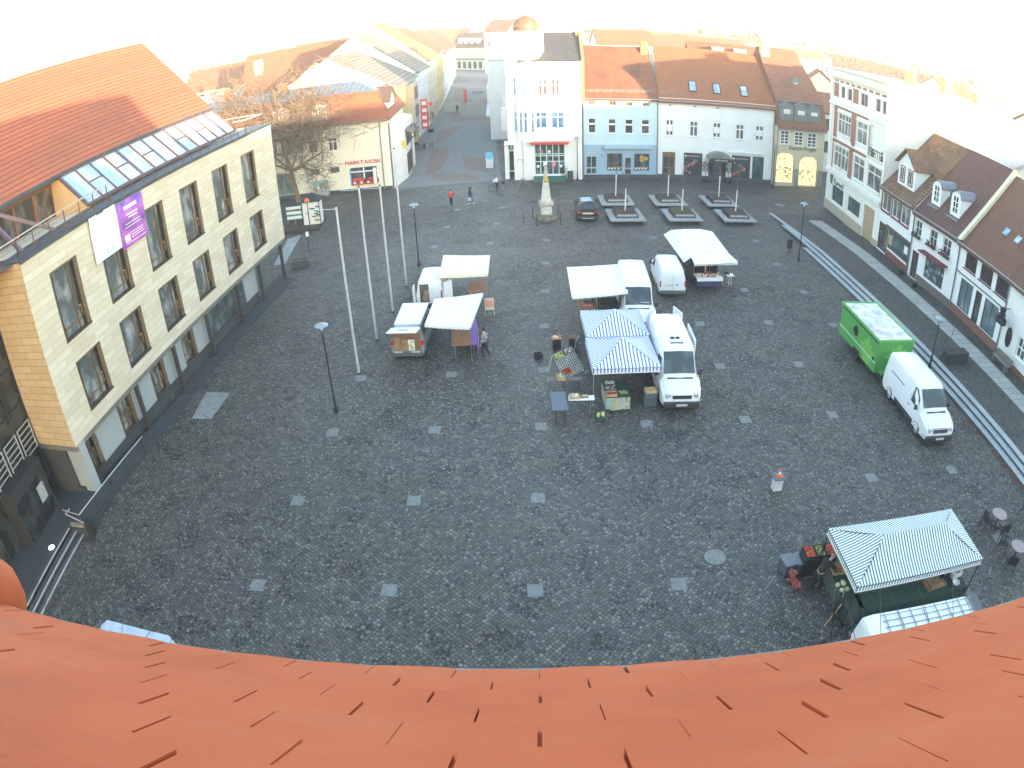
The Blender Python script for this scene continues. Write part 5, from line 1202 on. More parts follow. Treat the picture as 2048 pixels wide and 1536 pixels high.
house('white house with yellow chimney far right behind the barrel dormers', 52, 46, 14, 12, 8.5, 12.4, STU, MC['roof_pale'], .4, ch=3)
house('white house behind the mossy roof on the right', 47, 60, 13, 12, 10.5, 13.5, STU, MC['roof_pale'], .2, ch=-2)
house('red roofed house far away above the white house ridge', *atd(1330, 66, 260)[:2], 26, 14, 9, 13.5, WHT, TR2)
house('pale house far away above the brick town house', *atd(1760, 148, 230)[:2], 40, 14, 8, 12.5, WHT, TR2, -.3)
house('red roofed house far away at the top of the shopping street', *atd(880, 68, 300)[:2], 24, 14, 10, 15.0, CREM, TR2)
for k, (x_, y_, dd_) in enumerate(((1290, 72, 330), (1420, 74, 300), (1500, 78, 380), (1600, 92, 300), (1700, 120, 260), (1900, 190, 180), (600, 96, 330), (470, 120, 300), (760, 75, 380))):
    p = atd(x_, y_, dd_); house(('faint house in the bright distance, number %s from the left behind the right hand roofs' % 'first second third fourth fifth sixth'.split()[k]) if k < 6 else 'faint house in the bright distance %s the chimney roofs' % ('far left of', 'left of', 'just right of')[k-6], p.x, p.y, 22, 12, 7.5+k % 3, 11.5+k % 3, WHT, TR2, rnd.uniform(-.4, .4))
BARK = mat('bark', (.10, .075, .055), .9, var=.3, scale=8); TWIG = mat('winter_twigs', (.14, .10, .085), .9, var=.3)
def crown_tree(label, p, h, r, cat='tree', m=None, name='distant_tree', n=260, cone=False):
    e = empty(name, (p.x, p.y, 0), rnd.uniform(0, 6), label, cat, 'trees beyond the roofs')
    b = MB(); b.cyl((0, 0, 0), (0, 0, h*.6), .3, .12, 7); b.build('trunk', BARK, e); b = MB()
    for k in range(n):
        if cone: z = h*rnd.uniform(.12, 1); rr_ = r*(1.02-z/h)*rnd.uniform(.5, 1)
        else: u = rnd.uniform(-1, 1); z = h-r+u*r*.95; rr_ = r*math.sqrt(max(0, 1-u*u))*rnd.uniform(.35, 1.05)
        a = rnd.uniform(0, 6.3); c = Vector((rr_*math.cos(a), rr_*math.sin(a), z)); s = rnd.uniform(.25, .7)*(.6 if cone else 1)
        u_ = Vector((rnd.gauss(0, 1), rnd.gauss(0, 1), rnd.gauss(0, .6))).normalized()*s; v_ = Vector((rnd.gauss(0, 1), rnd.gauss(0, 1), rnd.gauss(0, .6))).normalized()*s
        b.poly([c-u_, c-v_*.5, c+u_, c+v_*.6])
    b.build('crown', m or TWIG, e)
CON = mat('conifer', (.045, .06, .028), .9, var=.4, scale=2)
p = atd(466, 210, 93); crown_tree('dark narrow conifer between the white houses behind the town hall', p, HT((466, 215), (462, 150)) if False else 12.6, 1.5, 'conifer', CON, 'conifer_tree', 500, True)
T_ = (('dark round tree just right of the town hall roof tip', 395, 132, 170, 15.2, 6), ('small dark tree above the red roof left', 448, 120, 240, 17.2, 5), ('pale bare tree far left in the haze', 372, 130, 230, 16, 8),
      ('dark tree above the white gable right of the slate roof', 1243, 46, 330, 20.0, 7), ('brownish bare tree beside the dark one right of the slate roof', 1275, 45, 340, 20.5, 7), ('dark trees above the orange roof with roof windows', 1470, 66, 260, 18.2, 6), ('darkest round tree above the mansard house chimney', 1505, 70, 230, 17.6, 5), ('reddish wooded tree line above the mansard roof', 1565, 76, 330, 18.5, 10),
      ('bare tree left of the brick town house cornice', 1645, 108, 210, 17.4, 7), ('reddish tree above the brick town house', 1720, 112, 210, 17.3, 8), ('reddish tree right of the brick town house cornice', 1780, 135, 190, 16.6, 7), ('tree above the white side wing', 1850, 150, 180, 16.3, 6), ('bluish tree in the haze above the left roofs', 560, 92, 300, 17.8, 8), ('small tree at the end of the street', 965, 62, 290, 16.5, 4))
for l_, x_, y_, d_, h_, r_ in T_: p = atd(x_, y_, d_); crown_tree(l_, p, h_, r_, n=340)
b = MB()
for k in range(240):
    a = rnd.uniform(-.95, .95); d_ = rnd.uniform(380, 900); c = Vector((math.sin(a)*d_, math.cos(a)*d_, 0))
    for j in range(14):
        q = c+Vector((rnd.gauss(0, 14), rnd.gauss(0, 8), rnd.uniform(2, 14))); s = rnd.uniform(2, 5)
        u_ = Vector((rnd.gauss(0, 1), rnd.gauss(0, 1), rnd.gauss(0, .5))).normalized()*s; v_ = Vector((rnd.gauss(0, 1), rnd.gauss(0, 1), rnd.gauss(0, .6))).normalized()*s; b.poly([q-u_, q-v_*.5, q+u_, q+v_*.6])
b.build('far_woods', mat('far_wood', (.12, .10, .085), .9, var=.3, scale=.1), kind='stuff', label='hazy strip of bare woodland along the horizon', cat='woodland')
# unseen houses added behind the viewpoint, sized to keep low sun off the square
b = MB()
for x0, x1, h_ in ((6.5, 24, 18.4), (24, 44, 17.4), (44, 66, 18.0), (66, 95, 17.0)):
    b.box(x0, x1-.1, -24, -10, 0, h_-6); b.prism([(-24.5, h_-6), (-9.5, h_-6), (-17, h_)], x0, x1-.1, 0, None, 'x')
b.build('sun_block_houses', TR3, kind='structure')
# ================= vehicles. local frame: y forward, rear at 0, x to the right
VW = mat('van_white', (.80, .81, .82), .28, var=.03, scale=1.2); VB = mat('van_bumper', (.035, .037, .04), .6, var=.15); CG = glass('car_glass', (.03, .045, .05), .05, (.10, .14, .15))
HL = mat('headlight', (.55, .58, .60), .15, .3, var=.1); TLR = mat('tail_red', (.45, .02, .02), .25, var=0); ORG = mat('indicator', (.7, .25, .03), .3, var=0); PLT = mat('number_plate', (.6, .6, .58), .5, var=0)
RIM = mat('wheel_silver', (.35, .36, .37), .35, .6, var=.1); SHUT = mat('panel_gap', (.06, .06, .065), .7, var=0)
def vehicle(label, cat, name, loc, rz, st, body=None, belt=1.15, wheels=(.85, 4.6), wr=.33, skirt=.42, group=None, Wd=1.0):
    "st: stations (y, z_top, half width at roof, half width of side)"
    e = empty(name, loc, rz, label, cat, group); b = MB(); P = []
    def sec(y, zt_, ht, hb):
        zb_ = min(belt, zt_-.16)
        h = [(0, .24), (hb-.12, .24), (hb, .34), (hb+.012, .62), (hb, zb_), ((ht*.55+hb*.45) if zt_ > belt+.3 else ht+.03, (zb_+zt_)/2 if zt_ > belt+.3 else zt_-.10), (ht, zt_-.13 if zt_ > belt+.3 else zt_-.06), (ht-.035, zt_-.05), (ht-.12, zt_-.008), (0, zt_+.018)]
        return [(x, y, z) for x, z in h]+[(-x, y, z) for x, z in h[-2:0:-1]]
    for s in st: P.append(sec(*s))
    n = len(P[0]); vs = [p for q in P for p in q]
    fs = [(i*n+k, i*n+(k+1) % n, (i+1)*n+(k+1) % n, (i+1)*n+k) for i in range(len(st)-1) for k in range(n)]
    fs += [list(range(n-1, -1, -1)), list(range((len(st)-1)*n, len(st)*n))]
    fs = [f[::-1] for f in fs]
    b.add(vs, fs); B = b.build('body', body or VW, e, smooth=True, sharp=42)
    def intp(y):
        for a, c in zip(st[:-1], st[1:]):
            if a[0] <= y <= c[0]: t = (y-a[0])/max(1e-6, c[0]-a[0]); return [a[k]+(c[k]-a[k])*t for k in range(4)]
        return list(st[0] if y < st[0][0] else st[-1])
    def sx(y, z):
        _, zt_, ht, hb = intp(y); S = [(p[0], p[2]) for p in sec(y, zt_, ht, hb)][1:9]
        for (x0, z0), (x1, z1) in zip(S[:-1], S[1:]):
            if z0 <= z <= z1: return x0+(x1-x0)*(z-z0)/max(1e-6, z1-z0)
        return S[-1][0] if z > S[-1][1] else S[0][0]
    e_ = dict(e=e, B=B, sx=sx, st=st, intp=intp)
    def side(name, pts, m, sides=(-1, 1), off=.008, parent=None):
        r = []
        for s in sides:
            q = []      # refine long edges
            for (y0, z0), (y1, z1) in zip(pts, pts[1:]+pts[:1]):
                q += [(y0, z0), ((y0+y1)/2, (z0+z1)/2)]
            v = [(s*(sx(y, z)+off), y, z) for y, z in q]
            r.append(MB().poly(v if s > 0 else v[::-1]).build(name, m, parent or e))
        return r
    e_['side'] = side
    for y in wheels:
        side('wheel_arch', [(y+(wr+.09)*math.cos(t), .30+(wr+.09)*max(-.15, math.sin(t))) for t in [math.pi*(k/10)*1.2-.31 for k in range(11)]], VB, off=.004)
    for y in wheels:
        for s in (-1, 1):
            hb = intp(y)[3]; b = MB(); M = Matrix.Translation((s*(hb-.10), y, wr)) @ Matrix.Rotation(R(90)*s, 4, 'Y')
            b.lathe([(wr*.62, -.1), (wr*.93, -.1), (wr, -.06), (wr, .06), (wr*.94, .10), (wr*.66, .11), (wr*.62, .07)], n=20, M=M); w_ = b.build('wheel', RUBBER, e, smooth=True)
            b = MB(); b.lathe([(wr*.62, .04), (wr*.64, .085), (wr*.5, .07), (wr*.2, .085), (wr*.12, .10)], n=12, M=M); b.build('rim', RIM, w_)
    return e_
def screen(V, ya, yb, m, inset=.10, name='windscreen', off=.012, xin=0):
    a, c = V['intp'](ya), V['intp'](yb); z0, z1 = a[1]+off, c[1]+off
    xa, xb = a[2]-inset-xin, c[2]-inset*.6
    nrm = Vector((0, -(c[1]-a[1]), c[0]-a[0])).normalized(); 
    if nrm.z < 0: nrm = -nrm
    b = MB(); n = 6; p = []
    for t in range(n+1):
        u = -1+2*t/n; p.append((u*xa, ya, z0)); 
    top = [Vector((u*xa, ya, a[1]+.018*(1-abs(u))))+nrm*off for u in [-1+2*t/n for t in range(n+1)]]
    bot = [Vector((u*xb, yb, c[1]+.018*(1-abs(u))))+nrm*off for u in [-1+2*t/n for t in range(n+1)]]
    for t in range(n): b.poly([top[t], top[t+1], bot[t+1], bot[t]])
    return b.build(name, m, V['e'])
def vbox(V, name, m, *bx, parent=None):
    b = MB()
    for q in bx: b.bevbox(*q[:6], q[6] if len(q) > 6 else .015)
    return b.build(name, m, parent or V['e'])
def mirrors(V, y, z, w_=.16):
    for s in (-1, 1):
        x = V['sx'](y, z); MB().bevbox(min(s*(x+.04), s*(x+.04+w_)), max(s*(x+.04), s*(x+.04+w_)), y-.05, y+.06, z-.02, z+.24, .025).beam((s*(x-.04), y, z+.02), (s*(x+.08), y, z+.06), .04).build('mirror', VB, V['e'])
def bigvan(label, loc, rz, L=5.7, H_=2.48, name='white_van', grille='vw', rear=True, sidewin=True):
    st = [(0, H_-.16, .78, .93), (.05, H_-.05, .80, .96), (.4, H_, .82, .99), (L-2.15, H_, .82, 1.0), (L-1.72, H_-.14, .78, .99), (L-1.02, 1.42, .80, .98), (L-.9, 1.34, .82, .98), (L-.35, 1.14, .78, .95), (L-.10, .96, .72, .88), (L, .62, .66, .80)]
    V = vehicle(label, 'van', name, loc, rz, st, wheels=(1.05, L-1.0), belt=1.2)
    screen(V, L-1.70, L-1.05, CG, .06)
    V['side']('side_window', [(L-2.1, 1.32), (L-1.25, 1.25), (L-1.62, 2.02), (L-2.1, 2.05)], CG)
    V['side']('body_trim', [(.1, .34), (L-.3, .34), (L-.3, .50), (.1, .50)], VB)
    V['side']('door_rail', [(.7, 1.52), (2.3, 1.52), (2.3, 1.57), (.7, 1.57)], SHUT)
    V['side']('door_gap', [(L-2.22, .5), (L-2.20, .5), (L-2.20, 2.2), (L-2.22, 2.2)], SHUT)
    vbox(V, 'front_bumper', VB, (-.86, .86, L-.22, L+.09, .22, .56, .05))
    vbox(V, 'grille', VB, (-.45, .45, L-.14, L+.03, .70, .90)); vbox(V, 'grille_trim', VW if grille == 'vw' else RIM, (-.50, .50, L-.10, L+.035, .67, .70), (-.50, .50, L-.12, L+.03, .90, .925))
    for s in (-1, 1): vbox(V, 'headlight', HL, (min(s*.52, s*.80), max(s*.52, s*.80), L-.26, L-.005+(-.04), .66, .92, .04))
    vbox(V, 'number_plate', PLT, (-.26, .26, L+.09, L+.105, .36, .47, .004)); vbox(V, 'wiper_panel', VB, (-.62, .62, L-.92, L-.80, 1.30, 1.345))
    mirrors(V, L-1.35, 1.25)
    if rear:
        vbox(V, 'rear_bumper', VB, (-.9, .9, -.10, .06, .26, .48, .03))
        for s in (-1, 1): vbox(V, 'tail_light', TLR, (min(s*.84, s*.93), max(s*.84, s*.93), -.02, .05, .8, 1.35, .01))
        vbox(V, 'door_gap', SHUT, (-.008, .008, -.012, .01, .5, 2.2, .002))
    return V
A = bigvan('big white van with open rear doors parked against the blue striped tents', (8.10, 32.75, 0), R(180-2.8), 5.75, 2.46)
b = MB()
for x in (-.13, .13): b.lathe([(.11, 0), (.12, .03), (.07, .06)], (x, 3.0, 2.47), 12)
b.build('roof_vent', BLACK, A['e']); b = MB()
for k in range(8): b.box(-.30+k*.08, -.25+k*.08, 2.55+.9, 2.68+.9, 2.46, 2.50)
b.build('roof_slots', BLACK, A['e'])
for s, a in ((-1, 18), (1, -28)):
    M = Matrix.Translation((s*.96, 0, 0)) @ Matrix.Rotation(R(a), 4, 'Z'); MB().box(-.03, .03, -1.0, -.02, .45, 2.42, 0, M).build('rear_door', VW, A['e'])
MB().box(-1.06, -1.0, 1.2, 3.1, .5, 2.4).build('sliding_door', VW, A['e'])
Bv = bigvan('big white van with a white awning standing behind the striped tents', (7.72, 41.0, 0), R(180-4.2), 6.0, 2.46)
vbox(Bv, 'papers', WHITE, (-.6, -.1, 6.0-1.16, 6.0-1.12, 1.56, 1.6, .004)); Bv['side']('dark_opening', [(3.5, 1.2), (4.0, 1.2), (4.0, 2.2), (3.6, 2.2)], SHUT, sides=(1,))
Mv = bigvan('white delivery van parked in front of the green trailer by the steps', (20.42, 28.1, 0), R(180-2.0), 5.35, 2.28, 'delivery_van', 'r')
b = MB()
for z in (.74, .82, .90): b.box(-.42, .42, 5.35+.02, 5.35+.045, z, z+.02)
for k in range(5): b.box(-.36+k*.18, -.345+k*.18, 5.35+.02, 5.35+.05, .72, .92)
b.build('chrome_slats', RIM, Mv['e']); Mv['side']('side_guard', [(1.7, .36), (3.9, .36), (3.9, .60), (1.7, .60)], VB, off=.02); Mv['side']('door_handle', [(3.1, 1.05), (3.3, 1.05), (3.3, 1.1), (3.1, 1.1)], VB, off=.02)
NV = bigvan('white high roof van at the lower right, partly hidden by the tiled eaves', (10.0, 10.86, 0), R(-90-3), 6.3, 2.42, 'near_van')
b = MB()
for k in range(8): b.box(-.68, .68, .7+k*.5, .73+k*.5, 2.46, 2.49)
for x in (-.62, -.38, -.12, .14, .40, .62): b.box(x, x+.018, .6, 4.3, 2.44, 2.47)
b.build('roof_ribs', mat('rib_grey', (.25, .27, .30), .5), NV['e']); b = MB(); b.box(-.8, .8, 4.25, 4.6, 2.30, 2.48); b.build('roof_step', mat('step_dark_grey', (.12, .12, .12)), NV['e']); b = MB(); b.lathe([(.15, 0), (.15, .09), (.05, .10)], (.25, 4.42, 2.47), 12); b.build('roof_vent', BLACK, NV['e'])
# compact white van
def smallvan(label, loc, rz, L=4.7, H_=1.84, name='compact_van', body=None, half=.86):
    st = [(0, H_-.30, .66, half-.04), (.06, H_-.10, .70, half), (.35, H_, .72, half), (L-2.1, H_+.01, .72, half), (L-1.85, H_-.05, .70, half), (L-1.12, 1.16, .72, half-.01), (L-1.0, 1.10, .72, half-.01), (L-.3, .92, .66, half-.08), (L-.06, .78, .58, half-.14), (L, .55, .52, half-.2)]
    V = vehicle(label, 'van', name, loc, rz, st, body=body, wheels=(.75, L-.85), wr=.30, belt=1.02)
    screen(V, L-1.83, L-1.15, CG, .06); V['side']('side_window', [(L-2.25, 1.10), (L-1.45, 1.06), (L-1.9, 1.58), (L-2.25, 1.60)], CG)
    V['side']('body_trim', [(.1, .40), (L-.3, .40), (L-.3, .46), (.1, .46)], VB)
    vbox(V, 'front_bumper', VB, (-.72, .72, L-.16, L+.06, .22, .48, .04)); vbox(V, 'rear_bumper', mat('bumper_grey', (.10, .11, .115), .6), (-.82, .82, -.12, .05, .24, .48, .03))
    for s in (-1, 1): vbox(V, 'headlight', HL, (min(s*.4, s*.66), max(s*.4, s*.66), L-.24, L-.06, .60, .80, .03))
    mirrors(V, L-1.5, 1.02, .13); return V
Cv = smallvan('compact white van with closed rear between the stall trailer and the striped tents', (10.42, 40.45, 0), R(-3.5), 4.9, 1.86)
for s in (-1, 1): vbox(Cv, 'tail_light', TLR, (min(s*.76, s*.84), max(s*.76, s*.84), -.03, .05, .72, 1.12, .01))
vbox(Cv, 'number_plate', PLT, (-.52, -.02, -.035, -.01, .78, .9, .004)); vbox(Cv, 'handle', VB, (.18, .34, -.04, -.01, .84, .90, .004)); vbox(Cv, 'door_gap', SHUT, (-.006, .006, -.012, .01, .5, 1.5, .002))
# white van whose rear doors stand open, next to a yellow awning
Ev = smallvan('white van with one rear door open showing boxes, beneath the cream awning', (-4.80, 39.75, 0), R(-2), 4.5, 1.90)
IN = mat('van_interior', (.10, .085, .07), .9, var=.3)
MB().box(-.62, -.05, -.006, .06, .52, 1.72).build('load_bay', IN, Ev['e']); b = MB(); b.box(-.45, -.1, -.03, -.01, .62, 1.0); b.box(-.35, -.08, -.035, -.015, 1.05, 1.35); b.build('cargo', mat('cardboard', (.34, .20, .11), .85, var=.25), Ev['e'])
MB().box(-.95, -.90, -.62, .0, .5, 1.75).build('rear_door', VW, Ev['e']); M = Matrix.Translation((.88, 0, 0)) @ Matrix.Rotation(R(50), 4, 'Z'); MB().box(0, .7, -.03, .03, .5, 1.78, 0, M).build('rear_door', VW, Ev['e']); MB().box(.70, .78, -.05, .02, .85, 1.3).build('tail_light', TLR, Ev['e'])
def awning(V, label_parent, pts, z0, z1, m, leg=True, name='awning', scal=True, n=10):
    "fabric roof given by 4 world points a(van rear) b(van front) c(out front) d(out rear)"
    a, b_, c, d_ = [Vector(p) for p in pts]; b = MB()
    def P(u, v): p = (a*(1-u)+b_*u)*(1-v)+(d_*(1-u)+c*u)*v; return Vector((p.x, p.y, z0+(z1-z0)*v-.05*math.sin(math.pi*v)*(.5+.5*math.sin(u*19))))
    for i in range(n):
        for j in range(6): b.poly([P(i/n, j/6), P((i+1)/n, j/6), P((i+1)/n, (j+1)/6), P(i/n, (j+1)/6)])
    for i in range(n*2):                    # valance
        p, q = P(i/(2*n), 1), P((i+1)/(2*n), 1); dz = .16+.04*(i % 2); b.poly([p, q, q-Vector((0, 0, dz)), p-Vector((0, 0, .36-dz))])
    for i in range(n*2):
        p, q = P(0, i/(2*n)), P(0, (i+1)/(2*n)); b.poly([p, q, q-Vector((0, 0, .13+.03*(i % 2))), p-Vector((0, 0, .16-.03*(i % 2)))])
    Mi = V['e'].matrix_basis.inverted(); b.v = [Mi @ v for v in b.v]
    o = b.build(name, m, V['e'], smooth=True)
    if leg:
        l = MB()
        for p in (c, d_): l.cyl(Mi @ Vector((p.x, p.y, 0)), Mi @ Vector((p.x, p.y, z1)), .02, .02, 6)
        l.build('awning_leg', STEEL, V['e'])
    return o
awning(Ev, None, [(-4.18, 40.0, 0), (-4.18, 43.9, 0), (-1.1, 43.7, 0), (-1.2, 40.2, 0)], 2.12, 2.02, mat('awning_cream', (.82, .73, .50), .8, var=.06))
awning(Bv, None, [(6.75, 36.3, 0), (6.95, 40.8, 0), (3.7, 41.0, 0), (3.55, 36.2, 0)], 2.2, 2.0, mat('awning_white', (.82, .82, .81), .8, var=.04))
# silver people carrier with raised tailgate
SIL = mat('silver_paint', (.36, .38, .40), .25, .35, var=.05)
Dv = smallvan('silver van with its tailgate raised over cardboard boxes, joined to a large white awning', (-5.50, 33.30, 0), R(-4), 4.9, 1.84, 'open_tailgate_van', SIL, .90)
Dv['side']('side_window', [(.5, 1.15), (2.5, 1.12), (2.45, 1.62), (.55, 1.62)], CG)
MB().box(-.78, .78, -.008, .05, .56, 1.56).build('load_bay', mat('load_brown', (.22, .12, .065), .9, var=.35, scale=6), Dv['e'])
b = MB()
for k, (x0, x1, z0, z1) in enumerate(((-.7, -.3, .6, 1.0), (-.68, -.35, 1.02, 1.35), (-.26, .1, .6, .92), (-.25, .08, .95, 1.2))): b.box(x0, x1, -.05-.01*k, 0, z0, z1)
b.build('cargo', mat('cardboard', (.34, .20, .11)), Dv['e']); b = MB()
for k in range(14): b.box(*(lambda x, z: (x, x+.1, -.075, -.06, z, z+.09))(rnd.uniform(.08, .32), rnd.uniform(.62, 1.1)), k % 3)
b.box(.05, .42, -.06, -.02, .58, 1.2, 1); b.build('bright_bag', [mat('bag_green', (.25, .35, .08)), WHITE, mat('bag_yellow', (.7, .6, .2))], Dv['e'])
T = Matrix.Translation((0, .12, 1.82)) @ Matrix.Rotation(R(-14), 4, 'X'); b = MB(); b.bevbox(-.80, .80, -1.25, 0, -.04, .04, .03, 0, T); tg = b.build('tailgate', WHITE, Dv['e']); MB().box(-.28, .28, -.80, -.66, .042, .055, 0, T).build('plate_recess', VB, tg); MB().box(-.27, .27, -.92, -.80, .042, .05, 0, T).build('number_plate', PLT, tg)
MB().box(-.72, -.25, -.14, -.12, .50, .54).box(.25, .72, -.14, -.12, .50, .54).build('bumper_trim', WHITE, Dv['e'])
for s in (-1, 1): b = MB(); b.lathe([(.12, 0), (.12, .03), (.08, .05)], n=12, M=Matrix.Translation((s*.84, .03, 1.0)) @ Matrix.Rotation(R(90), 4, 'X') @ Matrix.Diagonal((.8, 1.2, 1, 1))); b.build('tail_light', TLR, Dv['e'])
awning(Dv, None, [(-4.45, 33.3, 0), (-4.2, 36.7, 0), (-1.45, 37.3, 0), (-2.05, 32.75, 0)], 2.02, 2.0, mat('awning_white', (.82, .82, .81)))
b = MB(); b.add([(-.72, .5, 1.86), (.72, .5, 1.86), (.76, 3.3, 1.88), (-.76, 3.3, 1.88)], [(0, 1, 2, 3)]); b.build('roof_sky_glare', WHITE, Dv['e'])  # white sheet: bright sky glare on the silver roof, put in as colour
# dark car
CP = mat('dark_car_paint', (.045, .04, .04), .22, .4, var=.05)
st = [(0, .98, .62, .84), (.06, 1.02, .66, .87), (.18, 1.12, .68, .88), (.62, 1.50, .60, .90), (1.2, 1.56, .60, .91), (2.5, 1.55, .60, .91), (3.25, 1.05, .68, .90), (3.4, 1.0, .70, .90), (4.2, .86, .64, .84), (4.38, .62, .56, .74)]
V = vehicle('dark grey car seen from behind, parked beside the tree planters', 'car', 'parked_car', (6.97, 57.0, 0), R(-2), st, CP, .92, (.78, 3.5), .33)
screen(V, 2.55, 3.2, CG, .05); screen(V, .60, .20, CG, .05, 'rear_window', xin=.0); V['side']('side_window', [(.75, 1.0), (2.9, .99), (2.5, 1.42), (1.0, 1.44)], CG)
for s in (-1, 1): vbox(V, 'tail_light', TLR, (min(s*.5, s*.86), max(s*.5, s*.86), -.03, .1, .78, .92, .01)); vbox(V, 'roof_rail', RIM, (s*.56-.02, s*.56+.02, .75, 2.5, 1.56, 1.61, .008))
vbox(V, 'tailgate_panel', mat('plate_cream', (.60, .55, .42), .5), (-.46, .46, -.04, .02, .72, .86, .004)); vbox(V, 'rear_bumper', VB, (-.84, .84, -.10, .06, .26, .55, .03)); vbox(V, 'bumper_trim', mat('trim_pale', (.6, .6, .58)), (-.5, .5, -.13, -.09, .36, .41, .004)); vbox(V, 'glass_roof', glass('roof_pane', (.3, .42, .5), .05, (.6, .7, .8)), (-.46, .46, 1.2, 2.4, 1.565, 1.59, .006)); mirrors(V, 2.9, .98, .12)
# green sales trailer
TG = mat('trailer_green', (.09, .34, .075), .42, var=.07, scale=.8); LG = mat('leaf_green', (.20, .52, .10), .45, var=.08)
e = empty('sales_trailer', (20.62, 31.55, 0), R(-.6), 'green sales trailer with pale green leaf pictures and a snowy white roof', 'trailer')
MB().bevbox(-1.22, 1.22, -2.45, 2.5, .42, 2.32, .04).build('body', TG, e)
m_, nt_, bs = nodes('dirty_trailer_roof'); f = noise(nt_, coords(nt_, (1, 1, 1)), 1.6, 6, .75); nt_.links.new(ramp(nt_, f, [(.42, (.78, .80, .82)), (.55, (.50, .50, .56)), (.7, (.30, .29, .34))]), bs.inputs['Base Color'])
MB().bevbox(-1.14, 1.14, -2.37, 2.42, 2.32, 2.37, .02).build('roof', m_, e)
b = MB(); 
for q in ((-1.27, 1.27, -2.50, -2.42), (-1.27, 1.27, 2.48, 2.55), (-1.27, -1.17, -2.42, 2.48), (1.17, 1.27, -2.42, 2.48)): b.box(*q, 2.27, 2.41)
b.build('roof_rim', mat('rim_green', (.13, .42, .12), .4, var=.05), e)
MB().box(-1.25, -1.22, -2.4, 2.3, 2.16, 2.22).build('seal', BLACK, e); MB().box(-1.24, -1.215, -2.45, 2.5, 1.0, 1.03).build('pinstripe', WHITE, e)
def leafpic(cx, cz, s, face, petals=9):
    b = MB()
    for k in range(petals):
        a = R(90+(k-(petals-1)/2)*40); L = s*(1 if k % 2 == 0 else .82)
        pts = [(0, 0), (.30*L, .16*L), (.62*L, .20*L), (L, 0), (.62*L, -.2*L), (.3*L, -.16*L)]
        q = [(cx+x*math.cos(a)-z*math.sin(a), cz+x*math.sin(a)+z*math.cos(a)) for x, z in pts]; q = [(u, min(2.12, max(.46, z))) for u, z in q]
        b.poly([(-1.228, u, z) if face == 'x' else (u, -2.458, z) for u, z in q])
    return b.build('leaf_picture', LG, e)
leafpic(-1.3, 1.15, .95, 'x'); leafpic(.25, 1.3, .95, 'y')
b = MB()
for k in range(3): a = k*2.1; b.lathe([(.20, 0), (.24, .01), (.20, .02), (.16, .01)], n=14, M=Matrix.Translation((-1.235, .35+.08*math.cos(a), 1.60+.08*math.sin(a))) @ Matrix.Rotation(R(-90), 4, 'Y'))
b.build('ring_emblem', BLACK, e)
MB().box(-1.26, -1.21, -2.2, -2.05, 1.05, 1.25).build('lock', BLACK, e); MB().box(-.95, -.3, -2.9, -2.46, .52, .58).build('step_flap', TG, e)
b = MB(); b.beam((-.5, -2.45, .45), (0, -3.5, .42), .07); b.beam((.5, -2.45, .45), (0, -3.5, .42), .07); b.build('drawbar', DARK, e); b = MB(); b.cyl((-.35, -3.0, .04), (-.35, -3.0, .5), .04, .04, 6); b.ball((-.35, -3.0, .1), .1, 8); b.build('jockey_wheel', mat('red_wheel', (.35, .04, .04)), e)
for s in (-1, 1):
    for y in (-.1,):
        b = MB(); M = Matrix.Translation((s*1.16, y, .32)) @ Matrix.Rotation(R(90)*s, 4, 'Y'); b.lathe([(.2, -.1), (.3, -.1), (.32, 0), (.3, .09), (.2, .09)], n=16, M=M); w_ = b.build('wheel', RUBBER, e); b = MB(); b.lathe([(.2, .02), (.18, .06), (.05, .08)], n=10, M=M); b.build('rim', RIM, w_); MB().box(min(s*1.19, s*1.25), max(s*1.19, s*1.25), y-.42, y+.42, .42, .66).build('wheel_arch', BLACK, e)
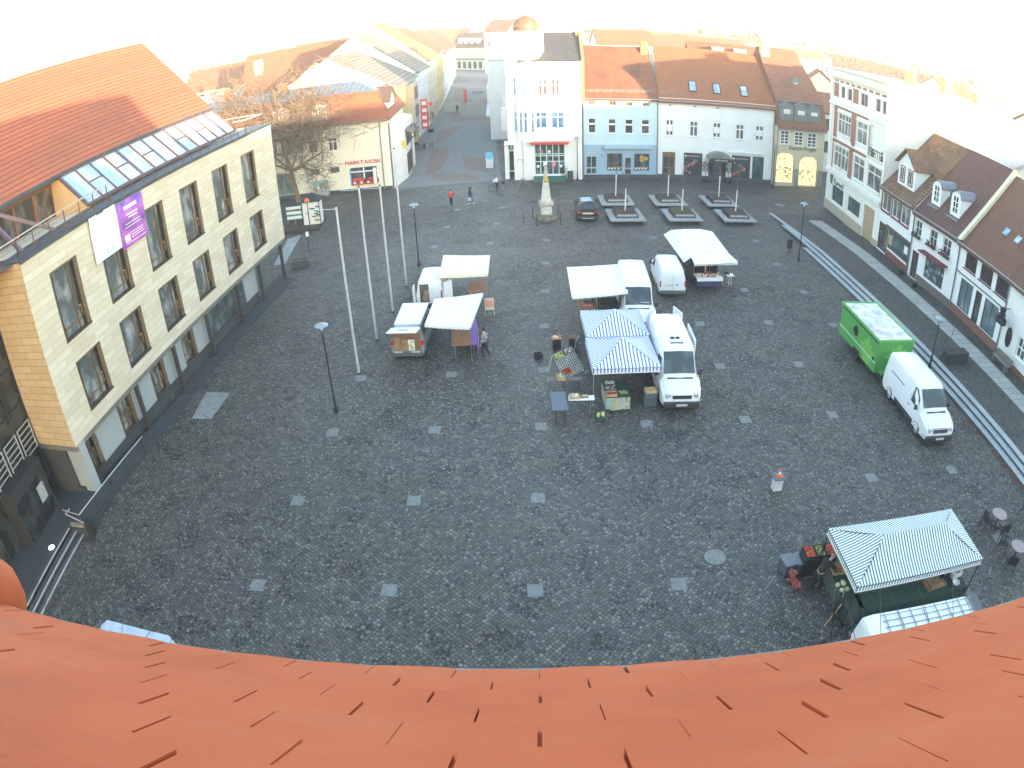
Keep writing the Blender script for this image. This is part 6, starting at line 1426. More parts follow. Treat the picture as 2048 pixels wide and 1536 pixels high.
# ================= tents and stalls
def hip_tent(label, x0, x1, y0, y1, ze, zp, m, fm=None, ridge=0.0, rz=0.0, val=.26, name='market_tent', legs=True, sag=.10):
    cx, cy = (x0+x1)/2, (y0+y1)/2; a, c = (x1-x0)/2, (y1-y0)/2
    e = empty(name, (cx, cy, 0), rz, label, 'tent'); b = MB(); n = 12; h = ridge/2
    def face(p0, p1, q1, q0, L):           # eave p0->p1, top q0->q1
        p0, p1, q1, q0 = map(Vector, (p0, p1, q1, q0))
        def P(u, v):
            lo_, hi_ = p0.lerp(p1, u), q0.lerp(q1, u); w_ = lo_.lerp(hi_, v); w_.z -= sag*math.sin(math.pi*v)*(zp-ze)+.035*math.sin(math.pi*u)*(1-v)*0; return w_
        def U(u, v): lo_, hi_ = p0.lerp(p1, u), q0.lerp(q1, u); w_ = lo_.lerp(hi_, v); return ((w_-p0).dot((p1-p0).normalized()), v)
        for i in range(n):
            for j in range(5): b.poly([P(i/n, j/5), P((i+1)/n, j/5), P((i+1)/n, (j+1)/5), P(i/n, (j+1)/5)], uv=[U(i/n, j/5), U((i+1)/n, j/5), U((i+1)/n, (j+1)/5), U(i/n, (j+1)/5)])
        for i in range(n): 
            A_, B_ = P(i/n, 0), P((i+1)/n, 0); w0, w1 = .012*math.sin(i*2.1), .012*math.sin((i+1)*2.1); nn_ = Vector(((p1-p0).y, -(p1-p0).x, 0)).normalized()
            b.poly([A_, B_, B_-Vector((0, 0, val))+nn_*w1, A_-Vector((0, 0, val))+nn_*w0], uv=[U(i/n, 0), U((i+1)/n, 0), U((i+1)/n, 0), U(i/n, 0)])
    face((-a, -c, ze), (a, -c, ze), (h, 0, zp), (-h, 0, zp), 2*a); face((a, c, ze), (-a, c, ze), (-h, 0, zp), (h, 0, zp), 2*a)
    face((a, -c, ze), (a, c, ze), (h, 0, zp), (h, 0, zp), 2*c); face((-a, c, ze), (-a, -c, ze), (-h, 0, zp), (-h, 0, zp), 2*c)
    b.build('canopy', m, e)
    b = MB(); z = ze-val
    for p, q in (((-a, -c), (a, -c)), ((a, -c), (a, c)), ((a, c), (-a, c)), ((-a, c), (-a, -c))): b.beam((*p, z), (*q, z), .03, .045)
    b.build('canopy_hem', WHITE, e)
    for x in (-a+.04, a-.04):
        for y in (-c+.04, c-.04): MB().box(x-.02, x+.02, y-.02, y+.02, 0, ze-.02).box(x-.06, x+.06, y-.06, y+.06, 0, .012).build('leg', fm or STEEL, e)
    b = MB(); 
    for s in (-1, 1): b.beam((-a, s*c, ze-.03), (a, s*c, ze-.03), .025); b.beam((s*a, -c, ze-.03), (s*a, c, ze-.03), .025); b.beam((-a, s*c, ze-.05), (-h, 0, zp-.05), .02); b.beam((a, s*c, ze-.05), (h, 0, zp-.05), .02)
    b.build('frame', fm or STEEL, e); return e
BS = stripes('blue_white_stripes', (.05, .10, .46), (.80, .82, .86), .165, .36); GS_ = stripes('green_white_stripes', (.07, .115, .12), (.80, .83, .84), .118, .42)
hip_tent('blue and white striped tent, the rear one of the two beside the big van', 3.82, 7.02, 31.2, 34.45, 1.95, 2.72, BS)
hip_tent('blue and white striped tent, the front one of the two beside the big van', 3.72, 6.92, 27.92, 31.12, 1.95, 2.74, BS)
gt = hip_tent('large green and white striped tent over the vegetable stall', 10.55, 16.25, 13.1, 16.0, 2.08, 2.82, GS_, DARK, 2.75, .0, .24)
GRC = mat('green_cloth', (.02, .055, .04), .85, var=.2); WD = mat('plain_wood', (.36, .22, .12), .8, var=.25, scale=5); WDL = mat('pale_wood', (.50, .36, .20), .75, var=.2); WDG = mat('grey_wood', (.19, .165, .14), .85, var=.25, scale=6)
def table(label, x, y, w_, d_, h, m, rz=0.0, cat='table', legm=None, skirt=None, name='market_table', style='x'):
    e = empty(name, (x, y, 0), rz, label, cat); MB().bevbox(-w_/2, w_/2, -d_/2, d_/2, h-.035, h, .008).build('table_top', m, e)
    if skirt: MB().box(-w_/2+.01, w_/2-.01, -d_/2-.004, -d_/2+.004, .12, h-.036).box(-w_/2-.004, -w_/2+.004, -d_/2, d_/2, .12, h-.036).build('skirt', skirt, e)
    for s in (-1, 1):
        b = MB(); x_ = s*(w_/2-.18)
        b.tube([(x_, -d_/2+.06, 0), (x_, -d_/2+.10, h-.04)], .014, 6); b.tube([(x_, d_/2-.06, 0), (x_, d_/2-.10, h-.04)], .014, 6); b.tube([(x_, -d_/2+.05, .12), (x_, d_/2-.05, .12)], .01, 6); b.build('leg', legm or STEEL, e)
    return e
def crate(label, x, y, z, w_=.6, d_=.4, h=.17, m=None, rz=0.0, fill=None, n=30, r=.035, cat='crate', name='produce_crate', group=None, fname='produce'):
    e = empty(name, (x, y, z), rz, label, cat, group); m = m or WDL; b = MB(); t = .015
    b.box(-w_/2, w_/2, -d_/2, d_/2, 0, .012); 
    for s in (-1, 1): b.box(-w_/2, w_/2, s*d_/2-(t if s > 0 else 0), s*d_/2+(0 if s > 0 else t), .013, h); b.box(s*w_/2-(t if s > 0 else 0), s*w_/2+(0 if s > 0 else t), -d_/2+t, d_/2-t, .013, h)
    b.build('box', m, e)
    if fill:
        b = MB(); fl = fill if isinstance(fill, (list, tuple)) else [fill]
        MB().box(-w_/2+t, w_/2-t, -d_/2+t, d_/2-t, .012, h*.5).build('lining', fl[0], e)
        for k in range(n): b.ball((rnd.uniform(-w_/2+r+t, w_/2-r-t), rnd.uniform(-d_/2+r+t, d_/2-r-t), h*.62+rnd.uniform(0, h*.35)), r*rnd.uniform(.8, 1.1), 7, rnd.randrange(len(fl)))
        tag(b.build(fname, fl, e, smooth=True, sharp=60), kind='stuff')
    return e
RED = mat('tomato_red', (.55, .05, .025), .35, var=.15); ORA = mat('orange_fruit', (.65, .22, .03), .5, var=.1); GRN = mat('leafy_green', (.10, .20, .035), .6, var=.3, scale=9); YLW = mat('pale_yellow', (.62, .55, .22), .6, var=.15); PGR = mat('cabbage_green', (.42, .50, .22), .6, var=.25, scale=12); KIW = mat('olive_fruit', (.20, .17, .05), .6, var=.2); DRD = mat('dark_red_fruit', (.20, .02, .025), .4, var=.2); BLKP = mat('black_crate', (.02, .02, .022), .5, var=.1); GRYP = mat('grey_crate', (.10, .12, .14), .6, var=.12)
# stall with counter under the front striped tent
table('green clothed counter under the front blue striped tent', 4.85, 28.05, 1.15, 1.5, .78, GRC, 0, 'table', None, mat('patchwork_cloth', (.45, .42, .30), .8, var=.6, scale=9), 'stall_counter')
m_ = MC['patchwork_cloth']
e = empty('patchwork_skirt', (4.72, 27.24, 0), 0, 'hanging cloth printed in pale panels at the front of the counter', 'cloth'); cm = [mat('panel_blue', (.30, .42, .5)), mat('panel_sand', (.42, .38, .24), var=.4, scale=20), mat('panel_beige', (.48, .44, .32), var=.4, scale=20), mat('panel_grey', (.42, .44, .48), var=.4, scale=20)]
b = MB()
for k in range(4): 
    for j in range(3): x0 = -.45+k*.23+j*.075; b.poly([(x0, .02*math.sin(x0*14), .10+.05*(k-1.5)**2*.6), (x0+.08, .02*math.sin((x0+.08)*14), .10+.05*(k-1.5)**2*.6), (x0+.08, 0, .74), (x0, 0, .74)], k)
b.build('cloth', cm, e)
crate('wooden crate of dark red fruit at the front left corner of the counter', 4.55, 27.5, .785, .5, .34, .12, WDL, 0, [DRD, RED], 34, .03)
crate('crate of dark red cherries behind the first crate on the counter', 4.58, 27.98, .785, .5, .34, .14, GRYP, 0, [DRD, RED, WHITE], 34, .035)
crate('shallow tray of leafy vegetables at the front right corner of the counter', 5.12, 27.6, .785, .5, .4, .08, GRC, 0, [GRN, YLW, GRN], 40, .035)
crate('crate of pale jars at the back left of the counter', 4.6, 28.45, .785, .5, .34, .14, GRYP, 0, [WHITE, YLW], 24, .035)
e = empty('crate_stack', (6.45, 27.75, 0), .03, 'stack of grey crates topped by an open crate, left of the big van bumper', 'crate stack')
for k in range(3): MB().bevbox(-.3, .3, -.2, .2, k*.24, k*.24+.225, .02).build('crate', GRYP, e)
crate('open crate with pale vegetables on top of the grey crate stack', 6.45, 27.75, .73, .55, .38, .14, WDL, .03, [YLW, WDL], 26, .035)
table('dark grey folding table standing empty left of the tents', 2.10, 27.25, .72, 1.62, .75, mat('table_slate', (.095, .115, .15), .55, var=.05), 0, 'table', DARK, None, 'folding_table')
table('narrow white folding table with crates on its left end', 3.15, 27.42, 1.2, .42, .76, WHITE, -.04, 'table', STEEL, None, 'folding_table')
crate('crate of pale mushrooms on the left end of the white table', 2.83, 27.45, .765, .48, .34, .13, WDL, 0, [WHITE, YLW], 30, .04)
crate('low dark tray with small jars on the middle of the white table', 3.28, 27.48, .765, .36, .24, .06, mat('tray_pink', (.35, .16, .12)), 0, [GRN, WHITE], 12, .03)
e = empty('market_bench', (2.55, 29.72, 0), -.03, 'long grey wooden bench with black folding legs beside the display grid', 'bench')
for y in (-.09, .09): MB().bevbox(-.85, .85, y-.08, y+.08, .44, .475, .008).build('seat_plank', WDG, e)
for x in (-.7, -.05, .7): b = MB(); b.beam((x, -.12, 0), (x, -.02, .44), .025); b.beam((x, .12, 0), (x, .02, .44), .025); b.build('leg', BLACK, e)
crate('wooden crate of leeks and lettuce standing on the grey bench', 2.38, 29.72, .48, .42, .42, .20, WDL, 0, [PGR, GRN, WHITE], 26, .05)
e = empty('display_grid', (2.85, 31.2, 0), math.atan2(.87, 1.05), 'white wire grid leaning at an angle as a sloping sales display', 'display rack')
b = MB(); T = Matrix.Translation((0, 0, .62)) @ Matrix.Rotation(R(50), 4, 'X')
for k in range(11): b.beam((-.68+k*.136, -.72, 0), (-.68+k*.136, .62, 0), .016, .016, 0, T)
for k in range(12): b.beam((-.68, -.72+k*.1218, .004), (.68, -.72+k*.1218, .004), .016, .016, 0, T)
b.build('wire_grid', WHITE, e)
for x in (-.66, .66): b = MB(); b.beam((x, .42, 1.08), (x, .75, 0), .025); b.beam((x, -.46, .06), (x, -.46, 0), .025); b.build('leg', WHITE, e)
q = Vector((2.85, 31.2, 0)); an = math.atan2(.87, 1.05)
def on_grid(u, v, dz=.0): w_ = T @ Vector((u, v, .03+dz)); return q+Matrix.Rotation(an, 3, 'Z') @ w_
def tray(label, u, v, w_, d_, m, fill):
    p = on_grid(u, v); e = crate(label, p.x, p.y, p.z, w_, d_, .08, m, an, fill, 26, .035); e.rotation_euler = (Matrix.Rotation(an, 3, 'Z') @ Matrix.Rotation(R(50), 3, 'X')).to_euler()
tray('green tray with corn cobs at the upper left of the wire grid', -.38, .46, .62, .30, GRN, [YLW, YLW, GRN]); tray('dark blue tray with jars at the upper right of the wire grid', .30, .50, .6, .26, mat('tray_navy', (.03, .05, .12)), [WHITE, mat('tray_navy', (.03, .05, .12)), RED]); tray('wooden crate of red peppers at the lower left of the wire grid', -.42, -.42, .62, .34, WDL, [RED, ORA, RED])
for l_, x, y, f in (('black stand with a crate of oranges and white flowers behind the display grid', 2.50, 34.0, [ORA, WHITE, ORA]), ('black stand topped by a brown crate between grid and tent', 3.40, 34.0, [KIW, WD])):
    e = empty('crate_stand', (x, y, 0), .05, l_, 'stand'); MB().bevbox(-.22, .22, -.2, .2, 0, .55, .02).build('base', BLKP, e); b = MB()
    MB().box(-.24, .24, -.2, .2, .56, .60).build('tray', f[0], e)
    for k in range(18): b.ball((rnd.uniform(-.18, .18), rnd.uniform(-.15, .15), .64), .05, 6, k % 2)
    tag(b.build('produce', f[:2], e), kind='stuff')
e = crate('small black crate alone on the setts left of the display grid', 1.45, 32.9, 0, .42, .36, .24, BLKP, .1, [BLKP, mat('purple_net', (.10, .05, .08))], 10, .05)
e = empty('green_crate', (3.98, 26.72, 0), .05, 'green crate holding a pale cabbage on the ground in front of the counter', 'crate'); MB().bevbox(-.22, .22, -.16, .16, 0, .14, .015).build('box', mat('crate_green', (.03, .09, .06)), e); b = MB(); 
for k in range(14): b.ball((rnd.uniform(-.16, .16), rnd.uniform(-.11, .11), .2+rnd.uniform(0, .08)), .07, 7, k % 2)
tag(b.build('cabbage', [YLW, PGR], e), kind='stuff')
e = empty('folding_board', (3.66, 33.55, 0), R(70), 'grey folding price board leaning beside the striped tent corner', 'sign'); b = MB(); b.box(-.25, .25, 0, .02, .05, .75, 0, Matrix.Rotation(R(-12), 4, 'X')); b.build('panel', mat('board_grey', (.20, .22, .24)), e); MB().box(-.25, .25, .22, .24, .0, .72, 0, Matrix.Rotation(R(12), 4, 'X')).build('back_panel', WHITE, e)
# goods beneath the van awning behind
table('wooden table of jars and a red checked cloth under the white van awning', 4.65, 38.0, 1.1, 1.5, .8, WD, 0, 'table', None, None, 'market_table'); MB().box(0, 0, 0, 0, 0, 0) if False else None
crate('red and white checked tray at the front of the awning table', 4.6, 37.55, .805, .7, .3, .07, RED, 0, [WHITE, RED], 24, .03); crate('box of bottles at the back of the awning table', 4.75, 38.2, .805, .6, .35, .2, GRYP, 0, [WHITE, DARK, GRN], 22, .04)
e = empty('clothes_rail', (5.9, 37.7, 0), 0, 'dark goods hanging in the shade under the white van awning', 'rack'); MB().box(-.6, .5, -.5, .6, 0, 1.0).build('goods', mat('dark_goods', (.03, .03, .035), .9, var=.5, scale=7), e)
b = MB(); b.tube([(-.6, -.3, 0), (-.6, -.3, 1.5), (.6, -.3, 1.5), (.6, -.3, 0)], .015); b.build('rail', STEEL, e)
# tables of the two left vans
table('long brown plank table with a purple cloth under the large white awning', -2.50, 34.7, 1.35, 3.1, .78, mat('red_brown_planks', (.33, .14, .065), .7, var=.2, scale=2), .04, 'table', STEEL, None, 'plank_table')
e = empty('purple_cloth', (-1.86, 34.75, 0), .04, 'purple cloth with white print hanging along the edge of the plank table', 'cloth'); b = MB(); PUR = mat('purple_cloth', (.24, .12, .42), .8, var=.15, scale=6)
for k in range(12):
    y0, y1 = -1.6+k*.27, -1.33+k*.27; w0, w1 = .04*math.sin(k*1.7), .04*math.sin((k+1)*1.7); b.poly([(w0+.08, y0, .10), (w1+.08, y1, .10), (.03, y1, .80), (.03, y0, .80)]); b.poly([(.03, y0, .80), (.03, y1, .80), (-.3, y1, .79), (-.3, y0, .79)])
b.build('cloth', PUR, e); b = MB()
for k in range(5): b.box(.115, .125, -1.2+k*.5, -.95+k*.5, .35+.1*(k % 2), .55+.1*(k % 2))
b.build('print', WHITE, e)
table('brown board table under the cream awning', -1.95, 41.3, 1.15, 1.9, .8, mat('red_brown_planks', (.33, .14, .065)), 0, 'table', STEEL, None, 'plank_table')
g = G(980, 634); e = empty('a_board', (g.x, g.y+.2, 0), .0, 'small orange and white advertising stand on two legs beside the white awning', 'sign')
m_, nt_, bs = nodes('poster_orange'); gr = N(nt_, 'ShaderNodeSeparateXYZ'); nt_.links.new(coords(nt_, kind='Generated'), gr.inputs[0]); nt_.links.new(ramp(nt_, gr.outputs[2], [(.1, (.75, .62, .42)), (.35, (.66, .30, .20)), (.7, (.70, .34, .24)), (.9, (.75, .5, .4))]), bs.inputs['Base Color'])
MB().box(-.24, .24, -.02, .0, .42, 1.1).build('poster', m_, e); b = MB()
for x in (-.26, .26): b.beam((x, 0, 0), (x, 0, 1.14), .03)
b.beam((-.26, 0, 1.12), (.26, 0, 1.12), .03); b.beam((-.26, 0, .40), (.26, 0, .40), .03); b.build('frame', mat('frame_cream', (.7, .66, .56)), e)
# sales trailer stall with the white canopy
e = empty('stall_trailer', (13.35, 43.9, 0), R(0), 'food stall trailer under a stained white canopy with scalloped edge', 'stall')
m_, nt_, bs = nodes('stained_canopy'); bs.inputs['Roughness'].default_value = .8; f = noise(nt_, coords(nt_), .9, 5, .7); nt_.links.new(ramp(nt_, f, [(.55, (.80, .80, .79)), (.70, (.55, .57, .55)), (.8, (.36, .37, .36))]), bs.inputs['Base Color'])
b = MB(); P = [(-1.6, 3.1, 2.42), (-.55, 3.1, 2.5), (.6, 3.1, 2.5), (1.5, 3.0, 2.35)]; Q = [(-1.5, -2.3, 2.28), (-.4, -2.25, 2.35), (.85, -2.2, 2.32), (1.35, -1.6, 2.28)]
for k in range(3): b.poly([Q[k], Q[k+1], P[k+1], P[k]])
b.poly([(-1.5, -2.3, 2.28), (-.4, -2.25, 2.35), (.85, -2.2, 2.32), (1.7, -2.5, 2.05), (.3, -2.8, 2.02), (-1.4, -2.75, 2.02)]); b.poly([(.85, -2.2, 2.32), (1.35, -1.6, 2.28), (1.75, -2.2, 2.0), (1.7, -2.5, 2.05)])
b.poly([(-1.6, 3.1, 2.42), (-1.5, -2.3, 2.28), (-1.95, -2.2, 1.9), (-2.15, 3.0, 2.1)])
n = 22
for k in range(n):
    x0 = -1.4+3.1*k/n; x1 = -1.4+3.1*(k+1)/n; y0 = -2.75+.25*k/n; b.poly([(x0, y0, 2.03), (x1, y0+.01, 2.03), (x1-.02, y0, 1.88), ((x0+x1)/2, y0, 1.82), (x0+.02, y0, 1.88)])
b.build('canopy', m_, e)
MB().box(-1.1, .95, -1.6, 2.6, .45, .6).box(-1.1, -1.0, -1.6, 2.6, .6, 2.2).box(-1.0, .95, 2.5, 2.6, .6, 2.2).box(.85, .95, -.6, 2.5, .6, 2.2).build('body', mat('stall_dark', (.07, .055, .05), .8, var=.3), e)
MB().box(-1.0, .8, -.2, .1, 1.0, 1.5).build('back_counter', mat('lit_wood', (.55, .26, .09), .7, var=.2), e); b = MB(); b.beam((-.25, -1.6, .6), (-.3, -1.7, 2.2), .09); b.build('post', WDL, e)
MB().box(-1.05, .75, -2.5, -1.6, .82, .90).box(-1.05, .75, -2.54, -2.5, .70, .92).build('counter', WHITE, e); MB().box(-1.0, .7, -2.45, -1.7, .3, .7).build('counter_base', mat('navy_panel', (.03, .05, .12)), e)
b = MB()
for k in range(60): b.ball((rnd.uniform(-.9, .65), rnd.uniform(-2.4, -1.7), .93+rnd.uniform(0, .06)), .06, 6, k % 4)
tag(b.build('goods', [WHITE, mat('meat_red', (.35, .06, .05)), YLW, mat('meat_red', (.35, .06, .05))], e), kind='stuff')
for k in range(2): b = MB(); b.cyl((-.95+1.6*k, -1.2, .28), (-1.08+1.86*k, -1.2, .28), .28, .28, 14); b.build('wheel', RUBBER, e)
table('small white table with bottles right of the food stall', 14.92, 42.45, .55, .55, .74, WHITE, 0, 'table', WHITE, None, 'side_table')
crate('cluster of bottles and a plant at the left of the small white table', 14.75, 42.6, .745, .3, .3, .1, BLKP, 0, [WDL, GRN, DARK], 14, .06)
e = empty('easel_board', (14.1, 41.75, 0), R(-18), 'dark chalk board leaning on a wooden trestle right of the food stall', 'sign'); b = MB(); b.beam((-.25, 0, 0), (-.15, .3, 1.05), .05); b.beam((.3, 0, 0), (.12, .3, 1.05), .05); b.build('trestle', WDG, e); MB().box(-.3, .2, .1, .14, .25, .95, 0, Matrix.Rotation(R(-15), 4, 'X')).build('panel', mat('board_grey', (.10, .11, .11)), e)
# vegetable stall at the lower right
table('long green clothed table along the front of the green striped tent', 13.6, 13.45, 4.9, .8, .80, GRC, .0, 'table', None, GRC, 'stall_counter'); table('green clothed side table at the left end of the green striped tent', 11.0, 14.4, .66, 2.4, .80, GRC, 0, 'table', None, mat('cloth_edge', (.10, .12, .11)), 'stall_counter')
e = empty('cabbage_pile', (10.82, 14.15, .80), 0, 'pile of five pale cabbages on the green side table', 'cabbages'); cz = ((-.16, .22, .09), (.05, .3, .10), (-.1, -.05, .09), (.1, -.04, .1), (0, .12, .22)); 
for k, (x, y, z) in enumerate(cz): b = MB(); b.ball((x, y, z), .095, 10, 0, None, .95); b.build('cabbage', PGR if k % 2 else mat('cabbage_white', (.55, .58, .40), .6, var=.2, scale=10), e, smooth=True)
crate('crate of potatoes beside the bending shopper under the tent edge', 11.0, 15.15, .80, .6, .5, .12, WDL, 0, [KIW, WD, ORA], 40, .045)
for k, (l_, f) in enumerate((('black crate of red apples, leftmost of three at the tent corner', [RED, ORA, RED]), ('black crate of olive green fruit, middle one of three at the tent corner', [KIW, PGR, KIW, GRN]), ('black crate of red tomatoes, rightmost of three at the tent corner', [RED, RED, mat('tomato_pale', (.6, .16, .1), .4)]))):
    crate(l_, 10.15+k*.42, 16.1, .86, .40, .60, .10, BLKP, 0, f, 70, .036, group='black fruit crates at the tent corner')
e = empty('crate_table', (10.57, 16.1, 0), 0, 'black box stand carrying three crates of fruit at the tent corner', 'stand'); MB().bevbox(-.66, .66, -.33, .33, 0, .855, .02).build('base', BLKP, e)
for k, (x, l_) in enumerate(((9.45, 'left grey lidded crate stack beside the fruit crates'), (9.93, 'right grey lidded crate stack beside the fruit crates'))):
    e = empty('lidded_crate', (x, 16.25, 0), R(8), l_, 'crate', 'grey lidded crates'); MB().bevbox(-.22, .22, -.3, .3, 0, .5, .02).build('box', GRYP, e); MB().bevbox(-.24, .24, -.32, .32, .5, .55, .015).build('lid', mat('lid_grey', (.15, .17, .19), .5, var=.08), e)
m_ = mat('onion_net', (.36, .09, .075), .7, var=.45, scale=22); e = empty('onion_sacks', (9.50, 15.62, 0), .2, 'red net sacks of onions lying beside the grey crates', 'sacks')
for k, (x, y, z, s) in enumerate(((0, 0, .14, .2), (.05, -.28, .12, .19), (.02, .1, .36, .17))):
    b = MB(); 
    for j in range(26): a = rnd.uniform(0, 6.3); r_ = s*rnd.uniform(.3, .85); b.ball((x+r_*math.cos(a), y+r_*math.sin(a), z+rnd.uniform(-.6, .7)*s*.6), .055, 6)
    b.build('sack', m_, e)
e = empty('black_board', (10.48, 13.55, 0), R(62), 'black board leaning on a thin wooden post at the front corner of the vegetable stall', 'sign'); MB().box(-.42, .42, -.02, .02, .15, 1.05, 0, Matrix.Rotation(R(-14), 4, 'X')).build('panel', mat('board_black', (.02, .018, .018), .5), e); b = MB(); b.beam((-.35, .3, 0), (-.3, .02, 1.1), .035); b.beam((.4, -.05, 0), (.38, -.02, 1.0), .035); b.build('post', WDL, e)
for l_, x, y, m1, w_, d_, h_ in (('white box at the right end of the vegetable stall', 15.75, 13.75, WHITE, .5, .35, .25), ('cardboard tray of goods near the right end of the vegetable stall', 14.6, 13.55, mat('cardboard', (.34, .20, .11)), .9, .5, .12), ('black basket beside the white box on the vegetable stall', 15.2, 13.85, BLKP, .4, .35, .2)): crate(l_, x, y, .80, w_, d_, h_, m1, .1, [m1, WDL], 8, .05)
e = empty('sink_bowl', (15.55, 13.3, .8), 0, 'white round bowl on the right end of the stall table', 'bowl'); b = MB(); b.lathe([(.05, 0), (.12, .03), (.17, .12), (.155, .12), (.1, .04), (.0, .03)], n=18); b.build('bowl', WHITE, e, smooth=True)
# ================= street furniture
def lamp(label, p, h, disc=True, rz=0.0):
    e = empty('street_lamp', (p.x, p.y, p.z), rz, label, 'street lamp', 'black street lamps of the square')
    b = MB(); b.lathe([(.11, 0), (.11, .25), (.075, .32), (.06, .9), (.045, 1.0), (.04, h-.55), (.055, h-.52), (.03, h-.45)], n=10); b.build('pole', DARK, e)
    b = MB(); b.tube([(0, 0, h-.5), (-.13, 0, h-.28), (-.12, 0, h-.02), (0, 0, h+.06)], .014, 6); b.tube([(0, 0, h-.5), (.13, 0, h-.28), (.12, 0, h-.02), (0, 0, h+.06)], .014, 6); b.build('bracket', DARK, e)
    b = MB(); b.lathe([(.02, h+.12), (.05, h+.04), (.30, h-.02), (.33, h-.05), (.30, h-.05), (.04, h-.02)], n=18); b.build('lamp_shade', mat('lamp_grey', (.30, .36, .40), .35, .3, var=.1), e, smooth=True)
    b = MB(); b.lathe([(.05, h-.28), (.09, h-.22), (.09, h-.08), (.05, h-.04)], n=10); b.build('lamp_glass', mat('lamp_white', (.6, .64, .64), .3, var=0), e)
    return e
for l_, b_, t_, z in (('nearest black street lamp standing alone left of the flagpoles', (673, 824), (646, 645), 0), ('black street lamp behind the van with the cream awning', (838, 532), (829, 406), 0), ('black street lamp beside the litter bin near the top of the steps', (1597, 522), (1614, 405), 0),
                      ('black street lamp on the steps beside the delivery van', (1858, 737), (1884, 633), .30), ('black street lamp between the white and the mansard house', (1545, 376), (1552, 289), 0), ('black street lamp in front of the white corner house edge', (1155, 361), (1154, 272), 0)):
    g = G(*b_, z); lamp(l_, g, HT(b_, t_, z)-z-.08)
POLE = mat('pole_white', (.58, .60, .60), .35, .35, var=.05)
for l_, b_, t_, a in (('white flagpole nearest the camera', (718, 746.4), (666.5, 414), 0), ('second white flagpole from the camera', (753.8, 679.6), (709, 376), 0), ('third white flagpole from the camera', (786, 623.9), (753, 373), 0), ('farthest of the four white flagpoles', (813.2, 573), (793, 298), 0)):
    g = G(*b_); h = HT(b_, t_); e = empty('flagpole', (g.x, g.y, 0), 0, l_, 'flagpole', 'white flagpoles in a row')
    b = MB(); b.lathe([(.075, 0), (.07, 3.5), (.055, h-.1), (.05, h)], n=10); b.build('pole', POLE, e); MB().lathe([(.12, 0), (.12, .03), (.08, .06)], n=12).build('base', DARK, e)
    b = MB(); b.cyl((0, 0, h-.12), (-1.05, 0, h-.08), .018, .014, 6); b.build('flag_arm', POLE, e); b = MB(); b.lathe([(.03, h), (.07, h+.03), (.05, h+.10)], n=8); b.build('finial', DARK, e)
# milestone obelisk with bollards
SND = mat('obelisk_stone', (.46, .43, .36), .85, var=.3, scale=3); PAL = mat('obelisk_pale', (.60, .58, .52), .8, var=.2, scale=3)
g = G(1093, 436); e = empty('obelisk', (g.x, g.y, 0), 0, 'sandstone milestone obelisk with gilded emblem in front of the white corner house', 'obelisk')
def hz(y): return HT((1093, 436), (1092, y))
z1, z2, z3, z4, z5 = hz(418)*0+.42, hz(409), hz(402), hz(356), hz(334)
b = MB(); b.lathe([(1.05, 0), (1.05, .2), (.85, .22), (.85, .42)], n=8); b.build('plinth', mat('plinth_moss', (.20, .19, .13), .9, var=.35, scale=4), e)
b = MB(); b.bevbox(-.46, .46, -.46, .46, .42, z2, .05); b.build('pedestal', PAL, e); MB().bevbox(-.62, .62, -.62, .62, z2, z3, .05).build('cornice', SND, e)
b = MB(); w0, w1 = .42, .20; b.add([(-w0, -w0, z3), (w0, -w0, z3), (w0, w0, z3), (-w0, w0, z3), (-w1, -w1, z4), (w1, -w1, z4), (w1, w1, z4), (-w1, w1, z4)], [(0, 1, 5, 4), (1, 2, 6, 5), (2, 3, 7, 6), (3, 0, 4, 7), (4, 5, 6, 7)]); b.build('shaft', PAL, e)
b = MB(); b.add([(-w1, -w1, z4), (w1, -w1, z4), (w1, w1, z4), (-w1, w1, z4), (-.09, -.09, z5), (.09, -.09, z5), (.09, .09, z5), (-.09, .09, z5), (0, 0, z5+.22)], [(0, 1, 5, 4), (1, 2, 6, 5), (2, 3, 7, 6), (3, 0, 4, 7), (4, 5, 8), (5, 6, 8), (6, 7, 8), (7, 4, 8)]); b.build('upper_shaft', SND, e)
b = MB(); b.ball((0, -w1-.05, z4-.12), .17, 10, 0, None, 1.2); b.box(-.14, .14, -w1-.12, -w1, z4-.1, z4+.16); b.build('gilded_emblem', mat('gilding', (.75, .45, .07), .3, .6, var=.1), e)
for k, (x, y) in enumerate(((1047, 445), (1066, 435), (1073, 452), (1116, 431), (1122, 449))):
    g = G(x, y); e = empty('bollard', (g.x, g.y, 0), 0, 'thin black bollard %s the obelisk' % ('farthest left of', 'just left behind', 'left in front of', 'right behind', 'right in front of')[k], 'bollard', 'thin bollards round the obelisk')
    b = MB(); b.lathe([(.10, 0), (.10, .04), (.035, .08), (.035, .95), (.05, .97), (.03, 1.02)], n=8); b.build('post', DARK, e)
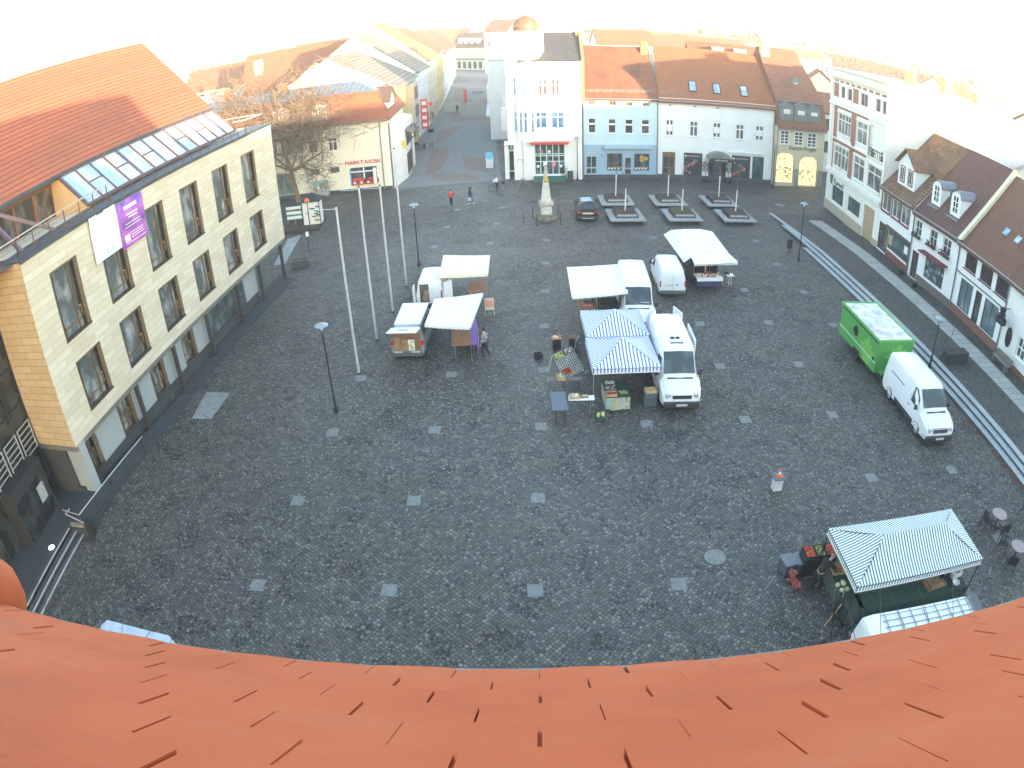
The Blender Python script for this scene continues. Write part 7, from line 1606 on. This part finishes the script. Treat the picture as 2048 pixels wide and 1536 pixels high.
# square planters with saplings
GRT = mat('terrazzo_grey', (.30, .31, .31), .75, var=.15, scale=4); SOIL = mat('planting_soil', (.055, .038, .03), .95, var=.4, scale=9); WRAP = mat('trunk_wrap', (.72, .71, .66), .8, var=.08)
def sapling(e, z0, h1, h2, seed, wrap=True):
    rr_ = random.Random(seed); b = MB(); b.cyl((0, 0, z0), (.03, 0, h1), .055, .05, 7); b.build('trunk', WRAP if wrap else BARK, e); b = MB()
    b.cyl((.03, 0, h1), (.05, .02, h2*.7), .03, .015, 5)
    for k in range(16):
        z = h1+(h2-h1)*k/20; a = rr_.uniform(0, 6.3); L = rr_.uniform(.4, 1.0); p = Vector((.04, 0, z)); q = p+Vector((math.cos(a)*L*.55, math.sin(a)*L*.55, L)); b.cyl(p, q, .013, .006, 4)
        for j in range(3): s = p.lerp(q, rr_.uniform(.3, .9)); b.cyl(s, s+Vector((rr_.gauss(0, .2), rr_.gauss(0, .2), rr_.uniform(.15, .35))), .006, .003, 3)
    tag(b.build('crown', TWIG, e), kind=None)
names_p = (('front row, nearest the dark car', 10.28, 57.75), ('front row, middle one', 15.35, 57.75), ('front row, far right one', 20.35, 57.7), ('back row, behind the dark car side', 10.25, 62.7), ('back row, middle one', 15.2, 62.6), ('back row, far right one', 20.25, 62.6))
for k, (l_, x, y) in enumerate(names_p):
    e = empty('tree_planter', (x, y, 0), rnd.uniform(-.02, .02), 'square stepped tree planter with white wrapped sapling, '+l_, 'planter', 'square tree planters')
    MB().bevbox(-1.25, 1.25, -1.45, 1.45, 0, .30, .02).build('base', DARK, e); MB().bevbox(-1.52, 1.52, -1.8, 1.8, .30, .44, .03).build('bench_slab', GRT, e)
    b = MB(); b.add([(-1.0, -1.15, .44), (1.0, -1.15, .44), (1.0, 1.15, .44), (-1.0, 1.15, .44), (-.92, -1.05, .80), (.92, -1.05, .80), (.92, 1.05, .80), (-.92, 1.05, .80)], [(0, 1, 5, 4), (1, 2, 6, 5), (2, 3, 7, 6), (3, 0, 4, 7), (4, 5, 6, 7)]); b.build('box', DARK, e)
    b = MB(); b.add([(-.86, -1.13, .50), (.86, -1.13, .50), (.82, -1.075, .74), (-.82, -1.075, .74)], [(0, 1, 2, 3)]); b.build('front_panel', mat('panel_greige', (.34, .31, .28), .8), e)
    MB().box(-.80, .80, -.92, .92, .80, .812).build('soil', SOIL if k != 1 else mat('soil_mossy', (.06, .065, .025), .95, var=.4, scale=9), e); sapling(e, .8, 2.75 if k < 3 else 2.85, 4.9, 10+k)
# big bare tree in front of the kiosk building
def bare_tree(label, p, h, seed, name='bare_tree', lean=(0, 0)):
    rr_ = random.Random(seed); e = empty(name, (p.x, p.y, 0), 0, label, 'tree'); tb = MB(); cb_ = MB()
    def grow(b, p, d, L, r, depth):
        n = 3 if depth else 5; q = Vector(p); d = Vector(d).normalized()
        for k in range(n):
            d2 = (d+Vector((rr_.gauss(0, .09), rr_.gauss(0, .09), .05 if depth < 3 else -.03))).normalized(); nx = q+d2*L/n; r2 = r*(1-.20/n*2)
            (tb if depth == 0 else cb_).cyl(q, nx, max(r, .018), max(r2, .014), 7 if depth < 2 else (5 if depth < 3 else 3), caps=False); q, d, r = nx, d2, r2
            if depth < 4:
                m = (0 if k < 1 else 5) if depth == 0 else (3 if depth < 2 else 2)
                for _ in range(m):
                    a = rr_.uniform(0, 6.28); t = rr_.uniform(.8, 1.2) if depth else rr_.uniform(1.0, 1.35)
                    u = d.cross(Vector((math.cos(a), math.sin(a), .2))).normalized(); nd = (d*math.cos(t)+u*math.sin(t)); nd.z = nd.z*.6+.12
                    grow(b, q, nd, L*(.62 if depth == 0 else .66)*rr_.uniform(.7, 1.1), r*.48, depth+1)
        return q, d, r
    q, d, r = grow(tb, (0, 0, 0), (lean[0], lean[1], 1), h*.72, .30, 0); grow(cb_, q, d, h*.3, r*.8, 1)
    tb.build('trunk', mat('bark_tan', (.20, .15, .10), .9, var=.25, scale=5), e); cb_.build('crown', mat('twigs_tan', (.17, .125, .085), .9, var=.2), e); return e
g = G(598, 404); bare_tree('large bare tree with a spreading crown in front of the kiosk building', g, HT((598, 404), (566, 150))*.92, 5)
# info column, notice board, bed
g = G(632, 452); e = empty('info_kiosk', (g.x, g.y, 0), .05, 'white advertising kiosk with green pictures, striped board and black pyramid roof', 'kiosk'); OFF = mat('kiosk_white', (.75, .75, .72), .5, var=.05)
MB().bevbox(-1.0, .55, -.35, 1.3, .15, 2.45, .03).build('body', OFF, e); b = MB(); b.add([(-1.15, -.5, 2.45), (.75, -.5, 2.45), (.75, 1.45, 2.45), (-1.15, 1.45, 2.45), (-.2, .5, 3.15)], [(0, 1, 4), (1, 2, 4), (2, 3, 4), (3, 0, 4), (0, 3, 2, 1)]); b.build('roof', BLACK, e)
b = MB()
for k in range(14): x = rnd.uniform(-.9, .3); z = rnd.uniform(.5, 1.9); b.box(x, x+.35, -.36-.001*k, -.352, z, z+.12, k % 3)
b.build('picture', [mat('picture_green', (.03, .22, .12)), mat('picture_dark', (.05, .06, .05)), mat('picture_tan', (.5, .35, .2))], e); MB().beam((.60, -.40, .1), (.60, -.40, 2.5), .06).build('corner_post', BLACK, e)
b = MB()
for k in range(3): b.box(-2.55, -1.12, -.40, -.36, 1.0+k*.46, 1.28+k*.46)
bb = b.build('striped_board', OFF, e); MB().box(-2.45, -1.15, -.36, -.35, 1.25, 1.5, 0).build('board_green', mat('picture_green', (.03, .22, .12)), bb); MB().beam((-1.8, -.34, 0), (-1.8, -.34, 2.2), .08).build('board_post', WDG, bb)
g = G(622, 468); e = empty('signal_post', (g.x, g.y, 0), 0, 'black post with an orange globe beside the advertising kiosk', 'post'); h = HT((622, 468), (611, 402)); MB().lathe([(.06, 0), (.04, h-.15)], n=8).build('pole', BLACK, e); b = MB(); b.ball((0, 0, h), .24, 10); b.build('globe', mat('globe_orange', (.70, .16, .06), .4, var=.05), e)
g = G(619, 503); e = empty('sign_post', (g.x, g.y, 0), .3, 'slim black post with small white label board above the dark planter', 'post'); h = HT((619, 503), (618, 465)); MB().beam((0, 0, 0), (0, 0, h), .05).build('pole', BLACK, e); MB().bevbox(-.12, .12, -.05, .02, h-.3, h+.1, .01).build('label_board', WHITE, e)
P = [G(568, 470), G(637, 462), G(652, 436), G(582, 446)]; e = MB(); e.add([(p.x, p.y, 0) for p in P]+[(p.x, p.y, .30) for p in P], [(0, 1, 5, 4), (1, 2, 6, 5), (2, 3, 7, 6), (3, 0, 4, 7), (4, 5, 6, 7)]); tag(e.build('flower_bed', SOIL), 'low dark planting bed at the foot of the advertising kiosk', 'flower bed')
def trough(label, p0, p1, d_, h, m, z=0.0, name='planter_trough', soil=True, rim=None):
    g0, g1 = G(*p0, z), G(*p1, z); L = (g1-g0).length; e = empty(name, (g0.x, g0.y, z), math.atan2(g1.y-g0.y, g1.x-g0.x), label, 'planter')
    b = MB(); b.bevbox(0, L, 0, d_, 0, h, .03); b.build('box', m, e); MB().box(.07, L-.07, .07, d_-.07, h, h+.012).build('soil', SOIL, e)
    b = MB(); b.box(0, L, 0, .06, h, h+.03); b.box(0, L, d_-.06, d_, h, h+.03); b.box(0, .06, .06, d_-.06, h, h+.03); b.box(L-.06, L, .06, d_-.06, h, h+.03); b.box(L*.48, L*.52, .06, d_-.06, h-.0, h+.02); b.build('rim', rim or m, e); return e, L
trough('long charcoal planter on the setts beside the covered passage of the town hall', (584, 540), (618, 535), .95, .62, mat('planter_charcoal', (.06, .058, .062), .7, var=.2), rim=mat('planter_rim', (.13, .14, .14)))
e, L = trough('black double planter with a thin sapling on the terrace right of the steps', (1893, 730), (1934, 728), .75, .68, mat('planter_black', (.035, .04, .045), .6, var=.15), .45); b = MB(); b.tube([(.15, .4, .6), (.22, .4, 1.8), (.28, .38, 3.0)], .02, 6); b.build('sapling', BARK, e)
def pot(label, p, z, r, h, m, plant=None, ph=.8, name='potted_plant', pr=None, grp=None):
    g = G(*p, z); e = empty(name, (g.x, g.y, z), 0, label, 'plant', grp); MB().lathe([(r*.75, 0), (r, h), (r*.9, h), (r*.85, h-.05)], n=14).build('pot', m, e)
    if plant:
        b = MB(); c = h+ph*.5
        if pr: b.cyl((0, 0, h-.05), (0, 0, h+ph-pr), .03, .03, 6); b.build('trunk', BARK, e); b = MB(); c = h+ph-pr*.3
        q = pr or ph*.45
        for k in range(260):
            v = Vector((rnd.gauss(0, 1), rnd.gauss(0, 1), rnd.gauss(0, 1))).normalized()*q*rnd.uniform(.6, 1.05); s = .07; p_ = v+Vector((0, 0, c)); u_ = Vector((rnd.gauss(0, 1), rnd.gauss(0, 1), rnd.gauss(0, 1))).normalized()*s; w_ = Vector((rnd.gauss(0, 1), rnd.gauss(0, 1), rnd.gauss(0, 1))).normalized()*s; b.poly([p_-u_, p_-w_, p_+u_, p_+w_])
        b.build('foliage', plant, e)
    return e
TOP = mat('topiary_dark', (.045, .05, .04), .85, var=.3, scale=9)
pot('left topiary ball on a stem before the white house entrance', (1411, 364), 0, .38, .55, BLKP, TOP, 1.35, 'topiary', .62); pot('right topiary ball on a stem before the white house entrance', (1456, 366), 0, .38, .55, BLKP, TOP, 1.35, 'topiary', .62)
pot('grey stone pot with brown bushy plant beside the red canopy shop', (1128, 358), .0, .42, .6, mat('pot_grey', (.34, .36, .35)), mat('bush_brown', (.12, .09, .05), .9, var=.4, scale=8), 1.1); pot('grey stone pot with low plant at the left of the red canopy shop', (1077, 357), .0, .36, .55, mat('pot_grey', (.34, .36, .35)), mat('bush_redbrown', (.16, .07, .05), .9), .3)
pot('small dark tub on the terrace below the downpipe of the red framed house', (1802, 549), .45, .24, .32, BLKP, None, name='tub'); pot('small dark tub below the door of the barrel dormer house', (1829, 574), .45, .24, .32, BLKP, None, name='tub'); pot('tall dark conical shrub in a tub along the left of the street', (862, 264), 0, .5, .5, BLKP, CON, 2.4, 'potted_shrub', .8)
def bin_(label, p, z, r, h):
    g = G(*p, z); e = empty('litter_bin', (g.x, g.y, z), .2, label, 'bin'); MB().lathe([(.04, 0), (.05, .22)], n=8).build('stand', DARK, e); b = MB(); b.lathe([(r*.9, .22), (r, .26), (r, h-.1), (r*1.08, h-.08), (r*1.08, h), (r*.3, h+.05)], n=16); b.build('barrel', DARK, e); MB().box(-r*.6, r*.6, -r*1.05, -r*.95, h-.3, h-.18).build('opening', BLACK, e); return e
bin_('slim dark litter bin on the setts left of the steps lamp', (1578, 501), 0, .23, .98); bin_('dark litter bin at the foot of the plaza steps by the town hall ramp', (189, 1070), 0, .24, .85)
e = empty('terrace_bench', (29.75, 29.2, .45), R(88), 'weathered wooden bench on the terrace in front of the inn', 'bench')
for y in (-.16, 0, .16): MB().bevbox(-.95, .95, y-.075, y+.075, .42, .46, .01).build('seat_plank', WDG, e)
b = MB(); b.box(-.95, .95, -.30, -.26, .5, .85); b.build('backrest', WDG, e)
for x in (-.75, .75): MB().box(x-.05, x+.05, -.2, .2, 0, .42).build('leg', WDG, e)
g = G(1552, 978); e = empty('pedestal', (g.x, g.y, 0), .06, 'white supply pedestal with grey top plate carrying a cone', 'pedestal'); MB().bevbox(-.19, .19, -.16, .16, 0, .62, .01).build('body', mat('pedestal_white', (.62, .63, .66), .6, var=.1), e); MB().bevbox(-.28, .28, -.28, .28, .62, .69, .012).build('top_plate', mat('plate_grey', (.12, .125, .13), .6), e)
CO = mat('cone_orange', (.85, .14, .03), .45, var=.05); e = empty('traffic_cone', (g.x+.01, g.y-.02, .69), .2, 'small orange traffic cone with white band on the pedestal', 'cone'); MB().bevbox(-.12, .12, -.12, .12, 0, .03, .006).build('base', CO, e); MB().lathe([(.085, .03), (.065, .11)], n=12).lathe([(.045, .20), (.02, .31), (.0, .32)], n=12).build('cone', CO, e); MB().lathe([(.0655, .11), (.0455, .20)], n=12).build('white_band', WHITE, e)
# cafe tables by the lower right edge
def chair(label, x, y, rz, z=0.0, grp='dark cafe chairs'):
    e = empty('cafe_chair', (x, y, z), rz, label, 'chair', grp); m = mat('rattan_dark', (.03, .026, .025), .7, var=.3, scale=20)
    MB().bevbox(-.24, .24, -.23, .23, .42, .46, .02).build('seat', m, e); MB().bevbox(-.24, .24, .20, .25, .46, .88, .02).build('backrest', m, e)
    for sx_ in (-1, 1):
        MB().beam((sx_*.25, -.18, .64), (sx_*.25, .22, .66), .04).build('armrest', m, e)
        for sy in (-1, 1): MB().beam((sx_*.21, sy*.2, .42), (sx_*.25, sy*.24, 0), .03).build('leg', m, e)
    return e
for l_, p, ch in (('round cafe table with pinkish top, upper one at the right edge', (2000, 1027), ((-.62, .05, 80, 'left of the upper cafe table'), (-.1, -.72, 170, 'in front of the upper cafe table'))), ('round cafe table with pinkish top, lower one at the right edge', (2038, 1092), ((-.42, .62, 40, 'behind the lower cafe table'), (-.62, -.5, 140, 'left in front of the lower cafe table')))):
    g = G(*p, .73); e = empty('cafe_table', (g.x, g.y, 0), 0, l_, 'table'); MB().lathe([(.40, .70), (.41, .715), (.40, .735)], n=24).build('table_top', mat('table_pink', (.33, .25, .24), .45, var=.15, scale=3), e)
    b = MB(); b.cyl((0, 0, .03), (0, 0, .70), .035, .035, 8); 
    for a in range(4): b.beam((0, 0, .04), (.3*math.cos(R(45+90*a)), .3*math.sin(R(45+90*a)), .02), .04)
    b.build('stand', BLACK, e)
    for dx, dy, a, t in ch: chair('dark rattan chair '+t, g.x+dx, g.y+dy, R(a))
g = G(2052, 1018, .4); chair('dark rattan chair cut by the upper right table edge', g.x, g.y, R(-60))
# street cafe, sign boards
p0 = G(836, 300); 
for k, (dx, dy) in enumerate(((0, 0), (.9, .9))):
    e = empty('cafe_table', (p0.x+dx, p0.y+dy, 0), 0, 'black terrace table %s of the pair at the left street cafe' % ('front one', 'rear one')[k], 'table'); MB().lathe([(.45, .70), (.45, .74)], n=14).build('table_top', BLACK, e); MB().cyl((0, 0, 0), (0, 0, .7), .05, .05, 6).build('stand', BLACK, e)
for k, (dx, dy, a) in enumerate(((-.8, -.2, 90), (.7, -.5, -70), (-.3, 1.2, 20), (1.7, .6, -90))): chair('black chair at the street cafe, %s' % ('left of the front table', 'right of the front table', 'left of the rear table', 'right of the rear table')[k], p0.x+dx, p0.y+dy, R(a))
p0 = G(955, 186); e = empty('street_bench', (p0.x, p0.y, 0), 0, 'dark round bench group far up the shopping street', 'bench'); MB().bevbox(-1.4, 1.4, -.9, .9, .40, .5, .03).build('seat', BLACK, e)
for x in (-1.1, 0, 1.1): MB().box(x-.06, x+.06, -.6, .6, 0, .4).build('leg', BLACK, e)
g = G(980, 336); e = empty('ice_cream_sign', (g.x, g.y, 0), 0, 'white figure board topped by a cyan disc at the corner house', 'sign'); b = MB(); b.prism([(-.42, 0), (.36, 0), (.44, 1.25), (-.46, 1.3)], -.06, .04); b.build('board', WHITE, e); b = MB(); b.cyl((-.02, -.09, 1.5), (-.02, .03, 1.5), .46, .46, 18); b.build('disc', mat('disc_cyan', (.18, .62, .80), .5, var=0), e)
g = G(1141, 362); e = empty('a_board', (g.x, g.y, 0), 0, 'black A shaped board by the right corner of the white corner house', 'sign'); MB().box(-.3, .3, -.02, .02, 0, 1.05, 0, Matrix.Rotation(R(-10), 4, 'X')).build('panel', BLACK, e); MB().box(-.3, .3, .28, .32, 0, 1.05, 0, Matrix.Rotation(R(10), 4, 'X')).build('back_panel', BLACK, e)
g = G(905, 224); e = empty('a_board', (g.x, g.y, 0), 0, 'large pale shop board standing in the street by the red flag', 'sign'); MB().box(-1.6, 1.6, -.04, .04, .1, 1.9).build('panel', mat('board_pale', (.42, .46, .38), .6), e); b = MB(); b.cyl((2.3, 0, 0), (2.3, 0, 4.4), .05, .05, 6); b.box(2.2, 2.9, -.05, .05, 1.7, 4.3); b.build('flag', MC['sign_red'], e)
g = G(1047, 372); e = empty('bike_stand', (g.x, g.y, 0), .2, 'grey metal cycle stand in front of the white corner house', 'cycle stand'); b = MB(); b.tube([(-.5, 0, 0), (-.2, .1, .75), (.2, .1, .75), (.6, 0, 0)], .03, 6); b.build('hoop', ZINC, e); b = MB(); b.tube([(-.35, .5, 0), (0, .5, .7), (.45, .5, 0)], .03, 6); b.build('rear_hoop', ZINC, e)
# pale blue awning just below the eaves at the lower left
c = G(272, 1268, 3.0); e = empty('folded_awning', (c.x, c.y, 0), R(-6), 'pale blue flat canopy below the eaves at the lower left', 'canopy'); b = MB(); n = 6
for k in range(n): x0, x1 = -1.35+2.5*k/n, -1.35+2.5*(k+1)/n; z0, z1 = .05*math.sin(k*2.2), .05*math.sin((k+1)*2.2); b.poly([(x0, -1.2, 2.75+z0), (x1, -1.2, 2.75+z1), (x1, .25, 3.0), (x0, .25, 3.0)])
b.poly([(-1.35, -1.2, 2.75), (-1.35, .25, 3.0), (-1.62, .0, 2.85), (-1.62, -1.0, 2.6)]); b.poly([(1.15, .25, 3.0), (1.15, -1.2, 2.75), (1.5, -1.2, 2.6), (1.42, .1, 2.85)]); b.build('fabric', mat('awning_paleblue', (.42, .48, .58), .6, var=.12), e); b = MB()
for x in (-1.3, 1.1): b.cyl((x, -.1, 0), (x, -.1, 2.95), .03, .03, 6)
b.build('leg', STEEL, e)
# ================= people
SKIN_ = mat('skin_tone', (.52, .31, .22), .6, var=.05)
def skinned(name, V, Ed, rad, m, parent, sub=1, root=0):
    me = bpy.data.meshes.new(name); me.from_pydata([tuple(v) for v in V], Ed, []); me.materials.append(m)
    o = bpy.data.objects.new(name, me); COL.objects.link(o); o.parent = parent
    md = o.modifiers.new('Skin', 'SKIN'); md.use_smooth_shade = True
    for i, sv_ in enumerate(me.skin_vertices[0].data): sv_.radius = (rad[i], rad[i]) if not isinstance(rad[i], tuple) else rad[i]; sv_.use_root = (i == root)
    s_ = o.modifiers.new('Sub', 'SUBSURF'); s_.levels = sub; s_.render_levels = sub; return o
def person(label, loc, rz, J, h=1.72, top=None, legs=None, shoe=None, hair=None, hairstyle='short', extra=None):
    "J: joints for a 1.75 m figure"
    e = empty('person', loc, rz, label, 'person'); k = h/1.75; e.scale = (k, k, k)
    D = dict(pelvis=(0, 0, .95), spine=(0, 0, 1.13), chest=(0, .0, 1.33), neck=(0, .01, 1.48), chin=(0, .03, 1.56), head=(0, .035, 1.65), crown=(0, .03, 1.71), nose=(0, .115, 1.63),
             shL=(-.18, 0, 1.41), elL=(-.23, -.02, 1.13), wrL=(-.23, .08, .88), shR=(.18, 0, 1.41), elR=(.23, -.02, 1.13), wrR=(.23, .08, .88),
             hiL=(-.09, 0, .90), knL=(-.10, .02, .50), anL=(-.10, -.02, .09), toL=(-.11, .13, .04), hiR=(.09, 0, .90), knR=(.10, .02, .50), anR=(.10, -.02, .09), toR=(.11, .13, .04))
    D.update(J); D = {a: Vector(b) for a, b in D.items()}; names = list(D); idx = {n: i for i, n in enumerate(names)}
    rad = dict(pelvis=.125, spine=.115, chest=.13, neck=.055, chin=.068, head=.088, crown=.06, nose=.018, shL=.062, elL=.042, wrL=.028, shR=.062, elR=.042, wrR=.028, hiL=.085, knL=.058, anL=.038, toL=.035, hiR=.085, knR=.058, anR=.038, toR=.035)
    E_ = [('pelvis', 'spine'), ('spine', 'chest'), ('chest', 'neck'), ('neck', 'chin'), ('chin', 'head'), ('head', 'crown'), ('head', 'nose')]
    for s in 'LR': E_ += [('chest', 'sh'+s), ('sh'+s, 'el'+s), ('el'+s, 'wr'+s), ('pelvis', 'hi'+s), ('hi'+s, 'kn'+s), ('kn'+s, 'an'+s), ('an'+s, 'to'+s)]
    V = [D[n] for n in names]; Ed = [(idx[a], idx[b]) for a, b in E_]; rd_ = [rad[n] for n in names]
    for s in 'LR':                      # palm, four fingers and a thumb
        w_ = D['wr'+s]; d = (w_-D['el'+s]).normalized(); sd_ = d.cross(Vector((0, 1, 0) if abs(d.y) < .8 else (0, 0, 1))).normalized(); fw = sd_.cross(d).normalized()
        pi = len(V); V.append(w_+d*.055); rd_.append(.026); Ed.append((idx['wr'+s], pi))
        for j, (o_, L) in enumerate(((-.027, .062), (-.009, .075), (.010, .072), (.028, .056))):
            a = len(V); b0 = w_+d*.075+sd_*o_; V += [b0, b0+d*L*.55+fw*.012, b0+d*L*.9+fw*.035]; rd_ += [.0095, .0085, .0075]; Ed += [(pi, a), (a, a+1), (a+1, a+2)]
        a = len(V); V += [w_+d*.035+sd_*-.034, w_+d*.065+sd_*-.055+fw*.015]; rd_ += [.011, .009]; Ed += [(pi, a), (a, a+1)]
    skinned('body', V, Ed, rd_, SKIN_, e)
    def part(name, chain, grow, m, over={}):
        ns = []; 
        for a, b in chain:
            for n_ in (a, b):
                if n_ not in ns: ns.append(n_)
        return skinned(name, [D[n_] for n_ in ns], [(ns.index(a), ns.index(b)) for a, b in chain], [over.get(n_, rad[n_]+grow) for n_ in ns], m, e)
    part('jacket', [('pelvis', 'spine'), ('spine', 'chest')]+[q for s in 'LR' for q in (('chest', 'sh'+s), ('sh'+s, 'el'+s), ('el'+s, 'wr'+s))], .03, top, {'wrL': .045, 'wrR': .045, 'pelvis': .165})
    part('trousers', [q for s in 'LR' for q in (('pelvis', 'hi'+s), ('hi'+s, 'kn'+s), ('kn'+s, 'an'+s))], .022, legs, {'anL': .055, 'anR': .055})
    for s in 'LR': skinned('shoe', [D['an'+s]+Vector((0, 0, -.02)), D['to'+s]], [(0, 1)], [.052, .045], shoe or BLACK, e)
    hd = D['head']; up = (D['crown']-D['chin']).normalized(); b = MB(); Q = up.to_track_quat('Z', 'Y').to_matrix().to_4x4(); Mh = Matrix.Translation(hd+up*.03-Vector((0, .02, 0))) @ Q
    if hairstyle == 'long': b.lathe([(.085, -.22), (.115, -.10), (.112, 0), (.09, .06), (.03, .095)], n=12, M=Mh)
    else: b.lathe([(.098, -.03), (.108, .01), (.098, .055), (.06, .088), (.01, .10)], n=12, M=Mh)
    b.build('hair', hair, e, smooth=True); return e
HB = mat('hair_dark', (.03, .022, .018), .7, var=.1); HBR = mat('hair_brown', (.10, .055, .03), .7, var=.1); HG = mat('hair_grey', (.30, .27, .25), .7, var=.1)
JN = mat('dark_trousers', (.022, .025, .035), .8, var=.2); JB = mat('black_cloth', (.014, .013, .014), .85, var=.2)
walk = dict(knL=(-.10, .22, .52), anL=(-.10, .26, .10), toL=(-.11, .41, .06), knR=(.10, -.02, .50), anR=(.10, -.28, .13), toR=(.11, -.16, .04), elL=(-.24, -.12, 1.15), wrL=(-.23, -.10, .90), elR=(.24, .08, 1.14), wrR=(.22, .24, .96))
g = G(903, 413); person('person in a red jacket and dark trousers walking across the far square', (g.x, g.y, 0), R(170), walk, 1.68, mat('jacket_red', (.50, .045, .03), .7, var=.1), JN, None, HB)
g = G(941, 408); e = person('person in a dark coat striding with a lilac bag right of the red jacket', (g.x, g.y, 0), R(-80), walk, 1.66, mat('coat_dark', (.03, .03, .04), .8, var=.15), mat('trousers_violet', (.14, .12, .20), .8, var=.3, scale=9), WHITE, HB, 'long')
g = G(941, 408); q = empty('handbag', (g.x-.05, g.y-.42, .62), 0, 'lilac shoulder bag carried at the side of the striding person', 'bag'); MB().bevbox(-.17, .17, -.07, .07, -.18, .12, .03).build('bag', mat('bag_lilac', (.42, .38, .52), .7), q); b = MB(); b.tube([(-.12, 0, .1), (-.06, .05, .5), (.06, .05, .5), (.12, 0, .1)], .008, 5); b.build('strap', BLACK, q)
m_, nt_, bs = nodes('checked_shirt'); bs.inputs['Roughness'].default_value = .8; ck = N(nt_, 'ShaderNodeTexChecker'); ck.inputs['Scale'].default_value = 9.0; ck.inputs['Color1'].default_value = (.03, .032, .045, 1); ck.inputs['Color2'].default_value = (.50, .50, .52, 1); nt_.links.new(coords(nt_), ck.inputs['Vector']); nt_.links.new(mix(nt_, .25, ck.outputs[0], (.22, .18, .2)), bs.inputs['Base Color'])
g = G(971, 716); person('person in a black and white checked overshirt walking past the purple cloth', (g.x, g.y, 0), R(60), dict(knL=(-.09, .12, .52), anL=(-.09, .02, .09), toL=(-.10, .17, .04), knR=(.09, -.05, .50), anR=(.09, -.26, .14), toR=(.10, -.14, .05)), 1.74, m_, JN, None, HB)
g = G(1645, 1184); bend = dict(pelvis=(0, -.12, .93), spine=(0, .02, 1.10), chest=(0, .22, 1.24), neck=(0, .36, 1.31), chin=(0, .42, 1.34), head=(0, .49, 1.38), crown=(0, .54, 1.43), nose=(0, .56, 1.33), shL=(-.18, .28, 1.26), elL=(-.22, .42, 1.02), wrL=(-.16, .60, .92), shR=(.18, .28, 1.26), elR=(.22, .44, 1.02), wrR=(.16, .64, .94), hiL=(-.09, -.12, .88), knL=(-.10, -.05, .48), anL=(-.10, -.16, .09), toL=(-.11, .0, .04), hiR=(.09, -.12, .88), knR=(.11, .05, .48), anR=(.12, .08, .09), toR=(.13, .24, .04))
person('person in black clothes bending over the vegetable crates', (g.x-.28, g.y+.12, 0), R(-62), bend, 1.76, JB, JB, None, HG)
# cyclist in white beside the corner house
g = G(994, 382); bx, by = g.x, g.y
e = empty('bicycle', (bx, by, 0), R(90+5), 'dark bicycle with rear basket held upright by the person in white', 'bicycle'); BK = mat('bike_frame', (.04, .06, .09), .4, .3, var=.1)
for y in (.56, -.56):
    b = MB(); pts = [(0, y+.33*math.cos(t), .345+.33*math.sin(t)) for t in [2*math.pi*k/22 for k in range(22)]]; b.tube(pts, .018, 5, closed=True); w_ = b.build('wheel', RUBBER, e); b = MB()
    for k in range(8): a = math.pi*k/8; b.beam((0, y+.31*math.cos(a), .345+.31*math.sin(a)), (0, y-.31*math.cos(a), .345-.31*math.sin(a)), .004)
    b.build('spokes', STEEL, w_)
b = MB(); b.tube([(0, -.56, .345), (0, -.08, .30), (0, .42, .78), (0, -.14, .72), (0, -.08, .30)], .018, 6); b.tube([(0, -.56, .345), (0, -.14, .72), (0, -.17, .92)], .014, 6); b.tube([(0, .56, .345), (0, .42, .78), (0, .38, 1.02)], .018, 6); b.build('frame', BK, e)
b = MB(); b.tube([(-.28, .26, 1.0), (0, .38, 1.04), (.28, .26, 1.0)], .013, 6); b.build('handlebar', BLACK, e); MB().bevbox(-.08, .08, -.30, -.05, .92, .98, .02).build('saddle', BLACK, e); MB().bevbox(-.17, .17, -.80, -.42, .75, 1.02, .02).build('basket', BLACK, e)
person('person in a white jacket standing astride the bicycle at the street corner', (bx+.02, by-.18, 0), R(95), dict(chest=(0, .06, 1.33), neck=(0, .10, 1.47), chin=(0, .13, 1.55), head=(0, .15, 1.63), crown=(0, .15, 1.70), nose=(0, .23, 1.61), elL=(-.24, .22, 1.18), wrL=(-.20, .42, 1.05), elR=(.24, .22, 1.18), wrR=(.26, .42, 1.05)), 1.7, mat('jacket_white', (.76, .77, .78), .7, var=.04), JB, None, HBR)
g = G(915, 226); person('distant pedestrian in black walking along the shopping street', (g.x, g.y, 0), R(10), walk, 1.74, JB, JB, None, HB)
g = G(1410, 545); person('stall keeper in dark clothes standing in the shade of the food stall', (13.6, 43.2, .6), R(185), {}, 1.5, JB, JN, None, HBR)
